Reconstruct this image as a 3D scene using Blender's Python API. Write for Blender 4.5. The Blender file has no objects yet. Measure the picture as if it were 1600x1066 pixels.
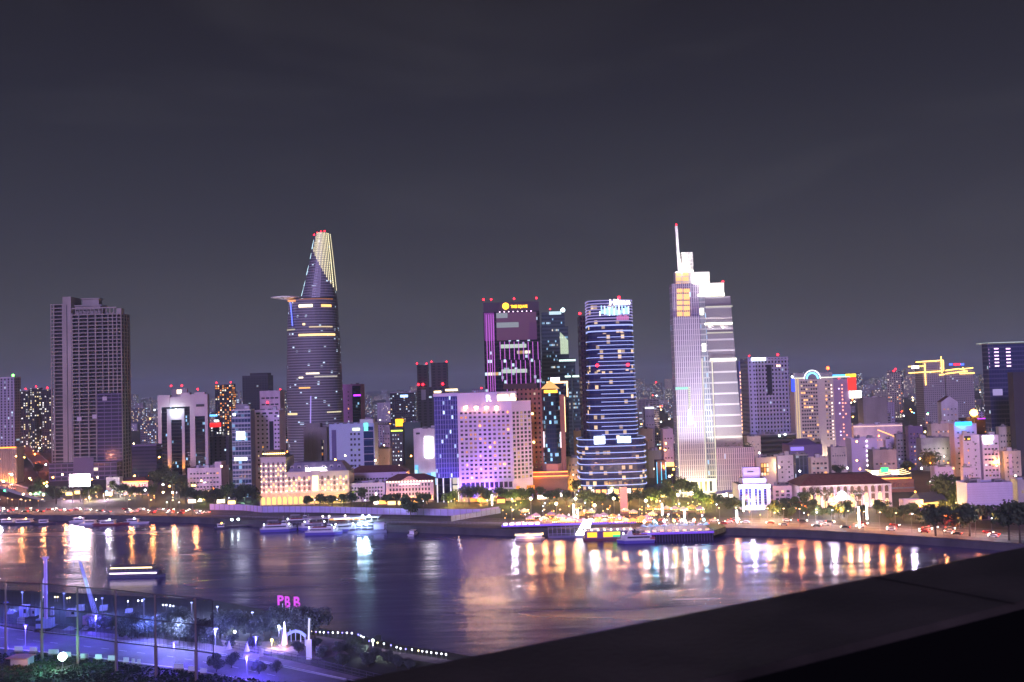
HAZE = 0.00012
import bpy, bmesh, math, random
from mathutils import Vector, Matrix
C = bpy.context.scene.collection
S = bpy.context.scene
R = math.radians
# ---------------------------------------------------------------- camera
FPX, HC = 1500.0, 86.0
PITCH, ROLL = math.atan(64/1500), R(1.7)
Fv = Vector((0, math.cos(PITCH), math.sin(PITCH)))
_U0 = Vector((0, -math.sin(PITCH), math.cos(PITCH))); _R0 = Vector((1, 0, 0))
Rv = _R0*math.cos(ROLL) - _U0*math.sin(ROLL)
Uv = _R0*math.sin(ROLL) + _U0*math.cos(ROLL)
CAM = Vector((0, 0, HC))
cd = bpy.data.cameras.new('camera'); cam = bpy.data.objects.new('camera', cd); C.objects.link(cam)
cam.matrix_world = Matrix(((Rv.x, Uv.x, -Fv.x, 0), (Rv.y, Uv.y, -Fv.y, 0), (Rv.z, Uv.z, -Fv.z, HC), (0, 0, 0, 1)))
cd.sensor_width = 36; cd.lens = 36*FPX/1600; cd.clip_start = 0.1; cd.clip_end = 40000
cd.dof.use_dof = True; cd.dof.focus_distance = 650; cd.dof.aperture_fstop = 5.6
S.camera = cam
# ---------------------------------------------------------------- world, key light, exposure
w = bpy.data.worlds.new('World'); S.world = w; w.use_nodes = True
nt = w.node_tree; nt.nodes.clear()
def N(nt, t, **k):
    n = nt.nodes.new(t)
    for a, b in k.items(): setattr(n, a, b)
    return n
tc = N(nt, 'ShaderNodeTexCoord'); sx = N(nt, 'ShaderNodeSeparateXYZ'); nt.links.new(tc.outputs['Generated'], sx.inputs[0])
rp = N(nt, 'ShaderNodeValToRGB'); nt.links.new(sx.outputs['Z'], rp.inputs[0])
el = rp.color_ramp.elements
el[0].position = 0.0; el[0].color = (.086, .085, .090, 1)
el[1].position = 0.42; el[1].color = (.015, .013, .018, 1)
for p, c in ((.06, (.066, .068, .080)), (.16, (.042, .043, .060)), (.28, (.025, .025, .038))):
    e = el.new(p); e.color = (*c, 1)
mp = N(nt, 'ShaderNodeMapping'); mp.inputs['Scale'].default_value = (1.6, 2.2, 6); mp.inputs['Rotation'].default_value = (.2, .55, 0)
nt.links.new(tc.outputs['Generated'], mp.inputs[0])
nz = N(nt, 'ShaderNodeTexNoise'); nz.inputs['Scale'].default_value = 1.6; nz.inputs['Detail'].default_value = 5; nz.inputs['Distortion'].default_value = .6
nt.links.new(mp.outputs[0], nz.inputs['Vector'])
r2 = N(nt, 'ShaderNodeValToRGB'); nt.links.new(nz.outputs[0], r2.inputs[0])
r2.color_ramp.elements[0].position = .54; r2.color_ramp.elements[0].color = (0, 0, 0, 1)
r2.color_ramp.elements[1].position = .8; r2.color_ramp.elements[1].color = (.015, .014, .0145, 1)
ad = N(nt, 'ShaderNodeMix', data_type='RGBA', blend_type='ADD'); ad.inputs[0].default_value = 1
nt.links.new(rp.outputs[0], ad.inputs[6]); nt.links.new(r2.outputs[0], ad.inputs[7])
sk = N(nt, 'ShaderNodeTexSky', sky_type='NISHITA', sun_disc=False); sk.sun_elevation = R(-5); sk.sun_rotation = R(200)
bg1 = N(nt, 'ShaderNodeBackground'); bg1.inputs[1].default_value = .05; nt.links.new(sk.outputs[0], bg1.inputs[0])
bg = N(nt, 'ShaderNodeBackground'); bg.inputs[1].default_value = .8; nt.links.new(ad.outputs[2], bg.inputs[0])
ash = N(nt, 'ShaderNodeAddShader'); out = N(nt, 'ShaderNodeOutputWorld')
nt.links.new(bg.outputs[0], ash.inputs[0]); nt.links.new(bg1.outputs[0], ash.inputs[1]); nt.links.new(ash.outputs[0], out.inputs[0])
sl = bpy.data.lights.new('city_glow_sun', 'SUN'); sl.energy = 2.4; sl.angle = R(12); sl.color = (.57, .42, 1.0)
so = bpy.data.objects.new('city_glow_sun', sl); C.objects.link(so)
so.rotation_euler = Vector((.22, .9, -.34)).to_track_quat('-Z', 'Y').to_euler()
S.view_settings.view_transform = 'Standard'; S.view_settings.look = 'None'; S.view_settings.exposure = 0; S.view_settings.gamma = 1
S.cycles.use_denoising = True; S.cycles.max_bounces = 5; S.cycles.diffuse_bounces = 2; S.cycles.glossy_bounces = 3
S.cycles.transparent_max_bounces = 12; S.cycles.sample_clamp_indirect = 6; S.cycles.caustics_reflective = False; S.cycles.caustics_refractive = False
# ---------------------------------------------------------------- picture <-> place
def ray(px, py): return Fv + Rv*((px-800)/FPX) + Uv*((533-py)/FPX)
def at(px, py, Y):
    d = ray(px, py); return CAM + d*(Y/d.y)
def gnd(px, py, z=3.0):
    d = ray(px, py); return CAM + d*((z-HC)/d.z)
def px_of(p):
    d = Vector(p)-CAM; k = d.dot(Fv); return 800+FPX*d.dot(Rv)/k, 533-FPX*d.dot(Uv)/k
G = 3.0
# ---------------------------------------------------------------- materials
def lin(h):
    h = h.lstrip('#'); o = []
    for i in (0, 2, 4):
        v = int(h[i:i+2], 16)/255; o.append(v/12.92 if v <= .04045 else ((v+.055)/1.055)**2.4)
    return tuple(o)
def col(c): return lin(c) if isinstance(c, str) else c
M = {}
def mat(name, c, rough=.7, metal=0., e=None, es=0., var=.0, vs=.5, spec=.5):
    if name in M: return M[name]
    m = bpy.data.materials.new(name); m.use_nodes = True; t = m.node_tree; b = t.nodes['Principled BSDF']
    c = col(c); b.inputs['Base Color'].default_value = (*c, 1); b.inputs['Roughness'].default_value = rough
    b.inputs['Metallic'].default_value = metal; b.inputs['Specular IOR Level'].default_value = spec
    if e is not None:
        b.inputs['Emission Color'].default_value = (*col(e), 1); b.inputs['Emission Strength'].default_value = es
    if var:
        q = N(t, 'ShaderNodeTexCoord'); n = N(t, 'ShaderNodeTexNoise'); n.inputs['Scale'].default_value = vs; n.inputs['Detail'].default_value = 4
        mp = N(t, 'ShaderNodeMapping'); mp.inputs['Scale'].default_value = (1, 1, .35)
        t.links.new(q.outputs['Object'], mp.inputs[0]); t.links.new(mp.outputs[0], n.inputs['Vector'])
        r = N(t, 'ShaderNodeValToRGB'); r.color_ramp.elements[0].position = .3; r.color_ramp.elements[1].position = .7
        r.color_ramp.elements[0].color = (*[x*(1-var) for x in c], 1); r.color_ramp.elements[1].color = (*[min(1, x*(1+var)) for x in c], 1)
        t.links.new(n.outputs[0], r.inputs[0]); t.links.new(r.outputs[0], b.inputs['Base Color'])
    M[name] = m; return m
def emi(name, c, s):
    return mat(name, (.05, .05, .05), .6, e=c, es=s)
def MA(t, op, a, b=None, c=None):
    n = N(t, 'ShaderNodeMath', operation=op)
    for i, v in enumerate((a, b, c)):
        if v is None: continue
        if isinstance(v, (int, float)): n.inputs[i].default_value = v
        else: t.links.new(v, n.inputs[i])
    return n.outputs[0]
WARM = ('#ffb45a', '#ffd08a', '#ff9a3c', '#fff0d0'); COOL = ('#e8f4ff', '#bfe6ff', '#fff2d8', '#9fd8ff'); MIX = ('#ffc070', '#fff2dc', '#ffdca0', '#cfe8ff')
def fac(name, wall, glass, cw, ch, fx, fy, p=.1, cols=MIX, es=1.5, rowp=0., rough=.75, grough=.15, vo=0.):
    """facade: a grid of panes (metres, from the UV map), some of them lit"""
    if name in M: return M[name]
    m = bpy.data.materials.new(name); m.use_nodes = True; t = m.node_tree; b = t.nodes['Principled BSDF']
    uv = N(t, 'ShaderNodeUVMap'); s = N(t, 'ShaderNodeSeparateXYZ'); t.links.new(uv.outputs[0], s.inputs[0])
    u = MA(t, 'DIVIDE', s.outputs[0], cw); v = MA(t, 'DIVIDE', MA(t, 'ADD', s.outputs[1], vo), ch)
    fu = MA(t, 'FLOOR', u); fv = MA(t, 'FLOOR', v); du = MA(t, 'FRACT', u); dv = MA(t, 'FRACT', v)
    mu = MA(t, 'LESS_THAN', MA(t, 'ABSOLUTE', MA(t, 'SUBTRACT', du, .5)), fx/2)
    mv = MA(t, 'LESS_THAN', MA(t, 'ABSOLUTE', MA(t, 'SUBTRACT', dv, .5)), fy/2)
    wm = MA(t, 'MULTIPLY', mu, mv)
    oi = N(t, 'ShaderNodeObjectInfo'); rnd = MA(t, 'MULTIPLY', oi.outputs['Random'], 91.7)
    cb = N(t, 'ShaderNodeCombineXYZ'); t.links.new(fu, cb.inputs[0]); t.links.new(fv, cb.inputs[1]); t.links.new(rnd, cb.inputs[2])
    wn = N(t, 'ShaderNodeTexWhiteNoise'); t.links.new(cb.outputs[0], wn.inputs['Vector'])
    lit = MA(t, 'GREATER_THAN', wn.outputs['Value'], 1-p)
    if rowp:
        w1 = N(t, 'ShaderNodeTexWhiteNoise', noise_dimensions='2D'); c1 = N(t, 'ShaderNodeCombineXYZ')
        t.links.new(MA(t, 'FLOOR', MA(t, 'DIVIDE', u, 6.0)), c1.inputs[0]); t.links.new(MA(t, 'ADD', fv, rnd), c1.inputs[1]); t.links.new(c1.outputs[0], w1.inputs['Vector'])
        row = MA(t, 'MULTIPLY', MA(t, 'GREATER_THAN', w1.outputs['Value'], 1-rowp), MA(t, 'GREATER_THAN', wn.outputs['Value'], .25))
        lit = MA(t, 'MAXIMUM', lit, row)
    lit = MA(t, 'MULTIPLY', lit, wm)
    sc = N(t, 'ShaderNodeSeparateColor'); t.links.new(wn.outputs['Color'], sc.inputs[0])
    cr = N(t, 'ShaderNodeValToRGB'); cr.color_ramp.interpolation = 'CONSTANT'; e = cr.color_ramp.elements
    e[0].color = (*lin(cols[0]), 1); e[1].position = .3; e[1].color = (*lin(cols[1]), 1)
    for pos, cc in ((.6, cols[2]), (.85, cols[3])):
        q = e.new(pos); q.color = (*lin(cc), 1)
    t.links.new(sc.outputs[0], cr.inputs[0])
    mx = N(t, 'ShaderNodeMix', data_type='RGBA'); mx.inputs[6].default_value = (*col(wall), 1); mx.inputs[7].default_value = (*col(glass), 1)
    t.links.new(wm, mx.inputs[0]); t.links.new(mx.outputs[2], b.inputs['Base Color'])
    t.links.new(MA(t, 'SUBTRACT', rough, MA(t, 'MULTIPLY', wm, rough-grough)), b.inputs['Roughness'])
    t.links.new(cr.outputs[0], b.inputs['Emission Color'])
    t.links.new(MA(t, 'MULTIPLY', MA(t, 'MULTIPLY', lit, es), MA(t, 'ADD', .35, sc.outputs[1])), b.inputs['Emission Strength'])
    M[name] = m; return m
# ---------------------------------------------------------------- mesh builder (UVs in metres)
class MB:
    def __init__(s): s.v = []; s.f = []; s.m = []; s.uv = []; s.sm = []
    def face(s, pts, m=0, uv=None, smooth=False):
        b = len(s.v); s.v += [tuple(p) for p in pts]; s.f.append(tuple(range(b, b+len(pts)))); s.m.append(m); s.sm.append(smooth)
        s.uv.append(uv or [(-500.5+p[0]*.001, -500.5) for p in pts])
    def prism(s, poly, z0, z1, m=0, mt=None, poly1=None, bottom=True, u0=0.):
        """poly ccw seen from above; poly1 is the upper outline"""
        q = poly1 or poly; n = len(poly); u = u0
        for i in range(n):
            j = (i+1) % n; a, b = poly[i], poly[j]; d = math.hypot(b[0]-a[0], b[1]-a[1])
            s.face([(a[0], a[1], z0), (b[0], b[1], z0), (q[j][0], q[j][1], z1), (q[i][0], q[i][1], z1)], m, [(u, z0), (u+d, z0), (u+d, z1), (u, z1)]); u += d
        t = m if mt is None else mt
        s.face([(p[0], p[1], z1) for p in q], t)
        if bottom: s.face([(p[0], p[1], z0) for p in reversed(poly)], t)
    def box(s, x0, y0, z0, x1, y1, z1, m=0, mt=None):
        s.prism([(x0, y0), (x1, y0), (x1, y1), (x0, y1)], z0, z1, m, mt)
    def cyl(s, x, y, z0, z1, r, m=0, n=10, r1=None):
        r1 = r if r1 is None else r1
        p = [(x+r*math.cos(2*math.pi*i/n), y+r*math.sin(2*math.pi*i/n)) for i in range(n)]
        p1 = [(x+r1*math.cos(2*math.pi*i/n), y+r1*math.sin(2*math.pi*i/n)) for i in range(n)]
        s.prism(p, z0, z1, m, poly1=p1)
    def bar(s, a, b, r, m=0, n=6, r1=None):
        a, b = Vector(a), Vector(b); d = (b-a); r1 = r if r1 is None else r1
        if d.length < 1e-6: return
        q = d.to_track_quat('Z', 'Y'); A = []; B = []
        for i in range(n):
            t = 2*math.pi*(i+.5)/n; o = q @ Vector((math.cos(t), math.sin(t), 0)); A.append(a+o*r); B.append(b+o*r1)
        L = d.length
        for i in range(n):
            j = (i+1) % n; s.face([A[i], A[j], B[j], B[i]], m, [(i*r, 0), ((i+1)*r, 0), ((i+1)*r, L), (i*r, L)], n > 7)
        s.face(list(reversed(A)), m); s.face(B, m)
    def path(s, pts, r, m=0, n=5):
        for a, b in zip(pts, pts[1:]): s.bar(a, b, r, m, n)
    def ball(s, c, r, m=0, n=8, k=5, sz=1.):
        P = [[(c[0]+r*math.sin(math.pi*j/k)*math.cos(2*math.pi*i/n), c[1]+r*math.sin(math.pi*j/k)*math.sin(2*math.pi*i/n), c[2]+r*sz*math.cos(math.pi*j/k)) for i in range(n)] for j in range(k+1)]
        for j in range(k):
            for i in range(n):
                i2 = (i+1) % n
                if j == 0: s.face([P[0][0], P[1][i], P[1][i2]], m, smooth=True)
                elif j == k-1: s.face([P[j][i], P[k][0], P[j][i2]], m, smooth=True)
                else: s.face([P[j][i], P[j+1][i], P[j+1][i2], P[j][i2]], m, smooth=True)
    def mesh(s, name, mats):
        me = bpy.data.meshes.new(name); me.from_pydata(s.v, [], s.f)
        for m in (mats if isinstance(mats, (list, tuple)) else [mats]): me.materials.append(m)
        me.polygons.foreach_set('material_index', s.m); me.polygons.foreach_set('use_smooth', s.sm)
        l = me.uv_layers.new(name='UVMap'); fl = [c for f in s.uv for p in f for c in p]; l.data.foreach_set('uv', fl)
        me.update(); return me
    def build(s, name, mats, parent=None, loc=(0, 0, 0), rz=0., **k):
        return place(s.mesh(name, mats), name, parent, loc, rz, **k)
def place(me, name, parent=None, loc=(0, 0, 0), rz=0., **k):
    o = bpy.data.objects.new(name, me); C.objects.link(o); o.location = loc; o.rotation_euler = (0, 0, rz)
    if parent: o.parent = parent
    for a, b in k.items(): o[a] = b
    return o
def thing(name, label, cat, loc=(0, 0, 0), rz=0., group=None):
    o = place(None, name, None, loc, rz); o['label'] = label; o['category'] = cat
    if group: o['group'] = group
    return o
def tag(o, label, cat, group=None):
    o['label'] = label; o['category'] = cat
    if group: o['group'] = group
    return o
def dup(o, loc, rz=0., label=None, sc=None):
    def cp(a, par):
        b = a.copy(); C.objects.link(b)
        if par: b.parent = par
        for ch in a.children: cp(ch, b)
        return b
    r = cp(o, None); r.location = loc; r.rotation_euler = (0, 0, rz)
    if sc: r.scale = (sc,)*3 if not isinstance(sc, tuple) else sc
    if label: r['label'] = label
    return r
def lamp(name, loc, energy, c, radius=.5, spot=None, to=None, parent=None, blend=.6):
    l = bpy.data.lights.new(name, 'SPOT' if spot else 'POINT'); l.energy = energy; l.color = col(c); l.shadow_soft_size = radius
    if spot: l.spot_size = R(spot); l.spot_blend = blend
    o = bpy.data.objects.new(name, l); C.objects.link(o); o.location = loc
    if to is not None: o.rotation_euler = (Vector(to)-Vector(loc)).to_track_quat('-Z', 'Y').to_euler()
    if parent: o.parent = parent
    return o
def text(parent, s, size, loc, m, rz=0., name='sign_letters', ext=.15, align='CENTER', sx=1., bold=.012):
    cu = bpy.data.curves.new(name, 'FONT'); cu.body = s; cu.size = size; cu.extrude = ext; cu.align_x = align; cu.materials.append(m); cu.offset = size*bold
    tmp = bpy.data.objects.new(name, cu); C.objects.link(tmp); bpy.context.view_layer.update()
    me = bpy.data.meshes.new_from_object(tmp.evaluated_get(bpy.context.evaluated_depsgraph_get())); bpy.data.objects.remove(tmp)
    o = bpy.data.objects.new(name, me); C.objects.link(o); o.location = loc; o.rotation_euler = (R(90), 0, rz); o.scale = (sx, 1, 1)
    if parent: o.parent = parent
    return o
ORD = ('first second third fourth fifth sixth seventh eighth ninth tenth eleventh twelfth thirteenth fourteenth fifteenth sixteenth seventeenth eighteenth '
       'nineteenth twentieth twenty-first twenty-second twenty-third twenty-fourth twenty-fifth twenty-sixth twenty-seventh twenty-eighth twenty-ninth thirtieth').split()
REG = {}
def reg(o, what, where):
    """label is finished at the end: <what> <where>, counted from the left when there are several"""
    REG.setdefault((what, where), []).append(o)
def finish_labels():
    for (what, where), L in REG.items():
        L.sort(key=lambda o: px_of(o.matrix_world.translation if o.parent else o.location)[0])
        for i, o in enumerate(L):
            o['label'] = f'{what} {where}' if len(L) == 1 else f'{ORD[min(i, 29)]} from left, {what} {where}'
LAND = [(85, 'left of the unfinished concrete tower'), (206, 'by the unfinished concrete tower'), (246, 'left of the arch-fronted tower'), (330, 'by the arch-fronted tower'),
        (408, 'left of the floodlit cream hotel'), (545, 'by the floodlit cream hotel'), (680, 'by the pink colonial hall'), (832, 'by the purple grid hotel'),
        (905, 'by the red-brown tower'), (1012, 'by the blue-striped tower'), (1060, 'left of the spired tower'), (1155, 'by the spired tower'), (1240, 'by the purple bank block'),
        (1335, 'by the arcaded customs house'), (1430, 'by the brown draped block'), (1500, 'left of the big blank violet wall'), (9999, 'by the big blank violet wall')]
def where(px):
    for x, s in LAND:
        if px < x: return s
FOOT = []; FRS = []
def footprint(x, y, r): FOOT.append((x, y, r))
def clear(x, y, r): return all((x-a)**2+(y-b)**2 > (r+c)**2 for a, b, c in FOOT)
# ---------------------------------------------------------------- common materials
conc = mat('concrete', (.25, .23, .23), .85, var=.25, vs=.08)
white = mat('white_render', (.6, .57, .6), .8, var=.22, vs=.12)
cream = mat('cream_render', (.56, .5, .42), .8, var=.22, vs=.12)
pinkw = mat('pinkish_render', (.6, .47, .55), .8, var=.2, vs=.12)
greyw = mat('grey_render', (.28, .27, .29), .85, var=.3, vs=.12)
roofm = mat('roof_felt', (.1, .095, .11), .9, var=.3, vs=.2)
tile = mat('red_roof_tile', (.14, .05, .05), .85, var=.25, vs=.6)
dark = mat('dark_void', (.018, .017, .024), .6)
metal = mat('grey_metal', (.25, .25, .27), .4, .6)
dglass = mat('dark_glass', (.03, .03, .05), .12)
bglass = mat('blue_glass', (.04, .07, .16), .12)
redl = emi('red_beacon_glow', '#ff1828', 14)
EM = {}
def glow(c, s):
    k = (c, s)
    if k not in EM: EM[k] = emi('glow_%s_%g' % (c.strip('#'), s), c, s)
    return EM[k]
def beacon(parent, loc, r=.7, h=2.5):
    b = MB(); b.cyl(loc[0], loc[1], loc[2], loc[2]+h, .12, 0, 6); o = b.build('beacon_mast', metal, parent)
    b = MB(); b.ball((loc[0], loc[1], loc[2]+h+r*.7), r); b.build('beacon', redl, o)
WM = {}
def wmesh(w, h, glassm, framem):
    k = (round(w, 3), round(h, 3), glassm.name, framem.name)
    if k not in WM:
        b = MB(); t = .14; p = .16
        b.face([(-w/2+t, -.05, -h/2+t), (w/2-t, -.05, -h/2+t), (w/2-t, -.05, h/2-t), (-w/2+t, -.05, h/2-t)], 0, [(0, 0), (w, 0), (w, h), (0, h)])
        b.box(-w/2, -p, -h/2, -w/2+t, 0, h/2, 1); b.box(w/2-t, -p, -h/2, w/2, 0, h/2, 1)
        b.box(-w/2+t, -p, h/2-t, w/2-t, 0, h/2, 1); b.box(-w/2-.1, -p-.12, -h/2-.15, w/2+.1, 0, -h/2, 1)
        WM[k] = b.mesh('window', [glassm, framem])
    return WM[k]
WL = None
def windows(parent, cells, w, h, framem, choice, rng, rz=0., cap=100):
    """cells: local points on the wall; choice: [(material, weight)]; the first hundred are objects, the rest one part"""
    rest = MB(); mats = [m for m, _ in choice]; used = parent.get('_nwin', 0); rm = []
    for (x, y, z) in cells:
        m = rng.choices(mats, [q for _, q in choice])[0]
        if used < cap:
            place(wmesh(w, h, m, framem), 'window', parent, (x, y, z), rz); used += 1
        else:
            me = wmesh(w, h, m, framem); c, s = math.cos(rz), math.sin(rz)
            if m not in rm: rm.append(m)
            for p in me.polygons:
                rest.face([(x+c*me.vertices[i].co.x-s*me.vertices[i].co.y, y+s*me.vertices[i].co.x+c*me.vertices[i].co.y, z+me.vertices[i].co.z) for i in p.vertices], mats.index(m) if p.material_index == 0 else len(mats))
    parent['_nwin'] = used
    if rest.v: rest.build('window', mats+[framem], parent, kind='stuff')
def glowr(c, s):
    k = 'lit_pane_%s_%g' % (c.strip('#'), s)
    if k in M: return M[k]
    m = emi(k, c, s); t = m.node_tree; oi = N(t, 'ShaderNodeObjectInfo'); r = MA(t, 'POWER', oi.outputs['Random'], 1.6)
    tc = N(t, 'ShaderNodeTexCoord'); se = N(t, 'ShaderNodeSeparateXYZ'); t.links.new(tc.outputs['Object'], se.inputs[0])
    cu = MA(t, 'GREATER_THAN', MA(t, 'ABSOLUTE', se.outputs[0]), MA(t, 'MULTIPLY', MA(t, 'FRACT', MA(t, 'MULTIPLY', oi.outputs['Random'], 17.3)), 1.1))
    cu = MA(t, 'SUBTRACT', 1, MA(t, 'MULTIPLY', cu, .6))
    t.links.new(MA(t, 'MULTIPLY', MA(t, 'MULTIPLY', cu, s), MA(t, 'ADD', .25, MA(t, 'MULTIPLY', r, 1.5))), t.nodes['Principled BSDF'].inputs['Emission Strength']); return m
wl = glowr('#ffa850', 1.7); wl2 = glowr('#ffd9a0', 1.4); wlc = glowr('#dff0ff', 1.5); wdim = glow('#c08040', .35)
def wchoice(p, warm=.75): return [(dglass, 1-p), (wl, p*warm*.6), (wl2, p*warm*.4), (wlc, p*(1-warm))]
class Fr:
    """a building front: local x along the front (px -> x), local z above the ground (py -> z), local y into the depth"""
    def __init__(s, p0, p1, D, yref, yaw=0.):
        s.p0, s.p1, s.D, s.yr = p0, p1, D, yref; s.yaw = R(yaw); s.o = at(p0, yref, D); s.X0 = s.o.x
        s.W = s.x(p1); s.loc = (s.X0, D, G); FRS.append((p0, p1, D)); footprint(s.X0+s.W/2, D+10, abs(s.W)/2+8)
    def t(s, px): d = ray(px, s.yr); return d.x/d.y
    def x(s, px, y=0.):
        c, n = math.cos(s.yaw), math.sin(s.yaw); t = s.t(px)     # point X0+x c - y n , D + x n + y c on the ray
        v = (t*(s.D+y*c)-s.X0+y*n)/(c-t*n)
        return min(max(v, .8), s.W-.8) if s.clamp else v
    clamp = False
    def z(s, py, px=None, y=0.):
        px = s.p0 if px is None else px; xx = s.x(px, y); Y = s.D+xx*math.sin(s.yaw)+y*math.cos(s.yaw)
        return at(px, py, Y).z-G
    def root(s, name, label, cat='building', group=None): return thing(name, label, cat, s.loc, s.yaw, group)
def D_of(px, yb): return gnd(px, yb, G).y
# ================================================================ the setting
BANKPX = [(-320, 806), (-150, 810), (0, 813), (150, 814), (300, 817), (420, 824), (620, 831), (800, 838), (1000, 838), (1140, 836), (1250, 839), (1400, 848), (1500, 855), (1600, 863), (1750, 876)]
BANK = [gnd(x, y, 0) for x, y in BANKPX]
BANK = [Vector((BANK[0].x-900, BANK[0].y+60, 0))]+BANK+[Vector((BANK[-1].x+60, BANK[-1].y-150, 0))]
NEARPX = [(-500, 915), (-200, 920), (0, 928), (160, 936), (340, 946), (430, 964), (500, 990), (560, 1001), (620, 1016), (700, 1028), (820, 1050), (960, 1085)]
NEAR = [gnd(x, y, 0) for x, y in NEARPX]
NEAR = [Vector((NEAR[0].x-400, NEAR[0].y+20, 0))]+NEAR+[Vector((NEAR[-1].x+60, NEAR[-1].y-60, 0)), Vector((NEAR[-1].x+300, NEAR[-1].y-160, 0))]
def struct(b, name, m, kind='structure'): o = b.build(name, m); o['kind'] = kind; return o
GN = 1.8
gm = mat('city_ground', (.042, .036, .038), .9, var=.35, vs=.02)
b = MB(); pts = BANK
for a, c in zip(pts, pts[1:]):
    fa, fc = Vector((a.x*26, 16000, G)), Vector((c.x*26, 16000, G))
    b.face([(a.x, a.y, G), (c.x, c.y, G), fc, fa])
struct(b, 'city_ground', gm)
em = mat('embankment_stone', (.075, .066, .075), .85, var=.3, vs=.15)
b = MB()
for a, c in zip(pts, pts[1:]):
    d = (c-a).normalized(); n = Vector((d.y, -d.x, 0))
    b.face([a+n*1.2+Vector((0, 0, -1)), c+n*1.2+Vector((0, 0, -1)), c+Vector((0, 0, G)), a+Vector((0, 0, G))], 0, [(0, 0), ((c-a).length, 0), ((c-a).length, 4), (0, 4)])
    b.face([a+n*.3+Vector((0, 0, G+.9)), c+n*.3+Vector((0, 0, G+.9)), c-n*.4+Vector((0, 0, G+.9)), a-n*.4+Vector((0, 0, G+.9))], 0)
    b.face([a+n*.3+Vector((0, 0, G-.4)), c+n*.3+Vector((0, 0, G-.4)), c+n*.3+Vector((0, 0, G+.9)), a+n*.3+Vector((0, 0, G+.9))], 0)
    b.face([c-n*.4+Vector((0, 0, G)), a-n*.4+Vector((0, 0, G)), a-n*.4+Vector((0, 0, G+.9)), c-n*.4+Vector((0, 0, G+.9))], 0)
struct(b, 'river_embankment', em)
# river
wm_ = bpy.data.materials.new('river_water'); wm_.use_nodes = True; t = wm_.node_tree; pb = t.nodes['Principled BSDF']
pb.inputs['Base Color'].default_value = (.075, .05, .2, 1); pb.inputs['Roughness'].default_value = .2; pb.inputs['IOR'].default_value = 2.3; pb.inputs['Specular IOR Level'].default_value = .6; pb.inputs['Specular Tint'].default_value = (.84, .72, 1, 1)
q = N(t, 'ShaderNodeTexCoord')
def wave(scale, sx_, sy_, det):
    mp = N(t, 'ShaderNodeMapping'); mp.inputs['Scale'].default_value = (sx_, sy_, 1); mp.inputs['Rotation'].default_value = (0, 0, .12)
    n = N(t, 'ShaderNodeTexNoise'); n.inputs['Scale'].default_value = scale; n.inputs['Detail'].default_value = det
    t.links.new(q.outputs['Object'], mp.inputs[0]); t.links.new(mp.outputs[0], n.inputs['Vector']); return n.outputs[0]
hgt = MA(t, 'ADD', MA(t, 'MULTIPLY', wave(.02, .4, 1.8, 3), 1.7), MA(t, 'MULTIPLY', wave(.12, .3, 1.3, 2), .14))
bp = N(t, 'ShaderNodeBump'); bp.inputs['Strength'].default_value = .5; bp.inputs['Distance'].default_value = 1.0
t.links.new(hgt, bp.inputs['Height']); t.links.new(bp.outputs[0], pb.inputs['Normal'])
rr = N(t, 'ShaderNodeMapRange'); rr.inputs[1].default_value = .35; rr.inputs[2].default_value = .65; rr.inputs[3].default_value = .165; rr.inputs[4].default_value = .28
t.links.new(wave(.012, .35, 1.6, 4), rr.inputs[0]); t.links.new(rr.outputs[0], pb.inputs['Roughness'])
b = MB(); b.face([(-3000, -200, 0), (3000, -200, 0), (3000, 950, 0), (-3000, 950, 0)]); struct(b, 'river_water', wm_)
# near bank
ng = mat('near_bank_ground', (.05, .055, .045), .95, var=.4, vs=.05)
b = MB()
for a, c in zip(NEAR, NEAR[1:]):
    b.face([(a.x, -150, GN), (c.x, -150, GN), (c.x, c.y, GN), (a.x, a.y, GN)])
    b.face([(a.x, a.y, -1), (a.x, a.y, GN), (c.x, c.y, GN), (c.x, c.y, -1)])
struct(b, 'near_bank_ground', ng)
def strip(b, A, B, z, m=0):
    L = 0
    for i in range(len(A)-1):
        d = (Vector(A[i+1])-Vector(A[i])).length
        zz = z if isinstance(z, (int, float)) else None
        P = [A[i], A[i+1], B[i+1], B[i]]
        b.face([(p[0], p[1], zz if zz is not None else p[2]) for p in P], m, [(L, 0), (L+d, 0), (L+d, 10), (L, 10)]); L += d
def offs(P, d):
    o = []
    for i, p in enumerate(P):
        a = P[max(0, i-1)]; c = P[min(len(P)-1, i+1)]; t_ = Vector((c[0]-a[0], c[1]-a[1], 0)).normalized(); o.append(Vector((p[0]-t_.y*d, p[1]+t_.x*d, p[2] if len(p) > 2 else 0)))
    return o
asph = mat('asphalt', (.14, .13, .13), .8, var=.2, vs=.1)
pave = mat('paving', (.1, .09, .1), .85, var=.2, vs=.2)
paint = mat('road_paint', (.7, .7, .68), .6)
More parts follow.
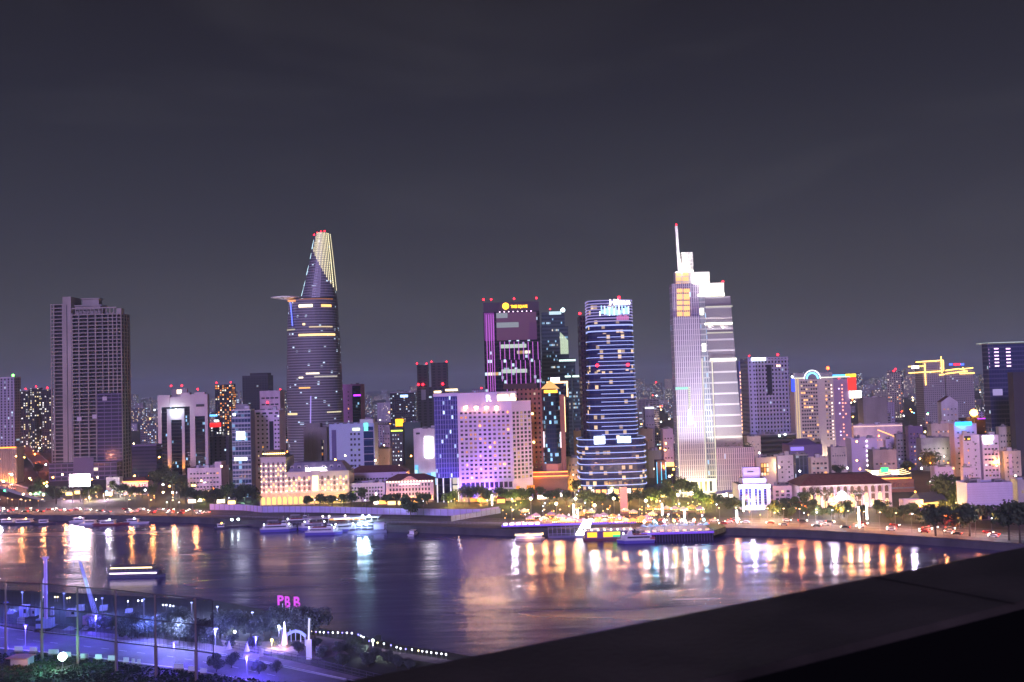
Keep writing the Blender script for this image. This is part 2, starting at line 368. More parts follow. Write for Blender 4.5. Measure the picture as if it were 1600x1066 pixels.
# riverside boulevard on the far bank: follows the bank, 18 m behind the quay
RC = offs(BANK, 26)     # centre line
b = MB(); strip(b, offs(BANK, 15), offs(BANK, 37), G+.008); struct(b, 'riverside_road', asph)
b = MB(); strip(b, offs(BANK, 2), offs(BANK, 15), G+.12); strip(b, offs(BANK, 14.9), offs(BANK, 15), G+.125); struct(b, 'riverside_promenade', pave)
b = MB(); strip(b, offs(BANK, 37), offs(BANK, 44), G+.12); struct(b, 'boulevard_pavement', pave)
b = MB()
for d in (15.6, 25.8, 26.2, 36.4): strip(b, offs(BANK, d), offs(BANK, d+.18), G+.014)
for d in (20.7, 31.3):
    o = offs(BANK, d)
    for a, c in zip(o, o[1:]):
        n = int((c-a).length//9); dd = (c-a).normalized()
        for i in range(n):
            p = a+dd*(i*9); p2 = p+dd*3.5; nn = Vector((-dd.y, dd.x, 0))*.09
            b.face([(p-nn).to_tuple()[:2]+(G+.014,), (p2-nn).to_tuple()[:2]+(G+.014,), (p2+nn).to_tuple()[:2]+(G+.014,), (p+nn).to_tuple()[:2]+(G+.014,)])
struct(b, 'road_marking', paint)
def along(P, px, fallback=None):
    """point on polyline P (ground level) seen at picture column px, with its direction"""
    for a, c in zip(P, P[1:]):
        xa, xc = px_of((a[0], a[1], G))[0], px_of((c[0], c[1], G))[0]
        if xa <= px <= xc:
            k = (px-xa)/(xc-xa+1e-9); lo, hi = 0., 1.
            for _ in range(18):
                k = (lo+hi)/2; p = Vector(a).lerp(Vector(c), k)
                if px_of((p.x, p.y, G))[0] < px: lo = k
                else: hi = k
            d = (Vector(c)-Vector(a)).normalized(); return Vector((p.x, p.y, G)), math.atan2(d.y, d.x)
    return Vector((P[0][0], P[0][1], G)), 0.
# flyover coming in at the left edge
FL = [gnd(-260, 722, 14), gnd(-120, 738, 13), gnd(-40, 750, 11.5), gnd(10, 759, 9), gnd(45, 770, 6), gnd(85, 782, G+.35)]
b = MB()
A, B_ = offs(FL, -7), offs(FL, 7)
strip(b, A, B_, None, 0)
for P, s in ((A, -1), (B_, 1)):
    for a, c in zip(P, P[1:]):
        b.face([(a.x, a.y, a.z-1.4), (c.x, c.y, max(c.z-1.4, G)), (c.x, c.y, c.z+1), (a.x, a.y, a.z+1)], 1)
        b.bar((a.x, a.y, a.z+1.1), (c.x, c.y, c.z+1.1), .12, 1)
for p in FL[:5]: b.cyl(p.x, p.y, G-.5, p.z-.6, 1.2, 1, 8)
flyo = b.build('flyover_ramp', [asph, mat('ramp_concrete', (.4, .38, .38), .85)]); tag(flyo, 'curved concrete flyover ramp sweeping down to the riverside road at the left edge', 'bridge')
OR = [gnd(72, 738, G+3), gnd(62, 722, G+8), gnd(48, 708, G+10), gnd(38, 700, G+10), gnd(30, 690, G+10)]
b = MB(); A, B_ = offs(OR, -8), offs(OR, 8); strip(b, B_, A, None, 0)
for P in (A, B_):
    for a, c in zip(P, P[1:]): b.face([(a.x, a.y, a.z-1.5), (c.x, c.y, c.z-1.5), (c.x, c.y, c.z+1), (a.x, a.y, a.z+1)], 1)
for p in OR: b.cyl(p.x, p.y, G-.5, p.z-.4, 1.4, 1, 8)
o = b.build('elevated_road', [asph, conc]); tag(o, 'orange lit elevated road running away behind the flyover left of the unfinished tower', 'bridge')
for i, p in enumerate(OR): lamp('sodium_light', (p.x+(-1)**i*6, p.y, p.z+9), 26000, '#ff6a24', .4, parent=None)
# ================================================================ the tall towers
rng = random.Random(11)
def roofclutter(parent, x0, y0, x1, y1, z, rng, n=4, hmax=3.5, m=None):
    for i in range(n):
        w_, d_, h_ = rng.uniform(1.8, 5), rng.uniform(1.8, 4), rng.uniform(1.2, hmax)
        x = rng.uniform(x0+.5, max(x0+.6, x1-w_-.5)); y = rng.uniform(y0+.5, max(y0+.6, y1-d_-.5)); k = rng.random()
        b = MB()
        if k < .4:
            b.cyl(x+1.2, y+1.2, z+1.0, z+1+h_*.7, 1.1, 0, 10)
            for q in ((.4, .4), (2, .4), (2, 2), (.4, 2)): b.bar((x+q[0], y+q[1], z), (x+q[0], y+q[1], z+1), .1, 1)
            b.build('water_tank', [m or greyw, metal], parent)
        elif k < .75:
            b.box(x, y, z, x+w_, y+d_, z+h_*.8, 0, 1); b.box(x+.3, y-.05, z+.2, x+w_-.3, y, z+h_*.6, 1); b.build('roof_plant', [m or greyw, roofm], parent)
        else:
            b.box(x, y, z, x+w_*.8, y+d_*.8, z+h_+.6, 0, 1); b.box(x-.2, y-.2, z+h_+.6, x+w_*.8+.2, y+d_*.8+.2, z+h_+.8, 1); b.build('stair_house', [m or white, roofm], parent)
def parapet(b, x0, y0, x1, y1, z, h=1.1, t=.3, m=0):
    b.box(x0-.05, y0-.05, z, x1+.05, y0+t, z+h, m); b.box(x0-.05, y1-t, z, x1+.05, y1+.05, z+h, m)
    b.box(x0-.05, y0+t, z, x0+t, y1-t, z+h, m); b.box(x1-t, y0+t, z, x1+.05, y1-t, z+h, m)
# ---- 1 unfinished concrete tower
f = Fr(80, 191, 950, 610)
T = f.root('unfinished_tower', 'tall unfinished bare concrete tower with dark open floors, leftmost high-rise', 'skyscraper')
H1 = f.z(491, 170); HW = f.z(475, 90); HP = f.z(464, 104); HT = f.z(465, 140); nfl = 45
dep = 22; fh = H1/nfl
b = MB(); b.box(f.x(114), 3.5, 0, f.x(190), dep-3, H1-.5, 0); b.build('void_core', mat('void_shade', (.035, .032, .04), .9), T)  # near-black core puts the shade of the open floors into its colour
b = MB(); b.box(f.x(82), 3, 0, f.x(97), dep-6, HW-.5, 0); b.build('wing_core', M['void_shade'], T)
slab = mat('bare_concrete', (.32, .30, .27), .9, var=.25, vs=.06)
b = MB(); b.box(f.x(99.5), -.6, 0, f.x(112.5), dep, HP, 0); b.box(f.x(105.5), -.8, 0, f.x(106.5), -.6, HP-8, 1); b.build('lift_shaft', [slab, dark], T)
xm0, xm1 = f.x(112.6), f.x(191); b = MB(); b.box(xm0, -.1, 0, xm1, dep, .85); sm = b.mesh('floor_slab', slab)
xw0, xw1 = f.x(80), f.x(99.4); b = MB(); b.box(xw0, -.1, 0, xw1, dep-4, .85); sw = b.mesh('floor_slab', slab)
for k in range(1, nfl+1): place(sm, 'floor_slab', T, (0, 0, k*fh-.31))
for k in range(1, int(HW/fh)+1): place(sw, 'floor_slab', T, (0, 0, k*fh-.31))
for px in (80.6, 85, 98.6): b = MB(); x = f.x(px); b.box(x-.4, -.15, 0, x+.4, 1.0, HW); b.build('column', slab, T)
for px in (113.4, 124, 138, 150, 161, 170, 177, 183.5, 190.4):
    b = MB(); x = f.x(px); wd = .38 if px > 160 else .5; b.box(x-wd, -.15, 0, x+wd, 1.4, H1+2); b.build('column', slab, T)
for y in (7, 14, 20): b = MB(); b.box(f.x(190)-.3, y-.8, 0, f.x(191)+.2, y+.8, H1); b.build('column', slab, T)
b = MB()
for px in range(119, 183, 6): b.box(f.x(px)-.4, .3, H1, f.x(px)+.4, 1.0, H1+6)
b.box(f.x(113), .2, H1+6, f.x(183), 1.2, H1+7.2); b.box(f.x(183.4), .1, H1, f.x(191), 7, H1+5.5); b.build('crown_frame', slab, T)
b = MB(); z2 = f.z(478, 130); b.box(f.x(115), 5, H1, f.x(155), dep-4, z2); b.box(f.x(114), 4, z2, f.x(157), dep-3, z2+1.2); b.box(f.x(125), 7, z2+1.2, f.x(151), dep-7, HT-1); b.box(f.x(123), 6, HT-1, f.x(153), dep-6, HT); b.build('penthouse', slab, T)
hoard = mat('hoarding_mesh', (.05, .045, .09), .85, var=.2, vs=.1)
b = MB(); b.box(f.x(152), -.7, 12, f.x(190), -.5, f.z(614, 180)); b.build('safety_net', fac('net_floors', (.16, .13, .22), (.035, .03, .06), 7, H1/45, .93, .72, 0, COOL, 1), T)
for (px, py) in ((164, 623), (148, 651), (124, 655)):
    b = MB(); x = f.x(px); z = f.z(py, px); b.box(x-2.2, -1, z-2, x+2.2, -.72, z+2); b.build('tarpaulin', mat('pale_tarpaulin', (.5, .48, .52), .8), T)
# podium and site front
b = MB(); b.box(f.x(86), -14, 0, f.x(190), -2, 17, 0, 1); b.box(f.x(124), -14.6, 5, f.x(155), -14.1, 22, 2); b.build('podium', [fac('podium_floors', (.2, .16, .24), (.05, .04, .07), 6, 4.2, .9, .7, .03, WARM, 1.), roofm, mat('podium_panel', (.16, .13, .2), .8)], T)
# ---- big white screen in front of it
f = Fr(108, 141, 745, 751)
T = f.root('led_billboard', 'glaring white rectangular screen standing by the riverside road under the unfinished tower', 'billboard')
z0, z1 = f.z(761, 110), f.z(741, 110)
b = MB(); b.box(0, 0, z0, f.W, .8, z1); b.build('screen_cabinet', dark, T)
b = MB(); b.face([(.3, -.06, z0+.3), (f.W-.3, -.06, z0+.3), (f.W-.3, -.06, z1-.3), (.3, -.06, z1-.3)]); b.build('screen', glow('#ffe8f8', 34), T)
for x in (2, f.W/2, f.W-2): b = MB(); b.cyl(x, 1.2, 0, z0, .4, 0, 8); b.build('post', metal, T)
for x in (-6, 22): lamp('added_site_fill', (x, 14, 3), 30000, '#ffd0f0', .8, parent=T)  # unseen lamps added behind the screen to brighten the podium
# ---- 2 arch-fronted tower
f = Fr(247, 325, 960, 680, 6)
T = f.root('office_tower', 'pale portal-fronted office tower with notched top and dark glass between two tall legs', 'high-rise')
Hh = f.z(618, 247); dp = 9
lg = mat('pale_cladding', (.55, .47, .5), .7, var=.1, vs=.04); bl = mat('pier_cladding', (.42, .38, .45), .7)
gl2 = fac('arch_glass', '#0c0e1c', '#0a0f22', 1.5, 3.5, .9, .7, .05, COOL, 1.2)
b = MB(); b.box(f.x(251), 1.5, 0, f.x(321), dp, Hh-6, 0, 1); b.build('glass_wall', [gl2, roofm], T)
for p0, p1 in ((247, 252.5), (297, 305), (320.5, 325)): b = MB(); b.box(f.x(p0), 0, 0, f.x(p1), dp+.5, Hh); b.build('frame_leg', lg, T)
b = MB(); xa, xb, xc, xd = f.x(252.5), f.x(266), f.x(283), f.x(297)
b.box(xa, 0, Hh-12, xb, dp, Hh); b.box(xb, .8, Hh-12, xc, dp, Hh-2); b.box(xc, 0, Hh-12, xd, dp, Hh+2); b.build('frame_head', lg, T)
b = MB(); b.box(f.x(305), .2, Hh-22, f.x(320.5), dp, Hh+2); b.build('wing_head', lg, T)
b = MB(); b.box(f.x(307), -.1, Hh-12.5, f.x(320), .2, Hh-10); b.build('sign_strip', dark, T)
for p0, p1 in ((261, 267.5), (284, 288.5)): b = MB(); b.box(f.x(p0), .4, 0, f.x(p1), 1.5, Hh-14); b.build('inner_pier', bl, T)
b = MB(); b.box(f.x(261), .5, Hh-25, f.x(288.5), 1.5, Hh-14); b.build('inner_head', bl, T)
b = MB(); b.cyl(f.x(275), .3, Hh-18, Hh-14, 1.6, 0, 8, .4); b.build('crest_light', glow('#e8fff8', 8), T)
lamp('crest_lamp', (f.x(275), -4, Hh-17), 9000, '#e8fff8', .5, parent=T)
for px in (250, 263.5, 286.5): lamp('leg_uplight', (f.x(px), -4, 1.5), 26000, '#ff9a3c', .4, 60, (f.x(px), 0, 18), T)
b = MB(); b.box(f.x(268), 3, Hh-2, f.x(292), 8, Hh+6); b.build('roof_plant', greyw, T)
for px in (266, 283, 308): beacon(T, (f.x(px), 6, Hh+(6 if px < 300 else 2)), .9)
for px in (278, 282): b = MB(); b.box(f.x(px)-1, 2.6, Hh+1, f.x(px)+1, 2.9, Hh+5); b.build('plant_light', glow('#ffe6c0', 4), T)
# ---- 3 curved tower with a helipad
f = Fr(443, 531, 980, 600)
T = f.root('curved_tower', 'tallest tower, curved and tapering, with helipad disc jutting out on its left', 'skyscraper')
RT = [(357, 508), (400, 513), (450, 518), (470, 520.5), (540, 525), (620, 529), (700, 531.5), (770, 532)]
LU = [(357, 487), (400, 479), (440, 470), (464, 464)]
LL = [(466, 445), (500, 443), (560, 442), (620, 441.5), (700, 443), (770, 445)]
def ip(T_, y):
    if y <= T_[0][0]: return T_[0][1]
    for (a, x), (c, x2) in zip(T_, T_[1:]):
        if y <= c: return x+(x2-x)*(y-a)/(c-a)
    return T_[-1][1]
def prof(py):
    L = LU if py < 464.5 else LL
    a = at(ip(L, py), py, 980); c = at(ip(RT, py), py, 980); return a.x-f.X0, c.x-f.X0, (a.z+c.z)/2-G
def ring(py, n=40, grow=0.):
    xa, xb, z = prof(py); cx, hw = (xa+xb)/2, (xb-xa)/2+grow; hd = (22 if py > 464.5 else 8+hw*.5)+grow; P = []
    for i in range(n):
        t_ = 2*math.pi*i/n; c, s = math.cos(t_), math.sin(t_)
        P.append((cx+hw*math.copysign(abs(c)**.75, c), 22+hd*math.copysign(abs(s)**.75, s), z))
    return P
bxg = fac('curved_glass', '#2a2440', '#14142e', 1.6, 50, .92, 1.0, .0, COOL, 1.0, 0., .3, .12)
spd = mat('curved_spandrel', (.27, .27, .29), .75, 0.); glw = fac('curved_band', (.085, .085, .10), (.07, .07, .095), 2.2, 2.0, .95, 1.0, .022, MIX, 1.3, .0, .4, .34)
def skin(b, pys):
    rs = [ring(y) for y in pys]
    for k in range(len(rs)-1):
        a, c = rs[k], rs[k+1]; n = len(a); u = 0
        for i in range(n):
            j = (i+1) % n; d = math.dist(a[i][:2], a[j][:2]); m = 1 if k % 2 else 0
            b.face([a[i], a[j], c[j], c[i]], m, [(u, a[i][2]), (u+d, a[i][2]), (u+d, a[i][2]+1.9), (u, a[i][2]+1.9)]); u += d
    b.face([p for p in rs[-1]], 1); b.face(list(reversed(rs[0])), 1)
def levels(y0, y1, step, band=.45):
    L = []; y = y0
    while y > y1: L += [y, max(y1, y-step*(1-band))]; y -= step
    return L+[y1]
b = MB(); skin(b, levels(770, 466, 4.2)); b.build('tower_shell', [glw, spd], T)
b = MB(); skin(b, levels(464, 361, 4.2)); b.build('upper_shell', [glw, spd], T)
# lit floors: glowing bands standing just proud of the glass
def band(name, py, p0, p1, h, m, grow=.35):
    r0 = ring(py, 80, grow); r1 = ring(py-h, 80, grow); b = MB()
    for i in range(40, 80):
        j = (i+1) % 80; x0, x1 = f.x(p0), f.x(p1)
        if r0[i][0] >= x0-.4 and r0[j][0] <= x1+.4: b.face([r0[i], r0[j], r1[j], r1[i]], 0, smooth=True)
    if b.v: return b.build(name, m, T)
for py, p0, p1, h, c, s in ((480, 467, 494, 4.5, '#ffe9c0', 3), (480, 503, 519, 4, '#ffc070', 2.2), (508, 473, 482, 3, '#ffd9a0', 2.4), (512, 485, 520, 2, '#ffe0b0', .9), (525, 466, 523, 3.4, '#ffd890', 2), (515, 443, 464, 2, '#d8d0b0', .8),
                        (585, 476, 502, 2.5, '#fff0d0', 2), (591, 466, 476, 2.5, '#fff0d0', 2), (590, 486, 525, 2, '#f0e8d8', .7), (607, 466, 490, 2.2, '#ffb860', 1.6), (648, 446, 465, 3, '#ffe0a0', 1.4), (646, 509, 528, 2, '#fff0c8', .9), (468, 470, 520, 1.6, '#ff9a4a', .35)):
    band('lit_floor', py, p0, p1, h, glow(c, s))
# crown: vertical light strips on the right shoulder
for k in range(13):
    px0 = 486+k*1.95; b = MB()
    ytop = 361+max(0, (492-px0))*1.2
    ybot = 396+max(0, px0-487)*2.5 if px0 > 486 else 392
    yb = min(ybot, 462); y = ytop
    while y < yb:
        y2 = min(yb, y+2.6); k0 = (y-357)/105; sp = 1+k0*.35
        xs = ip(RT, y)-(508-px0)*sp
        def P(px, yy):
            q = at(px, yy, 980); xa, xb, z = prof(yy); cx, hw = (xa+xb)/2, (xb-xa)/2; u_ = max(-1, min(1, (q.x-f.X0-cx)/hw)); c_ = abs(u_)**(1/.75); s_ = math.sqrt(max(0, 1-c_*c_))
            return (q.x-f.X0, 22-(8+hw*.5)*abs(s_)**.75-.5, z)
        if xs > ip(LU, y)+5: b.face([P(xs-.36, y2), P(xs+.3, y2), P(xs+.3, y), P(xs-.36, y)])
        y += 3.1
    if b.v: b.build('crown_light_strip', glow('#fff0c0', 2.2), T)
for y0, y1 in ((371, 386), (392, 401), (412, 427), (436, 445), (446, 460)):
    b = MB(); a, c = prof(y0), prof(y1); b.bar((c[0]+1.5, 15, c[2]), (a[0]+1.5, 16, a[2]), 1.15, 0, 6); b.build('edge_light', glow('#c8f0ff', 2.6), T)
for px, py in ((489, 362), (494, 359), (500, 357), (506, 356)): beacon(T, (f.x(px)+(f.x(px)-f.x(px)), 22, at(px, py, 980).z-G-1.6), .8, 1.2)
# helipad
hz = at(446, 464, 980).z-G; hx = f.x(446); b = MB(); n = 36; rx = (f.x(468)-f.x(422))/2; P = [(hx+rx*math.cos(2*math.pi*i/n), 8+rx*.9*math.sin(2*math.pi*i/n)) for i in range(n)]
P0 = [(hx+4+rx*.5*math.cos(2*math.pi*i/n), 10+rx*.5*math.sin(2*math.pi*i/n)) for i in range(n)]
b.prism(P0, hz-2.0, hz-.2, 0, poly1=P); b.prism(P, hz-.2, hz+.4, 0); hp = b.build('helipad', mat('helipad_white', (.75, .72, .74), .6), T)
b = MB(); b.box(f.x(452), 0, hz-5, f.x(464), 8, hz-3.2); b.build('sky_deck_light', glow('#ffa860', 1.2), T)
lamp('helipad_lamp', (hx-4, -14, hz-14), 7000, '#f0e8ff', 1, 90, (hx, 6, hz), T)
b = MB(); xa = f.x(456); b.bar((xa, 1, hz-6), (xa+2, -.5, hz-30), .6, 0); b.build('blue_edge_light', glow('#5a6cff', 2.5), T)
b = MB(); zz = f.z(665, 484); b.bar((f.x(484), -.8, zz), (f.x(485.5), -.8, zz+30), .6, 0); b.build('seam_light', glow('#b8a0ff', 1.0), T)
# ---- 4 purple-lined tower
f = Fr(757, 846, 850, 560)
T = f.root('lined_tower', 'dark tower with magenta vertical light lines and a yellow rooftop sign', 'skyscraper')
Hh = f.z(472, 800); H2 = f.z(487, 800)
pg = fac('lined_glass', '#191224', '#160f2a', 2.4, 3.7, .9, .72, .08, MIX, 1.2, .03)
b = MB(); b.box(f.x(757), 0, 0, f.x(845), 40, H2, 0, 1); b.build('glass_wall', [pg, roofm], T)
b = MB(); b.box(f.x(757.5), .3, H2, f.x(844.5), 39, Hh, 0); b.build('crown', mat('crown_dark', (.05, .03, .05), .6), T)
ml = glow('#d870e8', 1.05)
for px in (761.5, 765.5, 769, 772.5): b = MB(); b.box(f.x(px)-.3, -.35, 0, f.x(px)+.3, -.03, H2-2); b.build('light_line', ml, T)
for k, px in enumerate((782, 789, 796.5, 804, 811, 818.5, 826, 833, 841)):
    for (ya, yb) in ((534, 562), (563, 596+(k*37 % 20))):
        b = MB(); b.box(f.x(px)-.28+(0 if ya < 550 else 1.2), -.35, f.z(yb, px), f.x(px)+.28+(0 if ya < 550 else 1.2), -.03, f.z(ya, px)); b.build('light_line', ml, T)
lsm = mat('screen_panel', (.05, .03, .08), .4, e='#a040b8', es=.22)
b = MB(); b.box(f.x(758), -.25, f.z(533, 760), f.x(774), -.05, H2-.5); b.build('lit_panel', mat('added_violet_panel', (.05, .02, .06), .4, e='#a828b8', es=.35), T)  # this and the next glowing upper-front panels are made up, no real screens
for py in (541, 580): b = MB(); b.box(f.x(783), -.2, f.z(py+3, 800), f.x(823), -.05, f.z(py-3, 800)); b.build('lit_floor', glow('#d8f0dc', .8), T)
b = MB(); b.box(f.x(777), -.24, f.z(532, 790), f.x(840), -.05, f.z(488.5, 790)); b.build('lit_panel', mat('added_mauve_panel', (.06, .03, .05), .4, e='#8a4a70', es=.24), T)
b = MB(); b.box(f.x(828), -.3, f.z(532, 790), f.x(839.5), -.25, f.z(505, 790)); b.build('lit_panel', mat('added_plum_panel', (.06, .03, .05), .4, e='#803080', es=.2), T)
b = MB(); b.box(f.x(777.5), -.3, f.z(512, 790), f.x(812), -.25, f.z(504, 790)); b.box(f.x(777.5), -.3, f.z(497, 790), f.x(795), -.25, f.z(489, 790)); b.build('lit_panel', mat('added_pale_panel', (.1, .1, .1), .4, e='#b8c8c8', es=.45), T)
yl = glow('#ffb81c', 5)
b = MB(); n = 20; cx, cz, r = f.x(792.5), f.z(478.5, 792), 2.9
b.face([(cx+r*math.cos(2*math.pi*i/n), -.9, cz+r*math.sin(2*math.pi*i/n)) for i in range(n)]); b.face([(cx+r*math.cos(-2*math.pi*i/n), -.2, cz+r*math.sin(-2*math.pi*i/n)) for i in range(n)]); b.build('sign_emblem', yl, T)
text(T, 'TIMES SQUARE', 3.6, (f.x(813.5), -.4, f.z(481, 813)), yl, sx=.62)
for px in (755.5, 770, 806, 841): beacon(T, (f.x(px)+(1.5 if px < 757 else 0), 2, Hh), .8)
for k in range(8): b = MB(); x = f.x(783+k*7); b.box(x-.5, -.5, H2-.4, x+.5, -.06, H2+.3); b.build('cornice_light', glow('#ffd8ff', 4), T)
# ---- 5 glass tower behind, stepped taper
f = Fr(846, 910, 980, 570)
T = f.root('glass_tower', 'green-grey glass tower with shining stepped crown behind the red-brown tower', 'skyscraper')
gg = fac('teal_glass', '#40545c', '#2a3c46', 1.5, 3.8, .85, .5, .07, COOL, .8, .08)
for p0, p1, py, y0, y1 in ((846, 908, 588, 0, 40), (847, 899, 560, 3, 36), (848, 890, 510, 6, 32), (849, 885, 487, 8, 30)):
    b = MB(); b.box(f.x(p0), y0, 0, f.x(p1), y1, f.z(py, 870), 0, 1); b.build('glass_wall', [gg, roofm], T)
b = MB()
for i in range(9): b.box(f.x(877+i*1.4), 5, f.z(553, 880)+i*0, f.x(878+i*1.4), 5.9, f.z(519+i*1.5, 880)); 
b.build('crown_fin_light', glow('#e8ffd8', .9), T)
for p0, p1, py, h in ((874, 900, 565, 3), (858, 870, 608, 0), (882, 905, 590, 2.5)):
    b = MB(); b.box(f.x(p0), -.4 if py > 570 else 2.6, f.z(py, p0), f.x(p1), -.05 if py > 570 else 2.95, f.z(py-3, p0)); b.build('ledge_light', glow('#e0fff4', 1.6), T)
b = MB(); b.box(f.x(861), 7.2, f.z(491, 865), f.x(880), 7.9, f.z(486, 865)); b.build('roof_light', glow('#c8e8f4', 1.2), T)
b = MB(); b.ball((f.x(883), 10, f.z(488, 883)+3), 2.2); b.build('roof_lamp', glow('#e0ffff', 9), T)
b = MB(); b.cyl(f.x(892), -6, 0, f.z(577, 892), .8, 0, 8); b.build('crane_mast', mat('teal_steel', (.08, .14, .16), .5), T)
for px, py in ((863, 480),): beacon(T, (f.x(px), 12, f.z(487, px)), .7, 3)
# ---- 6 red-brown tower with glass bay and golden pyramid
f = Fr(800, 886, 705, 680)
T = f.root('brown_tower', 'red-brown granite tower with blue glass bay and small glowing pyramid roof', 'high-rise')
rb = fac('brown_wall', (.26, .10, .08), '#1c0c0c', 3.2, 3.6, .4, .45, .02, WARM, 1.0); rbp = mat('brown_granite', (.28, .11, .08), .6, var=.15, vs=.1)
Hh = f.z(607, 840)
b = MB(); b.box(f.x(800), 8, 0, f.x(849), 40, Hh, 0, 1); b.build('main_wall', [rb, roofm], T)
b = MB(); b.box(f.x(788), 14, Hh, f.x(842), 34, f.z(600, 810), 0); b.build('roof_storey', mat('brown_dark', (.1, .05, .05), .8), T)
b = MB(); x0, x1 = f.x(849), f.x(876); bp_ = [(x0, 8), (x0+2, 2), (x1-3, 0), (x1, 4), (x1, 30), (x0, 30)]
b.prism(bp_, f.z(725, 860), f.z(612, 860), 0, 1); b.build('glass_bay', [fac('bay_glass', '#141c2c', '#0c1c34', 1.8, 3.4, .85, .7, .14, COOL, 1.3), roofm], T)
b = MB(); b.prism([(x0-.4, 7.6), (x0+1.8, 1.2), (x1-2.8, -.8), (x1+.5, 3.4), (x1+.5, 29), (x0-.4, 29)], 0, f.z(725, 860), 0); b.build('bay_base', mat('pink_granite', (.36, .18, .17), .6, var=.1, vs=.1), T)
for i in range(7):
    for j in range(3): place(wmesh(1.4, 2.2, rng.choice([wl2, dglass, wdim]), rbp), 'window', T, (x0+3.4+i*(x1-x0-8)/6, .4-.17*i, 4+j*4.2), 0)
b = MB(); b.box(f.x(876.5), 6, 0, f.x(884), 30, f.z(617, 880), 0); b.build('side_wall', rbp, T)
b = MB(); cx, cy, zt = (x0+x1)/2, 10, f.z(612, 860); r = (x1-x0)/2+.5
b.prism([(cx-r, cy-r), (cx+r, cy-r), (cx+r, cy+r), (cx-r, cy+r)], zt+2, f.z(597, 860)+1, 0, poly1=[(cx-.3, cy-.3), (cx+.3, cy-.3), (cx+.3, cy+.3), (cx-.3, cy+.3)]); b.build('pyramid_roof', mat('gold_roof', (.5, .4, .2), .4, e='#ffc860', es=.9), T)
b = MB(); b.box(f.x(852), -.9, zt-1, f.x(873), -.4, zt+1.2); b.build('gold_sign', glow('#ffb030', 3), T)
b = MB(); b.box(f.x(798), -5, f.z(748, 830), f.x(886), 8, f.z(744, 830)); b.box(f.x(800), -3, f.z(744, 830), f.x(884), 8, f.z(738, 830)); b.build('podium_cornice', rbp, T)
for py in (738.5, 744.5): b = MB(); b.box(f.x(799), -5.4+(744.5-py)*.3, f.z(py, 830), f.x(885), -5.05+(744.5-py)*.3, f.z(py-1.4, 830)); b.build('cornice_light', glow('#ff8a3c', 4), T)
b = MB(); b.box(f.x(800), -2, 0, f.x(884), 8, f.z(748, 830)); b.build('podium', mat('podium_brown', (.2, .1, .08), .7), T)
for px, py in ((828, 647), (833, 647), (829, 692), (834, 692)): b = MB(); b.ball((f.x(px), 7.3, f.z(py, px)), .9); b.build('wall_lamp', glow('#ffe090', 7), T)
lamp('cornice_lamp', (f.x(840), -9, f.z(745, 840)), 3500, '#ff8a3c', 1, parent=T)
for px in (850, 876): b = MB(); b.bar((f.x(px), .5 if px > 860 else 5, f.z(700, px)), (f.x(px), .5 if px > 860 else 5, f.z(675, px)), .5, 0); b.build('edge_light', glow('#f0d8e0', 2), T)
# gold-outlined block behind its right shoulder
f = Fr(856, 888, 770, 640)
T = f.root('outlined_block', 'narrow dark block outlined in warm light beside the glowing pyramid roof', 'building')
b = MB(); b.box(0, 0, 0, f.W, 24, f.z(596, 870), 0, 1); b.build('wall', [fac('dark_grid', '#20222c', '#101420', 2.2, 3.4, .7, .6, .08, COOL, 1.1), roofm], T)
ol = glow('#ffc890', 3.5)
b = MB(); b.box(-.3, -.6, f.z(596, 870)-1.6, f.W+.3, -.1, f.z(596, 870)); b.build('outline_light', ol, T)
b = MB(); b.box(f.W-.9, -.55, f.z(620, 885), f.W+.2, -.1, f.z(596, 870)-1.6); b.build('outline_light', ol, T)
b = MB(); b.box(f.W-3.4, -.55, f.z(675, 885), f.W-2.5, -.1, f.z(620, 885)); b.build('outline_light', ol, T)
b = MB(); b.box(f.x(862), 2, f.z(596, 870), f.x(876), 3, f.z(590, 870)); b.build('roof_sign', glow('#ffe8ff', 6), T)
# ---- 7 blue-striped round-cornered tower
f = Fr(905, 1012, 688, 620)
T = f.root('striped_tower', 'round-cornered dark glass tower ringed by bluish white light stripes', 'skyscraper')
def sup(x0, x1, y0, y1, n=28, e=.5):
    cx, cy, a, c = (x0+x1)/2, (y0+y1)/2, (x1-x0)/2, (y1-y0)/2
    return [(cx+a*math.copysign(abs(math.cos(t_))**e, math.cos(t_)), cy+c*math.copysign(abs(math.sin(t_))**e, math.sin(t_))) for t_ in [2*math.pi*i/n for i in range(n)]]
hg = fac('striped_glass', '#2a2650', '#1e2458', 2.6, 3.6, .9, .74, .11, ('#ffb458', '#ffc878', '#ffa848', '#ffd8a0'), 1.1)
SEG = [(902.5, 1008.5, 783, 686), (918.5, 997.5, 686, 640), (920, 996.5, 640, 580), (921.5, 995.5, 580, 520), (923.5, 995, 520, 468)]
zs = []
for a, c, yb, yt in SEG:
    z0, z1 = (0 if yb > 780 else f.z(yb, 955)), f.z(yt, 955); P = sup(f.x(a), f.x(c), 0 if yb > 700 else 2, 34, 40); zs.append((a, c, z0, z1, 0 if yb > 700 else 2))
    b = MB(); b.prism(P, z0, z1, 0, 1); b.build('glass_shaft', [hg, roofm], T)
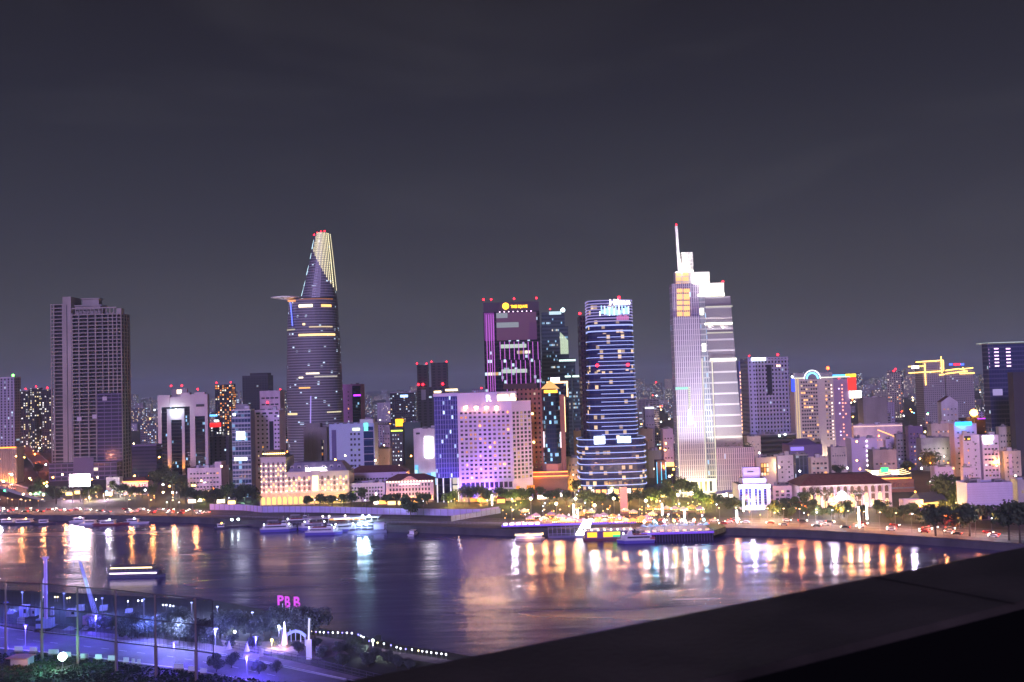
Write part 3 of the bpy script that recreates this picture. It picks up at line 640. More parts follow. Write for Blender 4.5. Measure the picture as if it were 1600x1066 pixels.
def stripe(py, m, h=.75, a=None, grow=.55, front=False):
    z = f.z(py, 955)
    for A_, B_, z0, z1, y0 in zs:
        if z0-.1 <= z < z1+.5:
            P = sup(f.x(A_)-grow, f.x(B_)+grow, y0-grow, 34+grow, 56)
            Q = sup(f.x(A_)+.1, f.x(B_)-.1, y0+.15, 33.8, 56); b = MB(); n = 56
            for i in range(n):
                j = (i+1) % n
                if front and not (f.x(936) < P[i][0] < f.x(1000) and P[i][1] < 10): continue
                b.face([(*P[i], z), (*P[j], z), (*P[j], z+h), (*P[i], z+h)], 0, smooth=True); b.face([(*P[i], z+h), (*P[j], z+h), (*Q[j], z+h), (*Q[i], z+h)]); b.face([(*Q[i], z), (*Q[j], z), (*P[j], z), (*P[i], z)])
            if b.v: b.build('light_stripe', m, T)
            return
st = glow('#a4b2ff', 1.35); st2 = glow('#b0a4f0', .75)
for i in range(8): stripe(470+i*4.6, st2, .8)
stripe(509, st, 1.0); stripe(518, st, .9)
for k in range(26):
    py = 527+k*6.35
    if py < 682: stripe(py, st, .42, front=(k % 2 == 0))
for py in (687, 698, 708, 717, 726, 739, 749, 759, 772): stripe(py, glow('#a8b8ff', 1.35), .55)
art = glow('#a8dcff', 1.8); zb = f.z(493, 960); zt = f.z(477, 960)
for k in range(19):
    px = 942+k*2.5; h = (zt-zb)*(.45+.55*abs(math.sin(k*1.7))); b = MB(); x = f.x(px); b.box(x-.42, .55, zb+rng.uniform(0, 1.5), x+.42, .95, zb+h); b.build('led_strip', art if k % 3 else glow('#d8f0ff', 2.6), T)
for k in range(7): b = MB(); x = f.x(969+k*2.8); b.box(x-.5, .55, f.z(500, 970), x+.5, .95, f.z(494-(k % 3), 970)); b.build('led_strip', glow('#d878c0', 1.0), T)
text(T, 'Hilton', 5.6, (f.x(973.5), .2, f.z(476, 969)), glow('#ffffff', 9), sx=1.05, ext=.3)
for px, py, c in ((926, 0, 0), (962, 1, 1), (973, 2, 1)):
    b = MB(); b.box(f.x(px), -1.3, f.z(694-c*2, px), f.x(px)+(7.6 if not c else 4.6), -.7, f.z(682, px)); b.build('lit_panel', glow('#d8e8ff' if not c else '#b8e0ff', 8 if not c else 5), T)
for px, py in ((935, 571), (983, 570), (974, 466)): b = MB(); b.ball((f.x(px), .4 if py > 500 else 6, f.z(py, px)+(1 if py < 500 else 0)), 1.1); b.build('beacon', redl, T)
b = MB(); b.box(f.x(912), 14, 0, f.x(921), 40, f.z(491, 915), 0); b.build('rear_slab', fac('maroon_slab', '#241028', '#1c0c28', 2, 3.6, .5, .6, .03, MIX, .8), T)
beacon(T, (f.x(912.5), 15, f.z(491, 915)), .9, 1)
entr = glow('#ffb46a', 2.2)
for k in range(9): b = MB(); x = f.x(920+k*9.5); b.box(x-1.6, -1.0+abs(k-4)*.25, 1, x+1.6, -.6+abs(k-4)*.25, 4.6); b.build('shopfront', entr if k % 3 else glow('#ffe8d0', 3), T)
# ---- 8 spired tower
f = Fr(1056, 1176, 690, 600)
def fx(px, py): return f.x(px+(600-py)*.0297)
T = f.root('spired_tower', 'tall grey-violet tower with floodlit stepped crown and slanting white spire', 'skyscraper')
fin = fac('fin_wall', (.50, .44, .54), (.16, .13, .22), 1.5, 3.9, .55, .93, .006, COOL, 1.2)
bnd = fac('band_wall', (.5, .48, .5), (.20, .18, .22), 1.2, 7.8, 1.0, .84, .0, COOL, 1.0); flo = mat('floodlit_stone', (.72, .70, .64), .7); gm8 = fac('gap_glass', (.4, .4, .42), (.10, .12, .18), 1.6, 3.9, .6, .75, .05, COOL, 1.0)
ZL = f.z(495, 1060)
b = MB(); b.prism([(0, 0), (f.x(1098), 0), (f.x(1098), 15), (0, 15)], 10, ZL, 0, 1); b.build('fin_shaft', [fin, roofm], T)
b = MB(); b.prism([(f.x(1098.2), 1.5), (f.x(1114), 1.5), (f.x(1114), 17), (f.x(1098.2), 17)], 8, f.z(462, 1098), 0, 1, poly1=[(f.x(1098.2), 1.5), (f.x(1107), 1.5), (f.x(1107), 17), (f.x(1098.2), 17)]); b.build('stair_shaft', [gm8, roofm], T)
zr, xr0 = f.z(463, 1120), f.x(1107.2)
b = MB(); b.prism([(xr0, 3), (f.x(1159), 3), (f.x(1159), 24), (xr0, 24)], f.z(700, 1130), zr, 0, 1, poly1=[(xr0, 3), (f.x(1148), 3), (f.x(1148), 24), (xr0, 24)]); b.build('banded_shaft', [bnd, roofm], T)
b = MB(); b.box(0, -.1, 0, f.x(1114), 15.5, 10); 
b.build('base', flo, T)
for i in range(7): b = MB(); x = f.x(1060+i*7.4); b.box(x-.9, -.5, 1, x+.9, -.12, 8); b.build('base_window', wl2 if i % 3 else dglass, T)
b = MB(); b.box(f.x(1114.2), 1, 0, f.x(1175), 26, f.z(700, 1140), 0, 1); b.build('podium', [fin, roofm], T)
# crown steps
def step(p0, p1, yb, yt, y0, y1, m, name='crown_block'): b = MB(); b.box(fx(p0, (yb+yt)/2), y0, f.z(yb, p0), fx(p1, (yb+yt)/2), y1, f.z(yt, p0), 0); return b.build(name, m, T)
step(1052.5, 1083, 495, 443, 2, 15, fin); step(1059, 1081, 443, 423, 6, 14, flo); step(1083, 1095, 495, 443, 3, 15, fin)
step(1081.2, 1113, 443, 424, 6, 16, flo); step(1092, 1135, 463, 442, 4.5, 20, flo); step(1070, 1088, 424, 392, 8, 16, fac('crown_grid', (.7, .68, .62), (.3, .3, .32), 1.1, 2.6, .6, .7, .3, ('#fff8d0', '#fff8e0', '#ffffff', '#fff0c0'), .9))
cg = glow('#ffc478', 1.5)
for i, (ya, yb) in enumerate(((430, 425), (438, 432), (449, 441), (457, 451), (468, 459), (476, 470), (485, 478), (494, 487))):
    for p0, p1 in ((1059.5, 1068), (1070, 1079.5)):
        b = MB(); yy = 5.6 if yb < 442 else 1.6; b.box(fx(p0, ya), yy-.2, f.z(ya, p0), fx(p1, ya), yy+.3, f.z(yb, p0)); b.build('crown_window', cg, T)
fl = glow('#fffbe0', 4.5)
for p0, p1, py, yy in ((1086, 1111, 441.5, 5.2), (1092, 1135, 461.5, 3.6), (1103, 1146, 507, 1.6), (1111, 1152, 563, 1.7), (1072, 1087, 423, 7)):
    b = MB(); b.box(fx(p0, py), yy-.6, f.z(py, p0)-.3, fx(p1, py), yy, f.z(py, p0)+1.0); b.build('ledge_light', fl, T)
for px, py, yy, e in ((1092, 444, 1, 2600), (1106, 444, 1, 2600), (1098, 463, -2, 3600), (1112, 463, -2, 3600), (1127, 463, -2, 3600), (1066, 428, 0, 2600), (1080, 424, 2, 2400)):
    lamp('crown_flood', (fx(px, py), yy-3, f.z(py, px)+.5), e, '#fffbe4', .6, 120, (fx(px, py), yy+6, f.z(py, px)+7), T)
for px in (1112, 1124, 1138, 1152): lamp('terrace_flood', (f.x(px), -3, f.z(699, px)+1.5), 9000, '#fff6d8', .8, 75, (f.x(px), 3, f.z(672, px)), T)
for px, py in ((1116, 545), (1136, 545), (1112, 490), (1132, 490)): lamp('ledge_flood', (f.x(px), -1.5, f.z(py, px)+16), 2500, '#fff6e0', .5, 110, (f.x(px), 3, f.z(py, px)+19), T)
for py in (479, 520): 
    b = MB(); b.box(fx(1105, py), 2.2, f.z(py+1, 1110), fx(1147, py), 2.9, f.z(py-1, 1110)); b.build('ledge_light', glow('#f0ecd8', .7), T)
b = MB(); b.box(f.x(1100), .8, f.z(549, 1097), f.x(1105), 1.45, f.z(537, 1097)); b.box(f.x(1098.5), .8, f.z(492, 1092), f.x(1104), 1.45, f.z(482, 1092)); b.build('shaft_light', fl, T)
b = MB(); b.prism([(f.x(1073), -.5), (f.x(1080), -.5), (f.x(1080), -.06), (f.x(1073), -.06)], f.z(663, 1076), f.z(640, 1076), 0, poly1=[(f.x(1074.5), -.5), (f.x(1078), -.5), (f.x(1078), -.06), (f.x(1074.5), -.06)]); b.build('facade_light', fl, T)
for k in range(13): b = MB(); b.box(f.x(1074.6), -.4, f.z(606+k*3, 1076)-.5, f.x(1078), -.06, f.z(606+k*3, 1076)+.5); b.build('facade_slot_light', glow('#f4f4e0', 1.0), T)
b = MB(); b.box(f.x(1055), -.3, f.z(609, 1060), f.x(1075), -.06, f.z(605, 1060)); b.build('lit_floor', glow('#a0e8d8', 1.2), T)
for px in (1056.2, 1098, 1113.6): b = MB(); b.bar((f.x(px), -.6, 9), (f.x(px), -.6, f.z(650 if px < 1058 else 560, px)), .4, 0); b.build('edge_light', glow('#f4ecd8', 1.1), T)
# spire
b = MB(); xa, za = fx(1068, 443), f.z(443, 1068); xb, zb_ = fx(1062, 350), f.z(350, 1062)
b.bar((xa, 9.6, za), (xb, 9.6, zb_), 1.35, 0, 8, 1.05); b.build('spire', mat('spire_white', (.85, .85, .82), .5), T)
b = MB(); zw = f.z(398, 1067); b.prism([(xa-2.2, 7), (xa+3.4, 7), (xa+3.4, 12), (xa-2.2, 12)], za, zw, 0, poly1=[(fx(1064.8, 398), 8.4), (fx(1067, 398), 8.4), (fx(1067, 398), 10.8), (fx(1064.8, 398), 10.8)]); b.build('spire_fin', M['spire_white'], T)
for px, e in ((1060, 210000), (1074, 210000), (1090, 210000), (1106, 190000)): lamp('facade_flood', (f.x(px), -52, 3), e, '#e8f0f4', 1.5, 62, (f.x(px), 0, 95), T)
for px, e in ((1118, 230000), (1140, 230000)): lamp('facade_flood', (f.x(px), -40, 3), e, '#f4f0ff', 1.5, 50, (f.x(px), 0, 80), T)
for px in (1056, 1066, 1080, 1095): lamp('base_flood', (f.x(px), -9, 1.5), 9000, '#fff4c8', .6, parent=T)
lamp('spire_flood', (fx(1067, 443), -6, za+2), 42000, '#fffdf0', .6, 60, (xb, 9, zb_-22), T); lamp('spire_flood', (fx(1072, 430), 0, za+12), 30000, '#fffdf0', .6, 50, (xb, 9, zb_-8), T)
beacon(T, (xb, 9.6, zb_), .6, .6); beacon(T, (fx(1134, 442), 6, f.z(442, 1130)), .7, 1)
gb = mat('terrace_plants', (.06, .1, .03), .9, var=.3, vs=1.)
b = MB()
for k in range(160):
    x, y, z = rng.uniform(f.x(1121), f.x(1174)), rng.uniform(1.5, 6), f.z(700, 1140)+rng.uniform(.3, 3); s_ = rng.uniform(.5, 1.1); a_ = rng.uniform(0, 6.28)
    b.face([(x, y, z), (x+s_*math.cos(a_), y+s_*math.sin(a_), z+.3), (x+s_*.4, y+.3, z+s_)])
b.build('terrace_planting', gb, T)
# ================================================================ the waterfront, left and middle
rng = random.Random(5)
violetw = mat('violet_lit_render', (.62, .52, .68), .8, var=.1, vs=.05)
# ---- purple grid hotel
f = Fr(679, 831, 676, 690)
T = f.root('grid_hotel', 'broad mauve grid-windowed hotel with letter R on its crown and blue glass wing', 'hotel')
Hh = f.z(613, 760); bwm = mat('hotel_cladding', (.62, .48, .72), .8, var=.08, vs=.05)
xs, xe, xm = f.x(679), f.x(831), f.x(716)
wg = fac('hotel_wing_glass', '#5a54a8', '#2c2c78', 1.5, 3.4, .8, .74, .10, MIX, 1.6)
b = MB(); b.box(f.x(679), 3, f.z(748, 690), xm-.1, 30, f.z(620, 690), 0, 1); b.build('glass_wing', [wg, roofm], T)
b = MB(); b.box(f.x(680), 4, 0, xm-.1, 30, f.z(748, 690), 0, 1); b.build('wing_base', [fac('wing_base_glass', '#18162c', '#0e0c1c', 5.5, 6.0, .92, .85, .25, WARM, .8), roofm], T)
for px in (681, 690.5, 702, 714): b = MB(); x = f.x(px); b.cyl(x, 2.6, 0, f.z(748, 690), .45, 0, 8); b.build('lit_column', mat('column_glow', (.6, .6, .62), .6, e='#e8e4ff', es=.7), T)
b = MB(); b.box(f.x(691), -.5, 4.5, f.x(702), 3, 5.6); b.build('entrance_canopy', glow('#e0f4ff', 3), T)
for k in range(9): b = MB(); x = f.x(680+k*4.1); b.box(x, 2.5, f.z(748, 690), x+.22, 2.95, f.z(622, 690)); b.build('mullion', mat('wing_mullion', (.35, .32, .6), .5), T)
xc = f.x(801)
P = [(xm, 0), (xc, 0), (f.x(831, 9), 9), (f.x(831, 9), 32), (xm, 32)]
b = MB(); b.prism(P, 0, f.z(628, 760), 0, 1); b.build('main_wall', [bwm, roofm], T)
b = MB(); b.prism([(xm, .02), (f.x(779), .02), (f.x(779), 30), (xm, 30)], f.z(628, 760)+.01, Hh, 0, 1); b.build('crown_wall', [bwm, roofm], T)
text(T, 'R', 6.2, (f.x(765), -.2, f.z(627, 765)), glow('#f0f4ff', 4), ext=.2)
b = MB(); b.box(f.x(776), 1.2, f.z(628, 790), f.x(809), 12, f.z(612, 790), 0); b.build('sign_tower', pinkw, T)
b = MB(); b.box(f.x(777), .5, f.z(626, 790), f.x(808), 1.1, f.z(622, 790)); b.box(f.x(777), .55, f.z(622, 790), f.x(796), 1.1, f.z(617, 790)); b.box(f.x(800), .6, f.z(621, 790), f.x(806), 1.1, f.z(616, 790)); b.build('roof_sign', glow('#fff0a8', 5), T)
for p0, p1, py in ((679, 690, 612.5), (697, 716, 610)): b = MB(); b.box(f.x(p0), 6, f.z(py+1.5, 690), f.x(p1), 7, f.z(py-1.5, 690)); b.build('roof_light_bar', glow('#ffe0a0', 5), T)
b = MB(); b.box(f.x(678), 2.8, f.z(620, 690), xm, 30, f.z(615, 690)); b.build('wing_parapet', bwm, T)
for px in (718.5, 725.5, 732.5, 739.5, 746.8, 754.2, 761.8, 769.2, 776.8, 784, 791, 798): b = MB(); x = f.x(px); b.box(x-.35, -.42, f.z(750, 757), x+.35, -.02, f.z(642, 757)); b.build('pilaster', bwm, T)
cells = []; cols = [722, 729, 736, 743, 750.5, 758, 765.5, 773, 780.5, 787.5, 794.5]
for r in range(16):
    z = f.z(645+r*6.75, 757)
    for px in cols: cells.append((f.x(px), 0, z))
rng.shuffle(cells)
ww = glowr('#ffa850', 2.6); wv = mat('violet_glass', (.05, .03, .07), .15)
windows(T, cells, 2.05, 1.75, bwm, [(wv, .56), (ww, .34), (mat('curtain_glass', (.16, .1, .18), .4), .10)], rng)
rzb = math.atan2(9, f.x(831, 9)-xc); Lb = math.hypot(9, f.x(831, 9)-xc); cells = []
for r in range(17):
    for k in range(5): t_ = (.09+k*.2)*Lb; cells.append((xc+t_*math.cos(rzb), t_*math.sin(rzb), f.z(645+r*6.3, 815)))
windows(T, cells, 2.0, 1.8, greyw, [(dglass, .72), (wl2, .2), (wv, .08)], rng, rzb)
for k in range(11): place(wmesh(2.7, 4.2, wv, bwm), 'window', T, (f.x(722.5+k*7.35), 0, f.z(758, 757)), 0)
for k in range(11): place(wmesh(2.7, 5.2, wv, bwm), 'window', T, (f.x(722.5+k*7.35), 0, f.z(771, 757)), 0)
for py in (749.5, 764.5): b = MB(); b.box(xm-.2, -.5, f.z(py+.6, 757), xc+.2, 0, f.z(py-.6, 757)); b.build('string_course', bwm, T)
for px in (729, 745.5, 761.5, 777.5):
    b = MB(); zf = f.z(637, px); b.box(f.x(px)-1.1, -.8, zf-.5, f.x(px)+1.1, -.2, zf+.8, 0); b.face([(f.x(px)-1.0, -.83, zf-.4), (f.x(px)+1.0, -.83, zf-.4), (f.x(px)+1.0, -.83, zf+.7), (f.x(px)-1.0, -.83, zf+.7)], 1); b.build('wall_floodlight', [metal, glow('#ffc878', 300)], T)
    lamp('facade_lamp', (f.x(px), -2.2, f.z(640, px)), 800, '#ffc070', .5, parent=T)
for px in (725, 745, 765, 785): lamp('added_wash', (f.x(px), -11, 2), 90000, '#7a4cff', 1, 120, (f.x(px), 0, 34), T)  # violet spots added to tint the hotel front
for px in (803, 826): b = MB(); b.box(f.x(px, 3)-3.2, 1 if px < 810 else 6, f.z(768, px), f.x(px, 3)+3.2, 1.5 if px < 810 else 6.5, f.z(760, px)); b.build('orange_banner', glow('#ff8a20', 1.6), T)
roofclutter(T, xm+4, 12, xc, 30, f.z(628, 760), rng, 5)
# ---- floodlit cream hotel by the river
f = Fr(408, 545, 690, 760)
T = f.root('cream_hotel', 'floodlit cream colonial hotel with taller left wing and rows of arched lit windows', 'hotel')
cm = mat('cream_stucco', (.6, .52, .52), .8, var=.08, vs=.08); hr = mat('hotel_roof', (.2, .17, .26), .85, var=.2, vs=.3)
zb, zt1, zt2 = 8.5, f.z(716, 425), f.z(738, 495)
x1, x2, x3 = f.x(447), f.x(545), f.x(488)
b = MB(); b.box(0, 0, zb, x1, 26, zt1, 0, 1); b.build('wing_wall', [cm, roofm], T)
b = MB(); b.box(x1+.05, .8, zb, x2, 24, zt2, 0, 1); b.build('main_wall', [cm, roofm], T)
b = MB(); b.box(0, -.2, 0, x2, 24, zb-.3, 0); b.build('arcade_wall', mat('arcade_stone', (.62, .52, .4), .8), T)
b = MB(); b.box(-.5, -.9, zb-.3, x2+.3, .8, zb+.4); b.build('arcade_cornice', cm, T)
for z, a, c, y in ((zt1, 0, x1, 0), (zt2, x1, x2, .8)): b = MB(); b.box(a-.4, y-.7, z-.3, c+.3, y+1, z+.7); b.build('cornice', cm, T)
b = MB(); z0 = zt2+.7; b.prism([(x1+1, 2), (x2-1, 2), (x2-1, 23), (x1+1, 23)], z0, z0+6, 0, poly1=[(x1+5, 6), (x2-6, 6), (x2-6, 19), (x1+5, 19)]); b.build('hip_roof', hr, T)
b = MB(); b.box(f.x(412), 4, zt1+.7, f.x(443), 20, zt1+2); b.box(f.x(414), 6, zt1+2, f.x(436), 16, zt1+5); b.build('roof_pavilion', mat('dark_timber', (.1, .07, .06), .8), T)
for k in range(12): b = MB(); x = f.x(411+k*3); b.ball((x, 2.5, zt1+3), .55); b.build('roof_terrace_bulb', glow('#ffd080', 8), T)
text(T, 'MAJESTIC', 3.2, (f.x(494), .9, z0+.4), glow('#fffaff', 7), sx=1.15, ext=.2); b = MB(); b.box(f.x(478), .8, z0-.5, f.x(511), 1.2, z0+.2); b.build('sign_rail', glow('#fff0ff', 5), T)
wins = []
gw, gw2 = glow('#ffca80', 1.8), glow('#ffdca8', 2.6)
def arched(w_, h_, gm_):
    k = ('arch', w_, h_, gm_.name)
    if k not in WM:
        b = MB(); n = 8; P = [(-w_/2, -.06, -h_/2), (w_/2, -.06, -h_/2)]+[(w_/2*math.cos(math.pi*i/n), -.06, h_/2-w_/2+w_/2*math.sin(math.pi*i/n)) for i in range(n+1)]
        b.face(P, 0); Q = P[1:]+[P[0]]
        for p, q in zip(Q, Q[1:]): b.bar((p[0], -.1, p[2]), (q[0], -.1, q[2]), .14, 1, 4)
        b.box(-w_/2-.2, -.5, -h_/2-.25, w_/2+.2, 0, -h_/2, 1); b.box(-.05, -.12, -h_/2, .05, -.05, h_/2-.2, 1); WM[k] = b.mesh('window', [gm_, cm])
    return WM[k]
brownglass = mat('shutter_brown', (.12, .07, .05), .6)
for r in range(6):
    for k in range(5): place(arched(1.5, 2.3, brownglass if rng.random() < .75 else gw), 'window', T, (f.x(412.5+k*7.6), 0, zb+2.6+r*((zt1-zb-3)/6)), 0)
for r in range(3):
    for px in (452, 459, 467.5, 475.5, 483, 503.5, 513, 522.5, 532, 541): place(arched(1.7, 2.6, brownglass if rng.random() < .7 else gw), 'window', T, (f.x(px), .8, zb+2.8+r*((zt2-zb-3)/3)), 0)
for px in (455, 466, 477, 505, 517, 529): b = MB(); x = f.x(px); b.box(x-1.1, 3.6, z0+1.2, x+1.1, 5.8, z0+4, 0); b.box(x-.7, 3.45, z0+1.6, x+.7, 3.58, z0+3.4, 1); b.build('dormer', [cm, dglass], T)
b = MB(); b.box(f.x(486), -.4, zb+.4, f.x(500), .78, zt2+1.2); b.build('entrance_bay', cm, T)
b = MB(); b.box(f.x(488.5), -.7, zb+1, f.x(497.5), -.42, zt2-2.5); b.build('entrance_glow', glow('#ffe8a0', 3.2), T)
for k in range(16):
    px = 411+k*8.4
    if 474 < px < 488 and 0: continue
    b = MB(); x = f.x(px); n = 8; w_ = 3.0; h_ = 6.0; b.face([(x-w_/2, -.3, .6), (x+w_/2, -.3, .6)]+[(x+w_/2*math.cos(math.pi*i/n), -.3, h_-w_/2+w_/2*math.sin(math.pi*i/n)) for i in range(n+1)]); b.build('arcade_window', glow('#ffc870', 1.8), T)
for k in range(17): b = MB(); x = f.x(407.2+k*8.4); b.box(x-.5, -.8, 0, x+.5, -.2, zb-.3); b.build('pilaster', M['arcade_stone'], T)
for k in range(9): lamp('facade_uplight', (f.x(413+k*15.5), -3.5, zb+1.2), 800, '#ffa870', .6, parent=T)
for k in range(7): lamp('arcade_lamp', (f.x(415+k*19), -5, 4.5), 900, '#ffbf70', .6, parent=T)
for r in (0, 1, 2, 3, 4, 5):
    for k in range(6): b = MB(); b.ball((f.x(409+k*7.6), -.7, zb+1.2+r*((zt1-zb-3)/6)), .42, 0, 6, 4); b.build('wall_light', glow('#ffd494', 7), T)
for r in (0, 1, 2):
    for px in (448.5, 455.5, 463, 471.5, 479.3, 499.5, 508, 518, 527, 537): b = MB(); b.ball((f.x(px), .1, zb+1.4+r*((zt2-zb-3)/3)), .42, 0, 6, 4); b.build('wall_light', glow('#ffd494', 7), T)
# roof terrace bar on its right end
f2 = Fr(512, 548, 712, 728)
t2 = f2.root('roof_terrace_bar', 'rooftop bar of timber frames with warm bulbs above the right end of the cream hotel', 'bar'); 
b = MB(); zz = f2.z(740, 530); b.box(0, 0, zz, f2.W, 12, zz+.4); 
for k in range(6): b.bar((k*f2.W/5, .3, zz), (k*f2.W/5, .3, zz+4.5), .15); b.bar((k*f2.W/5, 11, zz), (k*f2.W/5, 11, zz+4.5), .15)
b.box(-.5, -.5, zz+4.5, f2.W+.5, 12.5, zz+4.9); b.build('pergola', M['dark_timber'], t2)
for k in range(14): b = MB(); b.ball((k*f2.W/13, -.2+(k % 3)*2, zz+(4 if k % 2 else 2.2)), .5, 0, 6, 4); b.build('bulb', glow('#ffc070', 6), t2)
# ---- generic block with windows as parts
NB = [0]
def block(name, label, cat, p0, p1, yt, D, wall, depth=16, yaw=0., rows=0, cols=0, win=(1.5, 1.6), lit=.15, side=None, wallfac=None, roof='flat', z0=0., margin=.06, zm=(.1, .1), warm=.7, clutter=3, group=None, sidewin=None, frame=None):
    """a building front spanning p0..p1 at distance D; z0: height its walls start at"""
    yb = (yt+760)/2; q = (p1 if p0 < 800 else p0)-800; sd = abs(q)*depth/(D+depth); cap = max(3., .2*(p1-p0))
    if sd > cap: depth = max(4., cap*D/max(abs(q)-cap, 1)); sd = cap
    o0, o1 = p0, p1
    if q > 0: p0 = p0+.6*sd
    else: p1 = p1-.6*sd
    f = Fr(p0, p1, D, yb, yaw); f.clamp = True; T = f.root(name, label, cat, group); W = f.W; H = at((p0+p1)/2, yt, D+W/2*math.sin(f.yaw)).z-G; NB[0] += 1; r = random.Random(NB[0]*7)
    b = MB(); b.box(0, 0, z0, W, depth, H, 0, 1); b.build('wall', [wallfac or wall, roofm], T)
    if side is not None: b = MB(); b.box(W+.01, .1, z0, W+.12, depth, H-.1, 0); b.box(-.12, .1, z0, -.01, depth, H-.1, 0); b.build('side_wall', side, T)
    if roof == 'flat': b = MB(); parapet(b, 0, 0, W, depth, H); b.build('parapet', frame or wall, T)
    elif roof == 'hip':
        b = MB(); k = min(W, depth)*.4; b.prism([(-.6, -.6), (W+.6, -.6), (W+.6, depth+.6), (-.6, depth+.6)], H, H+k*.55, 0, poly1=[(k, k), (W-k, k), (W-k, depth-k+.01), (k, depth-k+.01)]); b.build('roof', tile, T)
    elif roof == 'gable':
        b = MB(); h = W*.35
        b.face([(-.4, -.4, H), (W/2, -.4, H+h), (W/2, depth+.4, H+h), (-.4, depth+.4, H)]); b.face([(W/2, -.4, H+h), (W+.4, -.4, H), (W+.4, depth+.4, H), (W/2, depth+.4, H+h)]); b.build('roof', tile, T)
        b = MB(); b.face([(0, 0, H), (W, 0, H), (W/2, 0, H+h)]); b.face([(W, depth, H), (0, depth, H), (W/2, depth, H+h)]); b.build('gable', wall, T)
    if rows:
        cells = []; ww_, hh_ = win
        for i in range(rows):
            z = z0+(H-z0)*zm[0]+(H-z0)*(1-zm[0]-zm[1])*(i+.5)/rows
            for j in range(cols): cells.append((W*margin+W*(1-2*margin)*(j+.5)/cols, 0, z))
        pw = W*(1-2*margin)/cols; ph = (H-z0)*(1-zm[0]-zm[1])/rows
        windows(T, cells, min(win[0], pw*.8), min(win[1], ph*.75), frame or wall, wchoice(lit, warm), r)
        if sidewin:
            for s in ((1,) if p0 < 800 else (-1,)):
                cells = [(W+.13 if s > 0 else -.13, depth*(j+.5)/sidewin, z0+(H-z0)*zm[0]+(H-z0)*(1-zm[0]-zm[1])*(i+.5)/rows) for i in range(rows) for j in range(sidewin)]
                windows(T, cells, min(win[0], depth/sidewin*.7), min(win[1], ph*.75), frame or wall, wchoice(lit, warm), r, R(90)*s)
    if D < 900 and (rows or cat in ('house', 'apartment block')):
        for i in range(min(10, 3+rows)):
            x = r.uniform(W*.08, W*.86); z = z0+(H-z0)*r.uniform(.12, .9); a = MB(); a.box(x, -.75, z, x+.95, -.05, z+.65); a.box(x+.1, -.6, z-.22, x+.85, -.05, z-.12); a.build('air_conditioner', r.choice((greyw, metal)), T)
        if r.random() < .6: a = MB(); x = r.uniform(W*.2, W*.8); a.bar((x, depth*.4, H), (x, depth*.4, H+r.uniform(4, 8)), .09, 0, 5); a.bar((x-.9, depth*.4, H+3.6), (x+.9, depth*.4, H+3.6), .06, 0, 4); a.build('antenna', metal, T)
    if clutter and roof == 'flat': roofclutter(T, 0, depth*.1, W, depth, H, r, clutter+2)
    return T, f, W, H
BT = lambda nm, w_, g_, p_, es=1.2, cw=3., ch=3.2, fx=.5, fy=.5, cols=MIX, rowp=0.: fac(nm, w_, g_, cw, ch, fx, fy, p_, cols, es, rowp)
# left edge
T, f, W, H = block('apartment_tower', 'pale grey-blue apartment tower cut by the left edge of the photo, green roof lamp', 'apartment block', -22, 29, 591, 1150, white, 26, wallfac=BT('apt1', (.36, .35, .42), '#10101c', .07, 1.3, 4.2, 3.3, .38, .6), clutter=2)
b = MB(); b.ball((f.x(19), 3, H+3), 1.6); b.build('green_roof_lamp', glow('#70ff60', 9), T)
for p0, p1, yt, D, l in ((33, 47, 611, 1400, 'dark apartment slab with scattered lit windows, left of three'), (47, 66, 607, 1430, 'dark apartment slab with red roof beacon, middle of three'), (66, 82, 609, 1400, 'dark apartment slab beside the unfinished tower, right of three')):
    T, f, W, H = block('apartment_slab', l, 'apartment block', p0, p1, yt, D, greyw, 22, wallfac=BT('apt2', '#2a2a2e', '#0c0c10', .3, 1.7, 3.4, 3.1, .5, .55, ('#ffd890', '#fff4d8', '#ffe8b0', '#ffffff')), clutter=1)
    beacon(T, (W/2, 3, H), 1.2, 2)
T, f, W, H = block('colonnade_hall', 'low hall with orange floodlit colonnade and glowing cornice at the left edge', 'hall', -20, 33, 699, 930, cream, 24, roof='none', clutter=0)
for k in range(15): b = MB(); x = W*(k+.5)/15; b.cyl(x, -1.6, 0, H-1.5, .5, 0, 8); b.build('column', cream, T)
b = MB(); b.box(-.6, -2.4, H-1.5, W+.6, 0, H); b.build('cornice', cream, T); b = MB(); b.box(-.6, -2.7, H-.9, W+.6, -2.45, H+.3); b.build('cornice_light', glow('#ffa030', 3), T)
for k in range(5): lamp('colonnade_uplight', (W*(k+.5)/5, -4, 1.5), 4500, '#ff9430', .5, parent=T)
block('purple_long_block', 'long low dark purple block with flat terraces left of the arch-fronted tower', 'building', 206, 250, 697, 900, mat('dusk_wall', (.16, .12, .24), .85), 30, wallfac=BT('dusk', '#2c2440', '#181430', .01, .8, 6, 3.4, .95, .4), clutter=4)
T, f, W, H = block('villa', 'old villa with dark red roof and orange lit eaves left of the arch-fronted tower', 'villa', 193, 236, 752, 790, pinkw, 18, roof='hip', rows=2, cols=8, win=(1.1, 2.0), lit=.2, clutter=0)
b = MB(); b.box(-.8, -1.0, H-.5, W+.8, -.62, H+.1); b.build('eaves_light', glow('#ff8c3a', 5), T); lamp('eaves_lamp', (W/2, -4, H-1), 5000, '#ff8c3a', 1, parent=T)
block('white_shed', 'small pale flat-roofed building beside the orange-eaved villa', 'building', 166, 190, 748, 800, white, 12, rows=1, cols=5, win=(1.3, 1.3), lit=.1, clutter=1)
T, f, W, H = block('stepped_block', 'pinkish white low block with stepped roofline and ribbon windows right of the arch-fronted tower', 'building', 293, 353, 733, 800, pinkw, 22, rows=4, cols=9, win=(1.9, 1.5), lit=.06, clutter=4)
b = MB(); b.box(f.x(334), 3, H, f.x(351), 16, f.z(722, 340), 0, 1); b.build('penthouse', [pinkw, roofm], T)
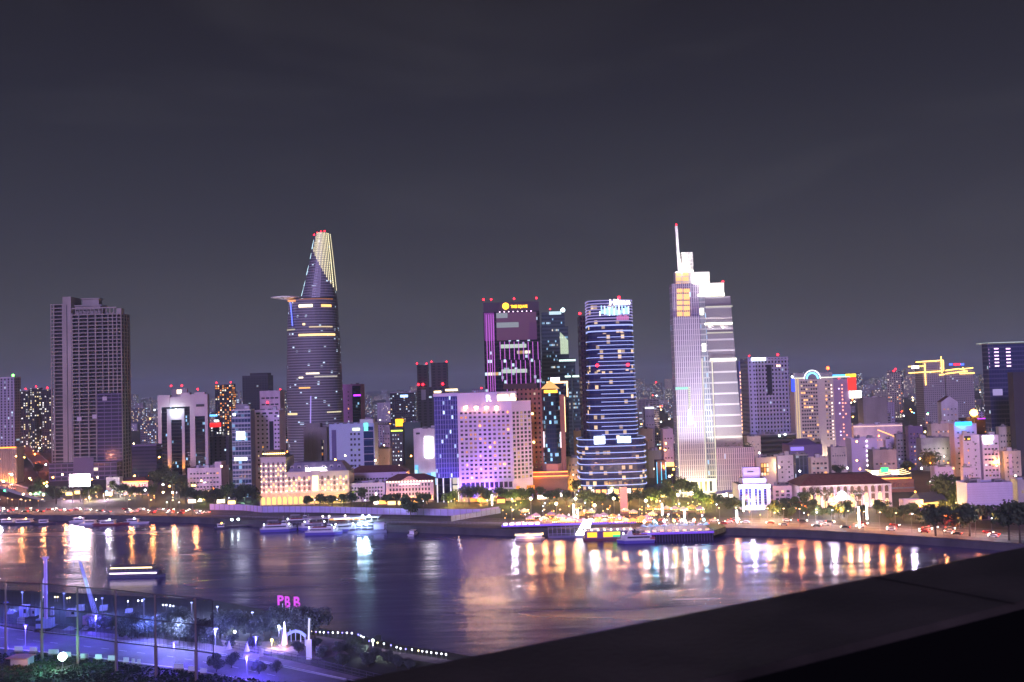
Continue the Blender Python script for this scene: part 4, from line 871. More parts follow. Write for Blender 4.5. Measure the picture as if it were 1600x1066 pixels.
block('grey_tenement', 'dim greyish purple block between the arch-fronted tower and the screen-hung glass block', 'building', 326, 362, 683, 1000, greyw, 20, wallfac=BT('tenement', '#4a4252', '#1a1726', .05, 1.6, 5, 3.3, .3, .5), clutter=3)
T, f, W, H = block('red_sign_block', 'dark block with red and blue rooftop signs behind the arch-fronted tower', 'building', 325, 352, 668, 1150, greyw, 18, wallfac=BT('apt2', 0, 0, 0), clutter=0)
b = MB(); b.box(f.x(328), -.5, H+.5, f.x(346), .3, f.z(661, 335)); b.build('red_sign', glow('#ff2020', 2.5), T); b = MB(); b.box(f.x(326), 1, f.z(651, 330), f.x(340), 1.6, f.z(648, 330)); b.build('blue_sign', glow('#60b0ff', 3), T); b = MB(); b.box(f.x(335), 1, f.z(659.5, 330), f.x(342), 1.6, f.z(656.5, 330)); b.build('white_sign', glow('#f0ffff', 4), T)
T, f, W, H = block('lit_apartment_tower', 'slim dark tower with many golden windows behind the screen-hung glass block', 'apartment block', 337, 367, 601, 1500, greyw, 26, wallfac=BT('gold_apt', '#242228', '#0e0c10', .42, 2.0, 3.6, 3.4, .55, .6, WARM), clutter=2); beacon(T, (2, 2, H), 1.1); beacon(T, (W-2, 2, H), 1.1)
T, f, W, H = block('dark_tower', 'blank dark stepped tower standing behind the pink-topped block', 'high-rise', 380, 425, 588, 1400, mat('blank_dark', (.06, .06, .075), .85), 30, wallfac=BT('blankd', '#2c2c34', '#20202a', .01, .8, 4, 3.6, .6, .5), clutter=0)
b = MB(); b.box(f.x(391), 4, H, f.x(424), 22, f.z(583, 400), 0); b.build('upper_block', M['blankd'], T)
T, f, W, H = block('pink_topped_block', 'pinkish block with dark ribbon windows and red lamp left of the curved tower', 'building', 407, 443, 612, 1200, pinkw, 24, rows=2, cols=4, win=(7, 2.2), lit=.03, zm=(.75, .05), clutter=1)
b = MB(); b.ball((f.x(419), -.6, f.z(629, 419)), 1.0); b.build('beacon', redl, T)
# screen-hung glass block
T, f, W, H = block('screen_glass_block', 'narrow light blue glass block hung with glaring screens', 'office block', 363, 396, 642, 745, white, 22, rows=0, wallfac=fac('pale_blue_glass', (.34, .38, .5), '#2a3c60', 2.4, 3.6, .88, .7, .12, COOL, .7), side=mat('purple_side', (.22, .19, .3), .85), clutter=3)
for (p0, p1, ya, yb, s) in ((370, 383, 675, 687, 7), (366, 386, 715, 720, 3), (365, 369, 646, 650, 4)): b = MB(); b.box(f.x(p0), -.5, f.z(yb, p0), f.x(p1), -.1, f.z(ya, p0)); b.build('screen', glow('#f4f4ff', s), T)
for k in range(12): b = MB(); z = H*(k+1)/13; b.box(-.1, -.25, z, W+.1, -.02, z+.35); b.build('spandrel', white, T)
b = MB(); b.box(f.x(366), 5, H, f.x(386), 14, H+5); b.build('roof_plant', greyw, T)
T, f, W, H = block('pink_white_tower', 'pink-white square-windowed tower with a dark central strip left of the curved tower', 'building', 396, 443, 643, 775, violetw, 24, rows=0, clutter=2)
cells = []
for r in range(15):
    for px in (404, 411, 418, 431, 438): cells.append((f.x(px), 0, H-4-r*3.5))
windows(T, cells, 1.7, 1.6, violetw, wchoice(.05), rng); b = MB(); b.box(f.x(421.5), -.12, 6, f.x(428), -.02, H-8); b.build('dark_strip', dglass, T)
for k in range(4): b = MB(); b.box(f.x(401+k*10), -.12, H-2.2, f.x(407+k*10), -.02, H-.8); b.build('top_vent', dglass, T)
T, f, W, H = block('concrete_block', 'plain grey concrete block in front of the curved tower', 'building', 475, 515, 670, 860, conc, 20, rows=0, clutter=0)
for k in range(5): b = MB(); x = W*(k+.7)/5.4; b.box(x, -.6, 2, x+1.6, -.02, H-3); b.build('pier', conc, T)
b = MB(); b.box(f.x(501), -.3, 4, f.x(506), -.05, H-10); b.build('stair_glazing', fac('stair_glz', '#3a3632', '#181614', 1.2, 2.8, .8, .8, .3, WARM, .8), T)
b = MB(); b.box(f.x(477), 4, H, f.x(500), 14, H+4.5); b.build('roof_house', conc, T)
T, f, W, H = block('blue_glass_block', 'blue-white block with bluish glass right side and teal corner sign', 'office block', 515, 589, 664, 840, mat('blue_white', (.42, .5, .68), .7), 24, rows=0, clutter=2)
b = MB(); b.box(f.x(569), -.5, 0, f.x(588), -.02, H-2); b.build('glass_bay', fac('bay_blue', '#1c3c6a', '#0c2c5a', 2.2, 9, .96, .9, .0, COOL, 1), T)
b = MB(); b.box(f.x(563), 1, H, f.x(587), 12, f.z(655, 575), 0, 1); b.build('penthouse', [white, roofm], T)
for k in range(7): b = MB(); b.box(f.x(568.6), -.7, 4+k*(H-8)/6.3, f.x(588.4), -.5, 4.5+k*(H-8)/6.3); b.build('bay_spandrel', white, T)
windows(T, [(f.x(px), 0, H-8-r*4.6) for px in (549.5, 555, 561.5) for r in range(9)], 2.0, 2.2, M['blue_white'], wchoice(.1, .2), rng)
b = MB(); b.box(f.x(570), -1, f.z(673, 572), f.x(576), -.52, f.z(661, 572)); b.build('teal_sign', glow('#60ffe8', 2.6), T); b = MB(); b.box(f.x(552), -.6, f.z(673, 555), f.x(563), -.2, f.z(669, 555)); b.build('lit_window', glow('#f0ffc0', 2.2), T)
b = MB(); b.box(f.x(519), -.3, 3, f.x(526), -.02, H-4); b.build('recess', mat('violet_recess', (.12, .1, .25), .7), T)
T, f, W, H = block('mauve_tower', 'slim mauve tower with dark glass half and violet neon, right of the curved tower', 'building', 533, 569, 602, 1150, mat('mauve', (.42, .2, .42), .8), 26, rows=0, clutter=1)
b = MB(); b.box(f.x(552), -.3, 4, f.x(569), -.02, H-1); b.build('glass_half', fac('navy_glass', '#0c1438', '#081030', 2, 3.4, .9, .8, .02, COOL, .8), T); b = MB(); b.box(f.x(554), -.7, f.z(619, 560), f.x(567), -.32, f.z(616.5, 560)); b.build('neon_sign', glow('#b030ff', 4), T)
windows(T, [(f.x(545.5), 0, H-8-r*5) for r in range(10)], 1.6, 2, mat('mauve', 0), wchoice(.3), rng)
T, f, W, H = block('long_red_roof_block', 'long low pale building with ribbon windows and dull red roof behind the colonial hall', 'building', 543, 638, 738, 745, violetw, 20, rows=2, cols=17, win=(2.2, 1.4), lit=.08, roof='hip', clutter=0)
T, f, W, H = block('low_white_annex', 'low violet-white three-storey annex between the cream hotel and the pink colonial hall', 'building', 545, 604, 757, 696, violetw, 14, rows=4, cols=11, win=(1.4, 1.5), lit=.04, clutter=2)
T, f, W, H = block('colonial_hall', 'pink three-storey colonial hall with lit cornice and red roof', 'hall', 603, 679, 751, 694, pinkw, 18, rows=3, cols=13, win=(1.5, 2.2), lit=.04, roof='hip', clutter=0, zm=(.22, .1))
b = MB(); b.box(f.x(624), -.5, H-3.2, f.x(656), -.1, H-2); b.build('name_board', glow('#ffc0d0', 2.2), T); b = MB(); b.prism([(f.x(626), -.5), (f.x(654), -.5), (f.x(654), 1), (f.x(626), 1)], H, H+3.2, 0, poly1=[(f.x(638), -.5), (f.x(642), -.5), (f.x(642), 1), (f.x(638), 1)]); b.build('pediment', mat('salmon', (.6, .3, .32), .8), T)
for k in range(16): b = MB(); x = W*(k+.5)/16; b.ball((x, -.8, H-.6), .45, 0, 6, 4); b.build('cornice_bulb', glow('#ffe8c0', 7), T)
for k in range(10): b = MB(); x = W*(k+.5)/10; b.box(x-1.1, -.4, .5, x+1.1, -.1, 3.4); b.build('shopfront', glow('#ffc070', 2.2), T)
for k in range(5): lamp('hall_uplight', (W*(k+.5)/5, -5, 2), 2200, '#ffb080', .6, parent=T)
T, f, W, H = block('screen_white_block', 'white blank block with a tall glaring screen left of the purple grid hotel', 'building', 647, 684, 672, 800, white, 16, rows=0, clutter=2)
b = MB(); b.box(f.x(664.5), -.8, f.z(715, 668), f.x(677), -.2, f.z(683, 668)); b.build('screen', glow('#fffaff', 12), T); b = MB(); b.box(f.x(651), -.3, f.z(679, 652), f.x(657), -.02, f.z(676, 652)); b.build('dark_sign', dark, T)
for k in range(6): b = MB(); x = f.x(641+k*6.5); b.box(x, -3, 0, x+rng.uniform(2, 4), -1, rng.uniform(8, 17)); b.build('shop_sign', glow(('#60c8ff', '#d8ffff', '#70ffe0', '#f0f0ff', '#58a8ff', '#a8e8ff')[k], 1.3), T)
T, f, W, H = block('twin_top_tower', 'dark concrete tower with twin tops and red beacons left of the purple-lined tower', 'high-rise', 653, 703, 606, 1250, mat('blank_dark', 0), 30, wallfac=BT('twin', '#3a3840', '#1c1c26', .03, 1, 7, 3.6, .5, .6), clutter=0)
for p0, p1, yt in ((654, 670, 570), (676, 702, 567)): b = MB(); b.box(f.x(p0), 2, H, f.x(p1), 26, f.z(yt, p0), 0, 1); b.build('tower_top', [M['twin'], roofm], T)
b = MB(); b.box(f.x(660), -.4, f.z(625, 663), f.x(667), -.05, f.z(609, 663)); b.build('pale_panel', mat('panel_grey', (.3, .3, .34), .8), T)
for px, py in ((654, 570), (669, 570), (677, 567), (701, 567)): beacon(T, (f.x(px), 3, f.z(py, px)), .9, 1)
for px, py in ((656, 601), (663, 601), (694, 600)): b = MB(); b.ball((f.x(px), -.6, f.z(py, px)), 1.5); b.build('beacon', redl, T)
T, f, W, H = block('blue_sign_tower', 'dim tower with small blue rooftop sign left of the twin-topped tower', 'high-rise', 611, 652, 614, 1500, greyw, 28, wallfac=BT('dimt', '#2e2e34', '#14141c', .18, 1.4, 3.4, 3.4, .5, .5), clutter=2); b = MB(); b.box(f.x(627), -.6, f.z(621, 630), f.x(639), 0, f.z(617, 630)); b.build('blue_sign', glow('#a0c8ff', 3), T)
T, f, W, H = block('gold_sign_block', 'block with blazing gold rooftop sign left of the white screen block', 'building', 620, 634, 655, 1250, greyw, 18, wallfac=BT('gold_apt', 0, 0, 0), clutter=0); b = MB(); b.box(-.5, -.8, H-9, W*.9, -.2, H); b.build('gold_sign', glow('#ffa81c', 5), T)
T, f, W, H = block('dotted_block', 'dark block with rows of white dot lights and yellow-green top line', 'building', 612, 632, 671, 1000, mat('blank_dark', 0), 18, rows=7, cols=4, win=(1.4, 1.6), lit=.75, warm=.2, clutter=0); b = MB(); b.box(0, -.5, H-2, W, -.1, H-.8); b.build('top_light', glow('#d8ff50', 3), T)
T, f, W, H = block('green_net_block', 'building wrapped in dull green netting left of the white screen block', 'building', 630, 660, 662, 1080, mat('green_net', (.07, .11, .10), .9, var=.2, vs=.06), 20, rows=0, clutter=1)
block('small_white_roofs', 'small white flat-roofed house right of the blue glass block', 'house', 589, 611, 703, 880, white, 14, clutter=2)
block('narrow_shop_house', 'tall narrow greyish house behind the small white flat-roofed house', 'house', 601, 612, 668, 1010, greyw, 14, rows=6, cols=2, win=(1.6, 1.6), lit=.1, clutter=1)
# ================================================================ the right half
rng = random.Random(77)
# blue-grey grid tower
T, f, W, H = block('grid_tower', 'blue-grey punched-window tower with white light bar on its roof edge right of the spired tower', 'high-rise', 1165, 1236, 560, 880, mat('bluegrey', (.36, .37, .46), .8, var=.1, vs=.03), 30, wallfac=BT('bluegrid', (.34, .34, .43), '#0e0e18', .012, 1.0, 3.0, 3.7, .45, .5), clutter=2)
b = MB(); b.box(-.1, -.35, 0, f.x(1184), -.02, H+.2); b.build('pale_bay', BT('bluegrid2', (.46, .48, .66), '#20223c', .01, 1.0, 3.6, 3.7, .35, .45), T)
b = MB(); b.box(f.x(1178), -.8, H-1.8, f.x(1200), -.4, H+.8); b.build('roof_light_bar', glow('#f0ffff', 7), T)
for px in (1218, 1221.5): b = MB(); b.box(f.x(px)-.8, -.3, f.z(573, px), f.x(px)+.8, -.03, f.z(570, px)); b.build('lit_window', glow('#ffc0a0', 4), T)
b = MB(); b.box(f.x(1201), -.25, f.z(617, 1205), f.x(1209), -.02, f.z(570, 1205)); b.build('dark_strip', dglass, T)
beacon(T, (f.x(1221), 3, H), 1.0); beacon(T, (f.x(1176), 3, H), .6)
T, f, W, H = block('narrow_bright_slab', 'thin blue slab with two columns of warm lamps between spired and blue-grey towers', 'building', 1156, 1167, 566, 915, mat('slab_blue', (.2, .24, .5), .8), 20, clutter=0)
for k in range(22):
    for j in (0, 1):
        if rng.random() < .75: b = MB(); b.box(W*(.25+.5*j)-.7, -.3, H*(.12+.037*k)-1, W*(.25+.5*j)+.7, -.03, H*(.12+.037*k)+.8); b.build('lit_window', glow('#ffb890', 3.4), T)
T, f, W, H = block('tower_podium', 'dark stepped podium with horizontal terraces below the blue-grey grid tower', 'building', 1164, 1246, 680, 860, greyw, 26, wallfac=BT('podgrid', '#2c3038', '#181c26', .01, .8, 30, 4, .98, .55), clutter=4)
for px, py in ((1219, 681), (1228, 679)): b = MB(); b.ball((f.x(px), -.8, f.z(py, px)), .9); b.build('lamp', glow('#f0ffff', 10), T)
# arched-crown hotel
f = Fr(1242, 1330, 860, 640)
T = f.root('arched_crown_hotel', 'cream hotel tower with neon half-round crown arch and blue and yellow roof signs', 'hotel')
Hh = f.z(590, 1285); cw_ = mat('warm_cream', (.58, .53, .44), .8, var=.1, vs=.04)
b = MB(); b.box(0, 0, 0, f.x(1304), 14, Hh, 0, 1); b.build('main_wall', [cw_, roofm], T)
b = MB(); b.box(f.x(1304)+.05, 1.5, 0, f.x(1330), 14, f.z(592, 1317), 0, 1); b.build('plain_wing', [mat('dusky_mauve', (.36, .26, .36), .8), roofm], T)
b = MB(); b.box(f.x(1243), 1, Hh, f.x(1304), 12, f.z(582, 1285), 0, 1); b.build('crown_storey', [greyw, roofm], T)
cx, cz = f.x(1271), f.z(592, 1271); r0, r1, r2_ = 7.2, 5.4, 4.4
b = MB(); b.prism([(cx-r0, -.6), (cx+r0, -.6), (cx+r0, .9), (cx-r0, .9)], cz-.2, cz+.1, 0); P = [(cx+r0*math.cos(math.pi*i/16), -.5, cz+r0*1.05*math.sin(math.pi*i/16)) for i in range(17)]; b.face(P); b.face([(p[0], .9, p[2]) for p in reversed(P)])
for p, q in zip(P, P[1:]): b.face([p, (p[0], .9, p[2]), (q[0], .9, q[2]), q])
b.build('crown_arch', greyw, T)
for r, m, wd in ((r0, glow('#f4f4ff', 2.6), .45), (r1-.4, glow('#70d0ff', 3.2), .7)):
    b = MB(); b.path([(cx+r*math.cos(math.pi*i/18), -.8, cz+r*1.05*math.sin(math.pi*i/18)) for i in range(19)], wd, 0, 5); b.build('neon_arch', m, T)
b = MB(); b.box(-.2, -.3, Hh-.4, f.x(1330), -.02, Hh+.5); b.build('neon_line', glow('#f0f0e0', 1.5), T)
b = MB(); b.box(f.x(1304), .6, f.z(588.5, 1310), f.x(1323), 1.2, f.z(585.5, 1310)); b.build('blue_sign', glow('#4aa8ff', 4), T); b = MB(); b.box(f.x(1324), .5, f.z(589, 1330), f.x(1340), 1.1, f.z(584.5, 1330)); b.build('yellow_sign', glow('#ffe020', 4), T)
b = MB(); b.box(f.x(1327), .4, f.z(610, 1333), f.x(1340), 1, f.z(590, 1333)); b.build('red_screen', glow('#ff3018', 1.6), T); b = MB(); b.box(f.x(1329), .2, f.z(622, 1336), f.x(1347), 1.4, f.z(611, 1336)); b.build('white_screen', glow('#fff4e8', 6), T)
b = MB(); b.box(f.x(1238.5), -1, f.z(612, 1240), f.x(1243), 1, f.z(592, 1240)); b.build('blue_neon_panel', glow('#2848ff', 2.2), T); b = MB(); b.ball((f.x(1239.5), -1, f.z(589, 1240)), 1.0); b.build('corner_lamp', glow('#f4ffff', 9), T)
cells = []
for r in range(17):
    z = f.z(597+r*5.6, 1265)
    for k in range(7): cells.append((f.x(1254+k*3.8), 0, z))
    cells.append((f.x(1292), 0, z)); cells.append((f.x(1296.5), 0, z))
rng.shuffle(cells); windows(T, cells, 1.75, 1.7, cw_, [(dglass, .68), (glow('#ffb060', 2.4), .18), (wl2, .14)], rng)
for r in range(17): b = MB(); zz = f.z(600+r*5.6, 1265); b.box(f.x(1252), -.7, zz-.3, f.x(1279), -.02, zz+.2); b.build('balcony_slab', cw_, T)
for px in (1245, 1248.5): b = MB(); b.box(f.x(px)-.5, -.5, 4, f.x(px)+.5, -.02, Hh); b.build('light_fin', mat('fin_yellow', (.6, .55, .3), .6, e='#ffe890', es=.45), T)
for r in range(16):
    for px, c in ((1300.5, '#ffd8c0'), (1318, '#ffa080'), (1322.5, '#ffa080'), (1313, '#d8c8ff')):
        if rng.random() < (.85 if px in (1300.5, 1318) else .35): b = MB(); yy = 0 if px < 1304 else 1.5; b.box(f.x(px)-.5, yy-.3, f.z(602+r*5.6, px)-.5, f.x(px)+.5, yy-.03, f.z(602+r*5.6, px)+.6); b.build('wall_light', glow(c, 3.2), T)
b = MB(); b.ball((f.x(1301), 8, f.z(575, 1301)), 1.5); o = b.build('beacon', glow('#ff4a20', 14), T); b = MB(); b.cyl(f.x(1301), 8, f.z(582, 1301), f.z(577, 1301), .2, 0, 6); b.build('beacon_mast', metal, o)
for k in range(4): lamp('facade_uplight', (f.x(1250+k*16), -6, 3), 9000, '#ffe0b0', .6, parent=T)
# far right glass tower
T, f, W, H = block('cut_glass_tower', 'blue-violet glass tower with rows of pink light bars at the right edge', 'high-rise', 1543, 1640, 537, 800, greyw, 10, wallfac=BT('rightglass', '#4a4c74', '#2c3260', .01, .8, 2.2, 3.7, .9, .7), clutter=0)
for j, p0 in enumerate((1541, 1558.5, 1577)):
    for k in range(6): b = MB(); z = f.z(545+k*5.4+(1.5 if j == 0 else 0), p0); b.box(f.x(p0), -.4, z-.5, f.x(p0+6.5), -.03, z+.5); b.build('light_bar', glow('#ffd0ff', 2.6), T)
b = MB(); b.box(f.x(1541)-.5, -3, H+1, W, 20, H+1.6); b.build('roof_blade', mat('roof_blade', (.5, .55, .5), .5, e='#d0f0e0', es=.5), T)
b = MB(); b.box(f.x(1553), -.4, f.z(618, 1560), f.x(1568), -.03, f.z(608, 1560)); b.build('pale_panel', glow('#b8a8e8', .8), T)
T, f, W, H = block('dark_unlit_block', 'unlit dark block in front of the glass tower at the right edge', 'building', 1582, 1660, 583, 740, mat('unlit', (.045, .04, .06), .85), 8, clutter=0)
# gold outlined building far away
f = Fr(1420, 1522, 1400, 580)
T = f.root('gold_outlined_building', 'far long building drawn in golden outline lights on the skyline at right', 'building')
b = MB(); b.box(f.x(1443), 2, 0, f.x(1476), 30, f.z(563, 1460), 0, 1); b.build('tall_wall', [BT('goldwall', (.34, .31, .32), (.1, .1, .11), .03, 1.0), roofm], T)
b = MB(); b.box(f.x(1478), 2, 0, f.x(1522), 30, f.z(578, 1500), 0, 1); b.build('low_wall', [M['goldwall'], roofm], T)
go = glow('#ffc860', 5)
for (a, c) in (((1432, 566), (1475, 563)), ((1420, 573), (1447, 572)), ((1420, 583), (1473, 580)), ((1446, 568), (1446, 602)), ((1472, 557), (1472, 583)), ((1475, 563), (1475, 580)), ((1468, 586), (1476, 585)), ((1478, 579), (1500, 576)), ((1478, 584), (1512, 580)), ((1500, 577), (1521, 575)), ((1500, 584), (1523, 583)), ((1505, 574), (1508, 582))):
    b = MB(); b.bar((f.x(a[0]), 1, f.z(a[1], a[0])), (f.x(c[0]), 1, f.z(c[1], c[0])), .75, 0, 5); b.build('outline_light', go, T)
b = MB(); b.box(f.x(1425), .3, f.z(576, 1428), f.x(1436), .9, f.z(572, 1428)); b.build('white_sign', glow('#fff8ff', 9), T)
for p0, p1, c in ((1484, 1489, '#4060ff'), (1491, 1501, '#ff2040'), (1502, 1507, '#4060ff')): b = MB(); b.box(f.x(p0), .3, f.z(571, p0), f.x(p1), .9, f.z(568, p0)); b.build('neon_sign', glow(c, 4), T)
# purple bank block on the quay
f = Fr(1155, 1204, 598, 770)
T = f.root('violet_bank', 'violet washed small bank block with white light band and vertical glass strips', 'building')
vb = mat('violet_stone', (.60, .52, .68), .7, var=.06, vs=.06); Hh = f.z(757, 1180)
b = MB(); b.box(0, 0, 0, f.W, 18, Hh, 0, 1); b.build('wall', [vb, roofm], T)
b = MB(); b.box(f.x(1163), 2, Hh, f.x(1199), 14, f.z(748, 1180), 0, 1); b.build('upper_storey', [vb, roofm], T)
b = MB(); b.box(f.x(1165), 4, f.z(748, 1180), f.x(1191), 8, f.z(731, 1180), 0, 1); b.box(f.x(1171), 3.9, f.z(739, 1180), f.x(1181), 4, f.z(737, 1180), 1); b.build('roof_billboard', [mat('billboard_violet', (.42, .36, .85), .6), dark], T)
for p0, p1 in ((1154, 1163), (1165, 1174.5), (1178, 1191), (1192, 1203)): b = MB(); b.box(f.x(p0), -.9, Hh-2.2, f.x(p1), -.3, Hh-.2); b.build('light_band', glow('#f8fdff', 8), T)
for px in (1158, 1166.5, 1172, 1181, 1187, 1195.5): b = MB(); b.box(f.x(px)-.8, -.2, 2.5, f.x(px)+.8, -.02, Hh-2.4); b.build('glass_strip', fac('strip_glass', '#3a3a80', '#101034', 2.5, 1.6, 1.0, .6, .03, COOL, 1), T)
b = MB(); b.box(f.x(1164), -2, 0, f.x(1192), -.4, 2.2); b.build('entrance_glow', glow('#fff0e8', 5), T)
for px in (1160, 1176, 1190): lamp('band_lamp', (f.x(px), -3, Hh-1), 7000, '#8a9cff', .6, parent=T)
T, f, W, H = block('pink_mauve_block', 'mauve three-window-wide block with blank panels right of the violet bank', 'building', 1204, 1237, 762, 606, pinkw, 16, rows=4, cols=3, win=(2.2, 1.5), lit=0.11, clutter=2, side=cream, sidewin=4)
b = MB(); b.box(2, -.4, .3, W-1, -.05, 3); b.build('shopfront', glow('#ffb860', 2.4), T)
T, f, W, H = block('ochre_side_house', 'ochre lit narrow house between the mauve block and the arcaded customs house', 'house', 1238, 1252, 757, 640, mat('ochre', (.5, .38, .2), .8), 20, rows=4, cols=3, win=(1.2, 1.7), lit=.1, clutter=1); lamp('street_glow', (W/2, -4, 3), 5000, '#ffb050', .6, parent=T)
# arcaded customs house
f = Fr(1252, 1392, 592, 775)
T = f.root('customs_house', 'long pink arcaded colonial customs house with dark red roof', 'hall')
Hh = f.z(759, 1320); W = f.W
b = MB(); b.box(0, 1.2, 0, W, 26, Hh, 0, 1); b.build('wall', [pinkw, roofm], T)
b = MB(); b.prism([(-1, -.5), (W+1, -.5), (W+1, 27), (-1, 27)], Hh+.6, Hh+6, 0, poly1=[(8, 9), (W-8, 9), (W-8, 18), (8, 18)]); b.build('roof', tile, T)
b = MB(); b.box(-.5, -.4, Hh-.3, W+.5, 1.3, Hh+.6); b.build('cornice', white, T)
for k in range(14): b = MB(); x = W*k/13; b.box(x-.6, 0, 0, x+.6, 1.15, Hh-.3); b.build('pilaster', pinkw, T)
for z0, h_, m_, s_ in ((Hh*.68, 4.0, brownglass, 0), (Hh*.34, 4.6, None, 1), (.4, 4.6, None, 2)):
    for k in range(13):
        x = W*(k+.5)/13; n = 8; w_ = W/13*.58; m2 = m_ or (glow('#ffce80', 2.2) if rng.random() < (.72 if s_ == 1 else .6) else brownglass); P = [(x-w_/2, .95, z0), (x+w_/2, .95, z0)]+[(x+w_/2*math.cos(math.pi*i/n), .95, z0+h_-w_/2+w_/2*math.sin(math.pi*i/n)) for i in range(n+1)]
        b = MB(); b.face(P, 0); Q = P[1:]+[P[0]]
        for p, q in zip(Q, Q[1:]): b.bar((p[0], .9, p[2]), (q[0], .9, q[2]), .16, 1, 4)
        b.build('arch_window', [m2, white], T)
for z in (Hh*.33, Hh*.65): b = MB(); b.box(-.2, .4, z-.5, W+.2, 1.18, z); b.build('balcony_band', white, T)
b = MB(); b.ball((f.x(1315), -.6, Hh*.55), 3.0, 0, 12, 6); b.build('round_lantern', glow('#e0f8ff', 3), T)
for k in range(5): lamp('arcade_lamp', (W*(k+.5)/5, -4, 3), 1500, '#ffc890', .6, parent=T)
# brown draped block with a rooftop restaurant
T, f, W, H = block('draped_block', 'brown block hung with vertical drapery behind the end of the arcaded customs house', 'building', 1380, 1428, 752, 660, mat('brown_drape', (.30, .15, .10), .85), 26, rows=0, clutter=0)
for k in range(15): b = MB(); x = W*(k+.5)/15; b.cyl(x, -.15, 1, H-1, .62, 0, 7); b.build('drape', M['brown_drape'], T)
b = MB(); b.box(0, -.8, H-5, W, -.7, H-4); b.build('rail', metal, T)
f2 = Fr(1363, 1424, 668, 738); t2 = f2.root('rooftop_restaurant', 'rooftop restaurant with festoon lights and green sign above the brown draped block', 'restaurant')
zz = H; b = MB(); b.box(0, 0, zz-1, f2.W, 18, zz+.2, 0, 0); b.build('terrace', roofm, t2)
for k in range(7): b = MB(); x = f2.W*k/6; b.cyl(x, .4, zz, zz+5, .12, 0, 6); b.build('post', metal, t2)
for j in range(4):
    b = MB(); b.path([(f2.W*(i/14), 1+j*4, zz+4.6-1.0*math.sin(math.pi*(i % 7)/7)+j*.6) for i in range(15)], .2); b.build('festoon_light', glow('#ffdca0', 4), t2)
for k in range(12): b = MB(); x = f2.W*(k+.5)/12; b.box(x-1.5, .2, zz+.6, x+1.1, .6, zz+1.5); b.build('table_light', glow('#ff9a40', 3), t2)
b = MB(); b.box(f2.x(1377), -.2, zz+5.6, f2.x(1388), .4, zz+8.6); b.build('green_sign', glow('#20ff70', 4), t2)
for px in (1367, 1399): b = MB(); b.box(f2.x(px)-2.4, .2, zz+4, f2.x(px)+2.4, .8, zz+6.5); b.build('white_sign', glow('#f0fff8', 8), t2)
lamp('terrace_lamp', (f2.W/2, 6, zz+5), 5000, '#ff9a40', 1, parent=t2)
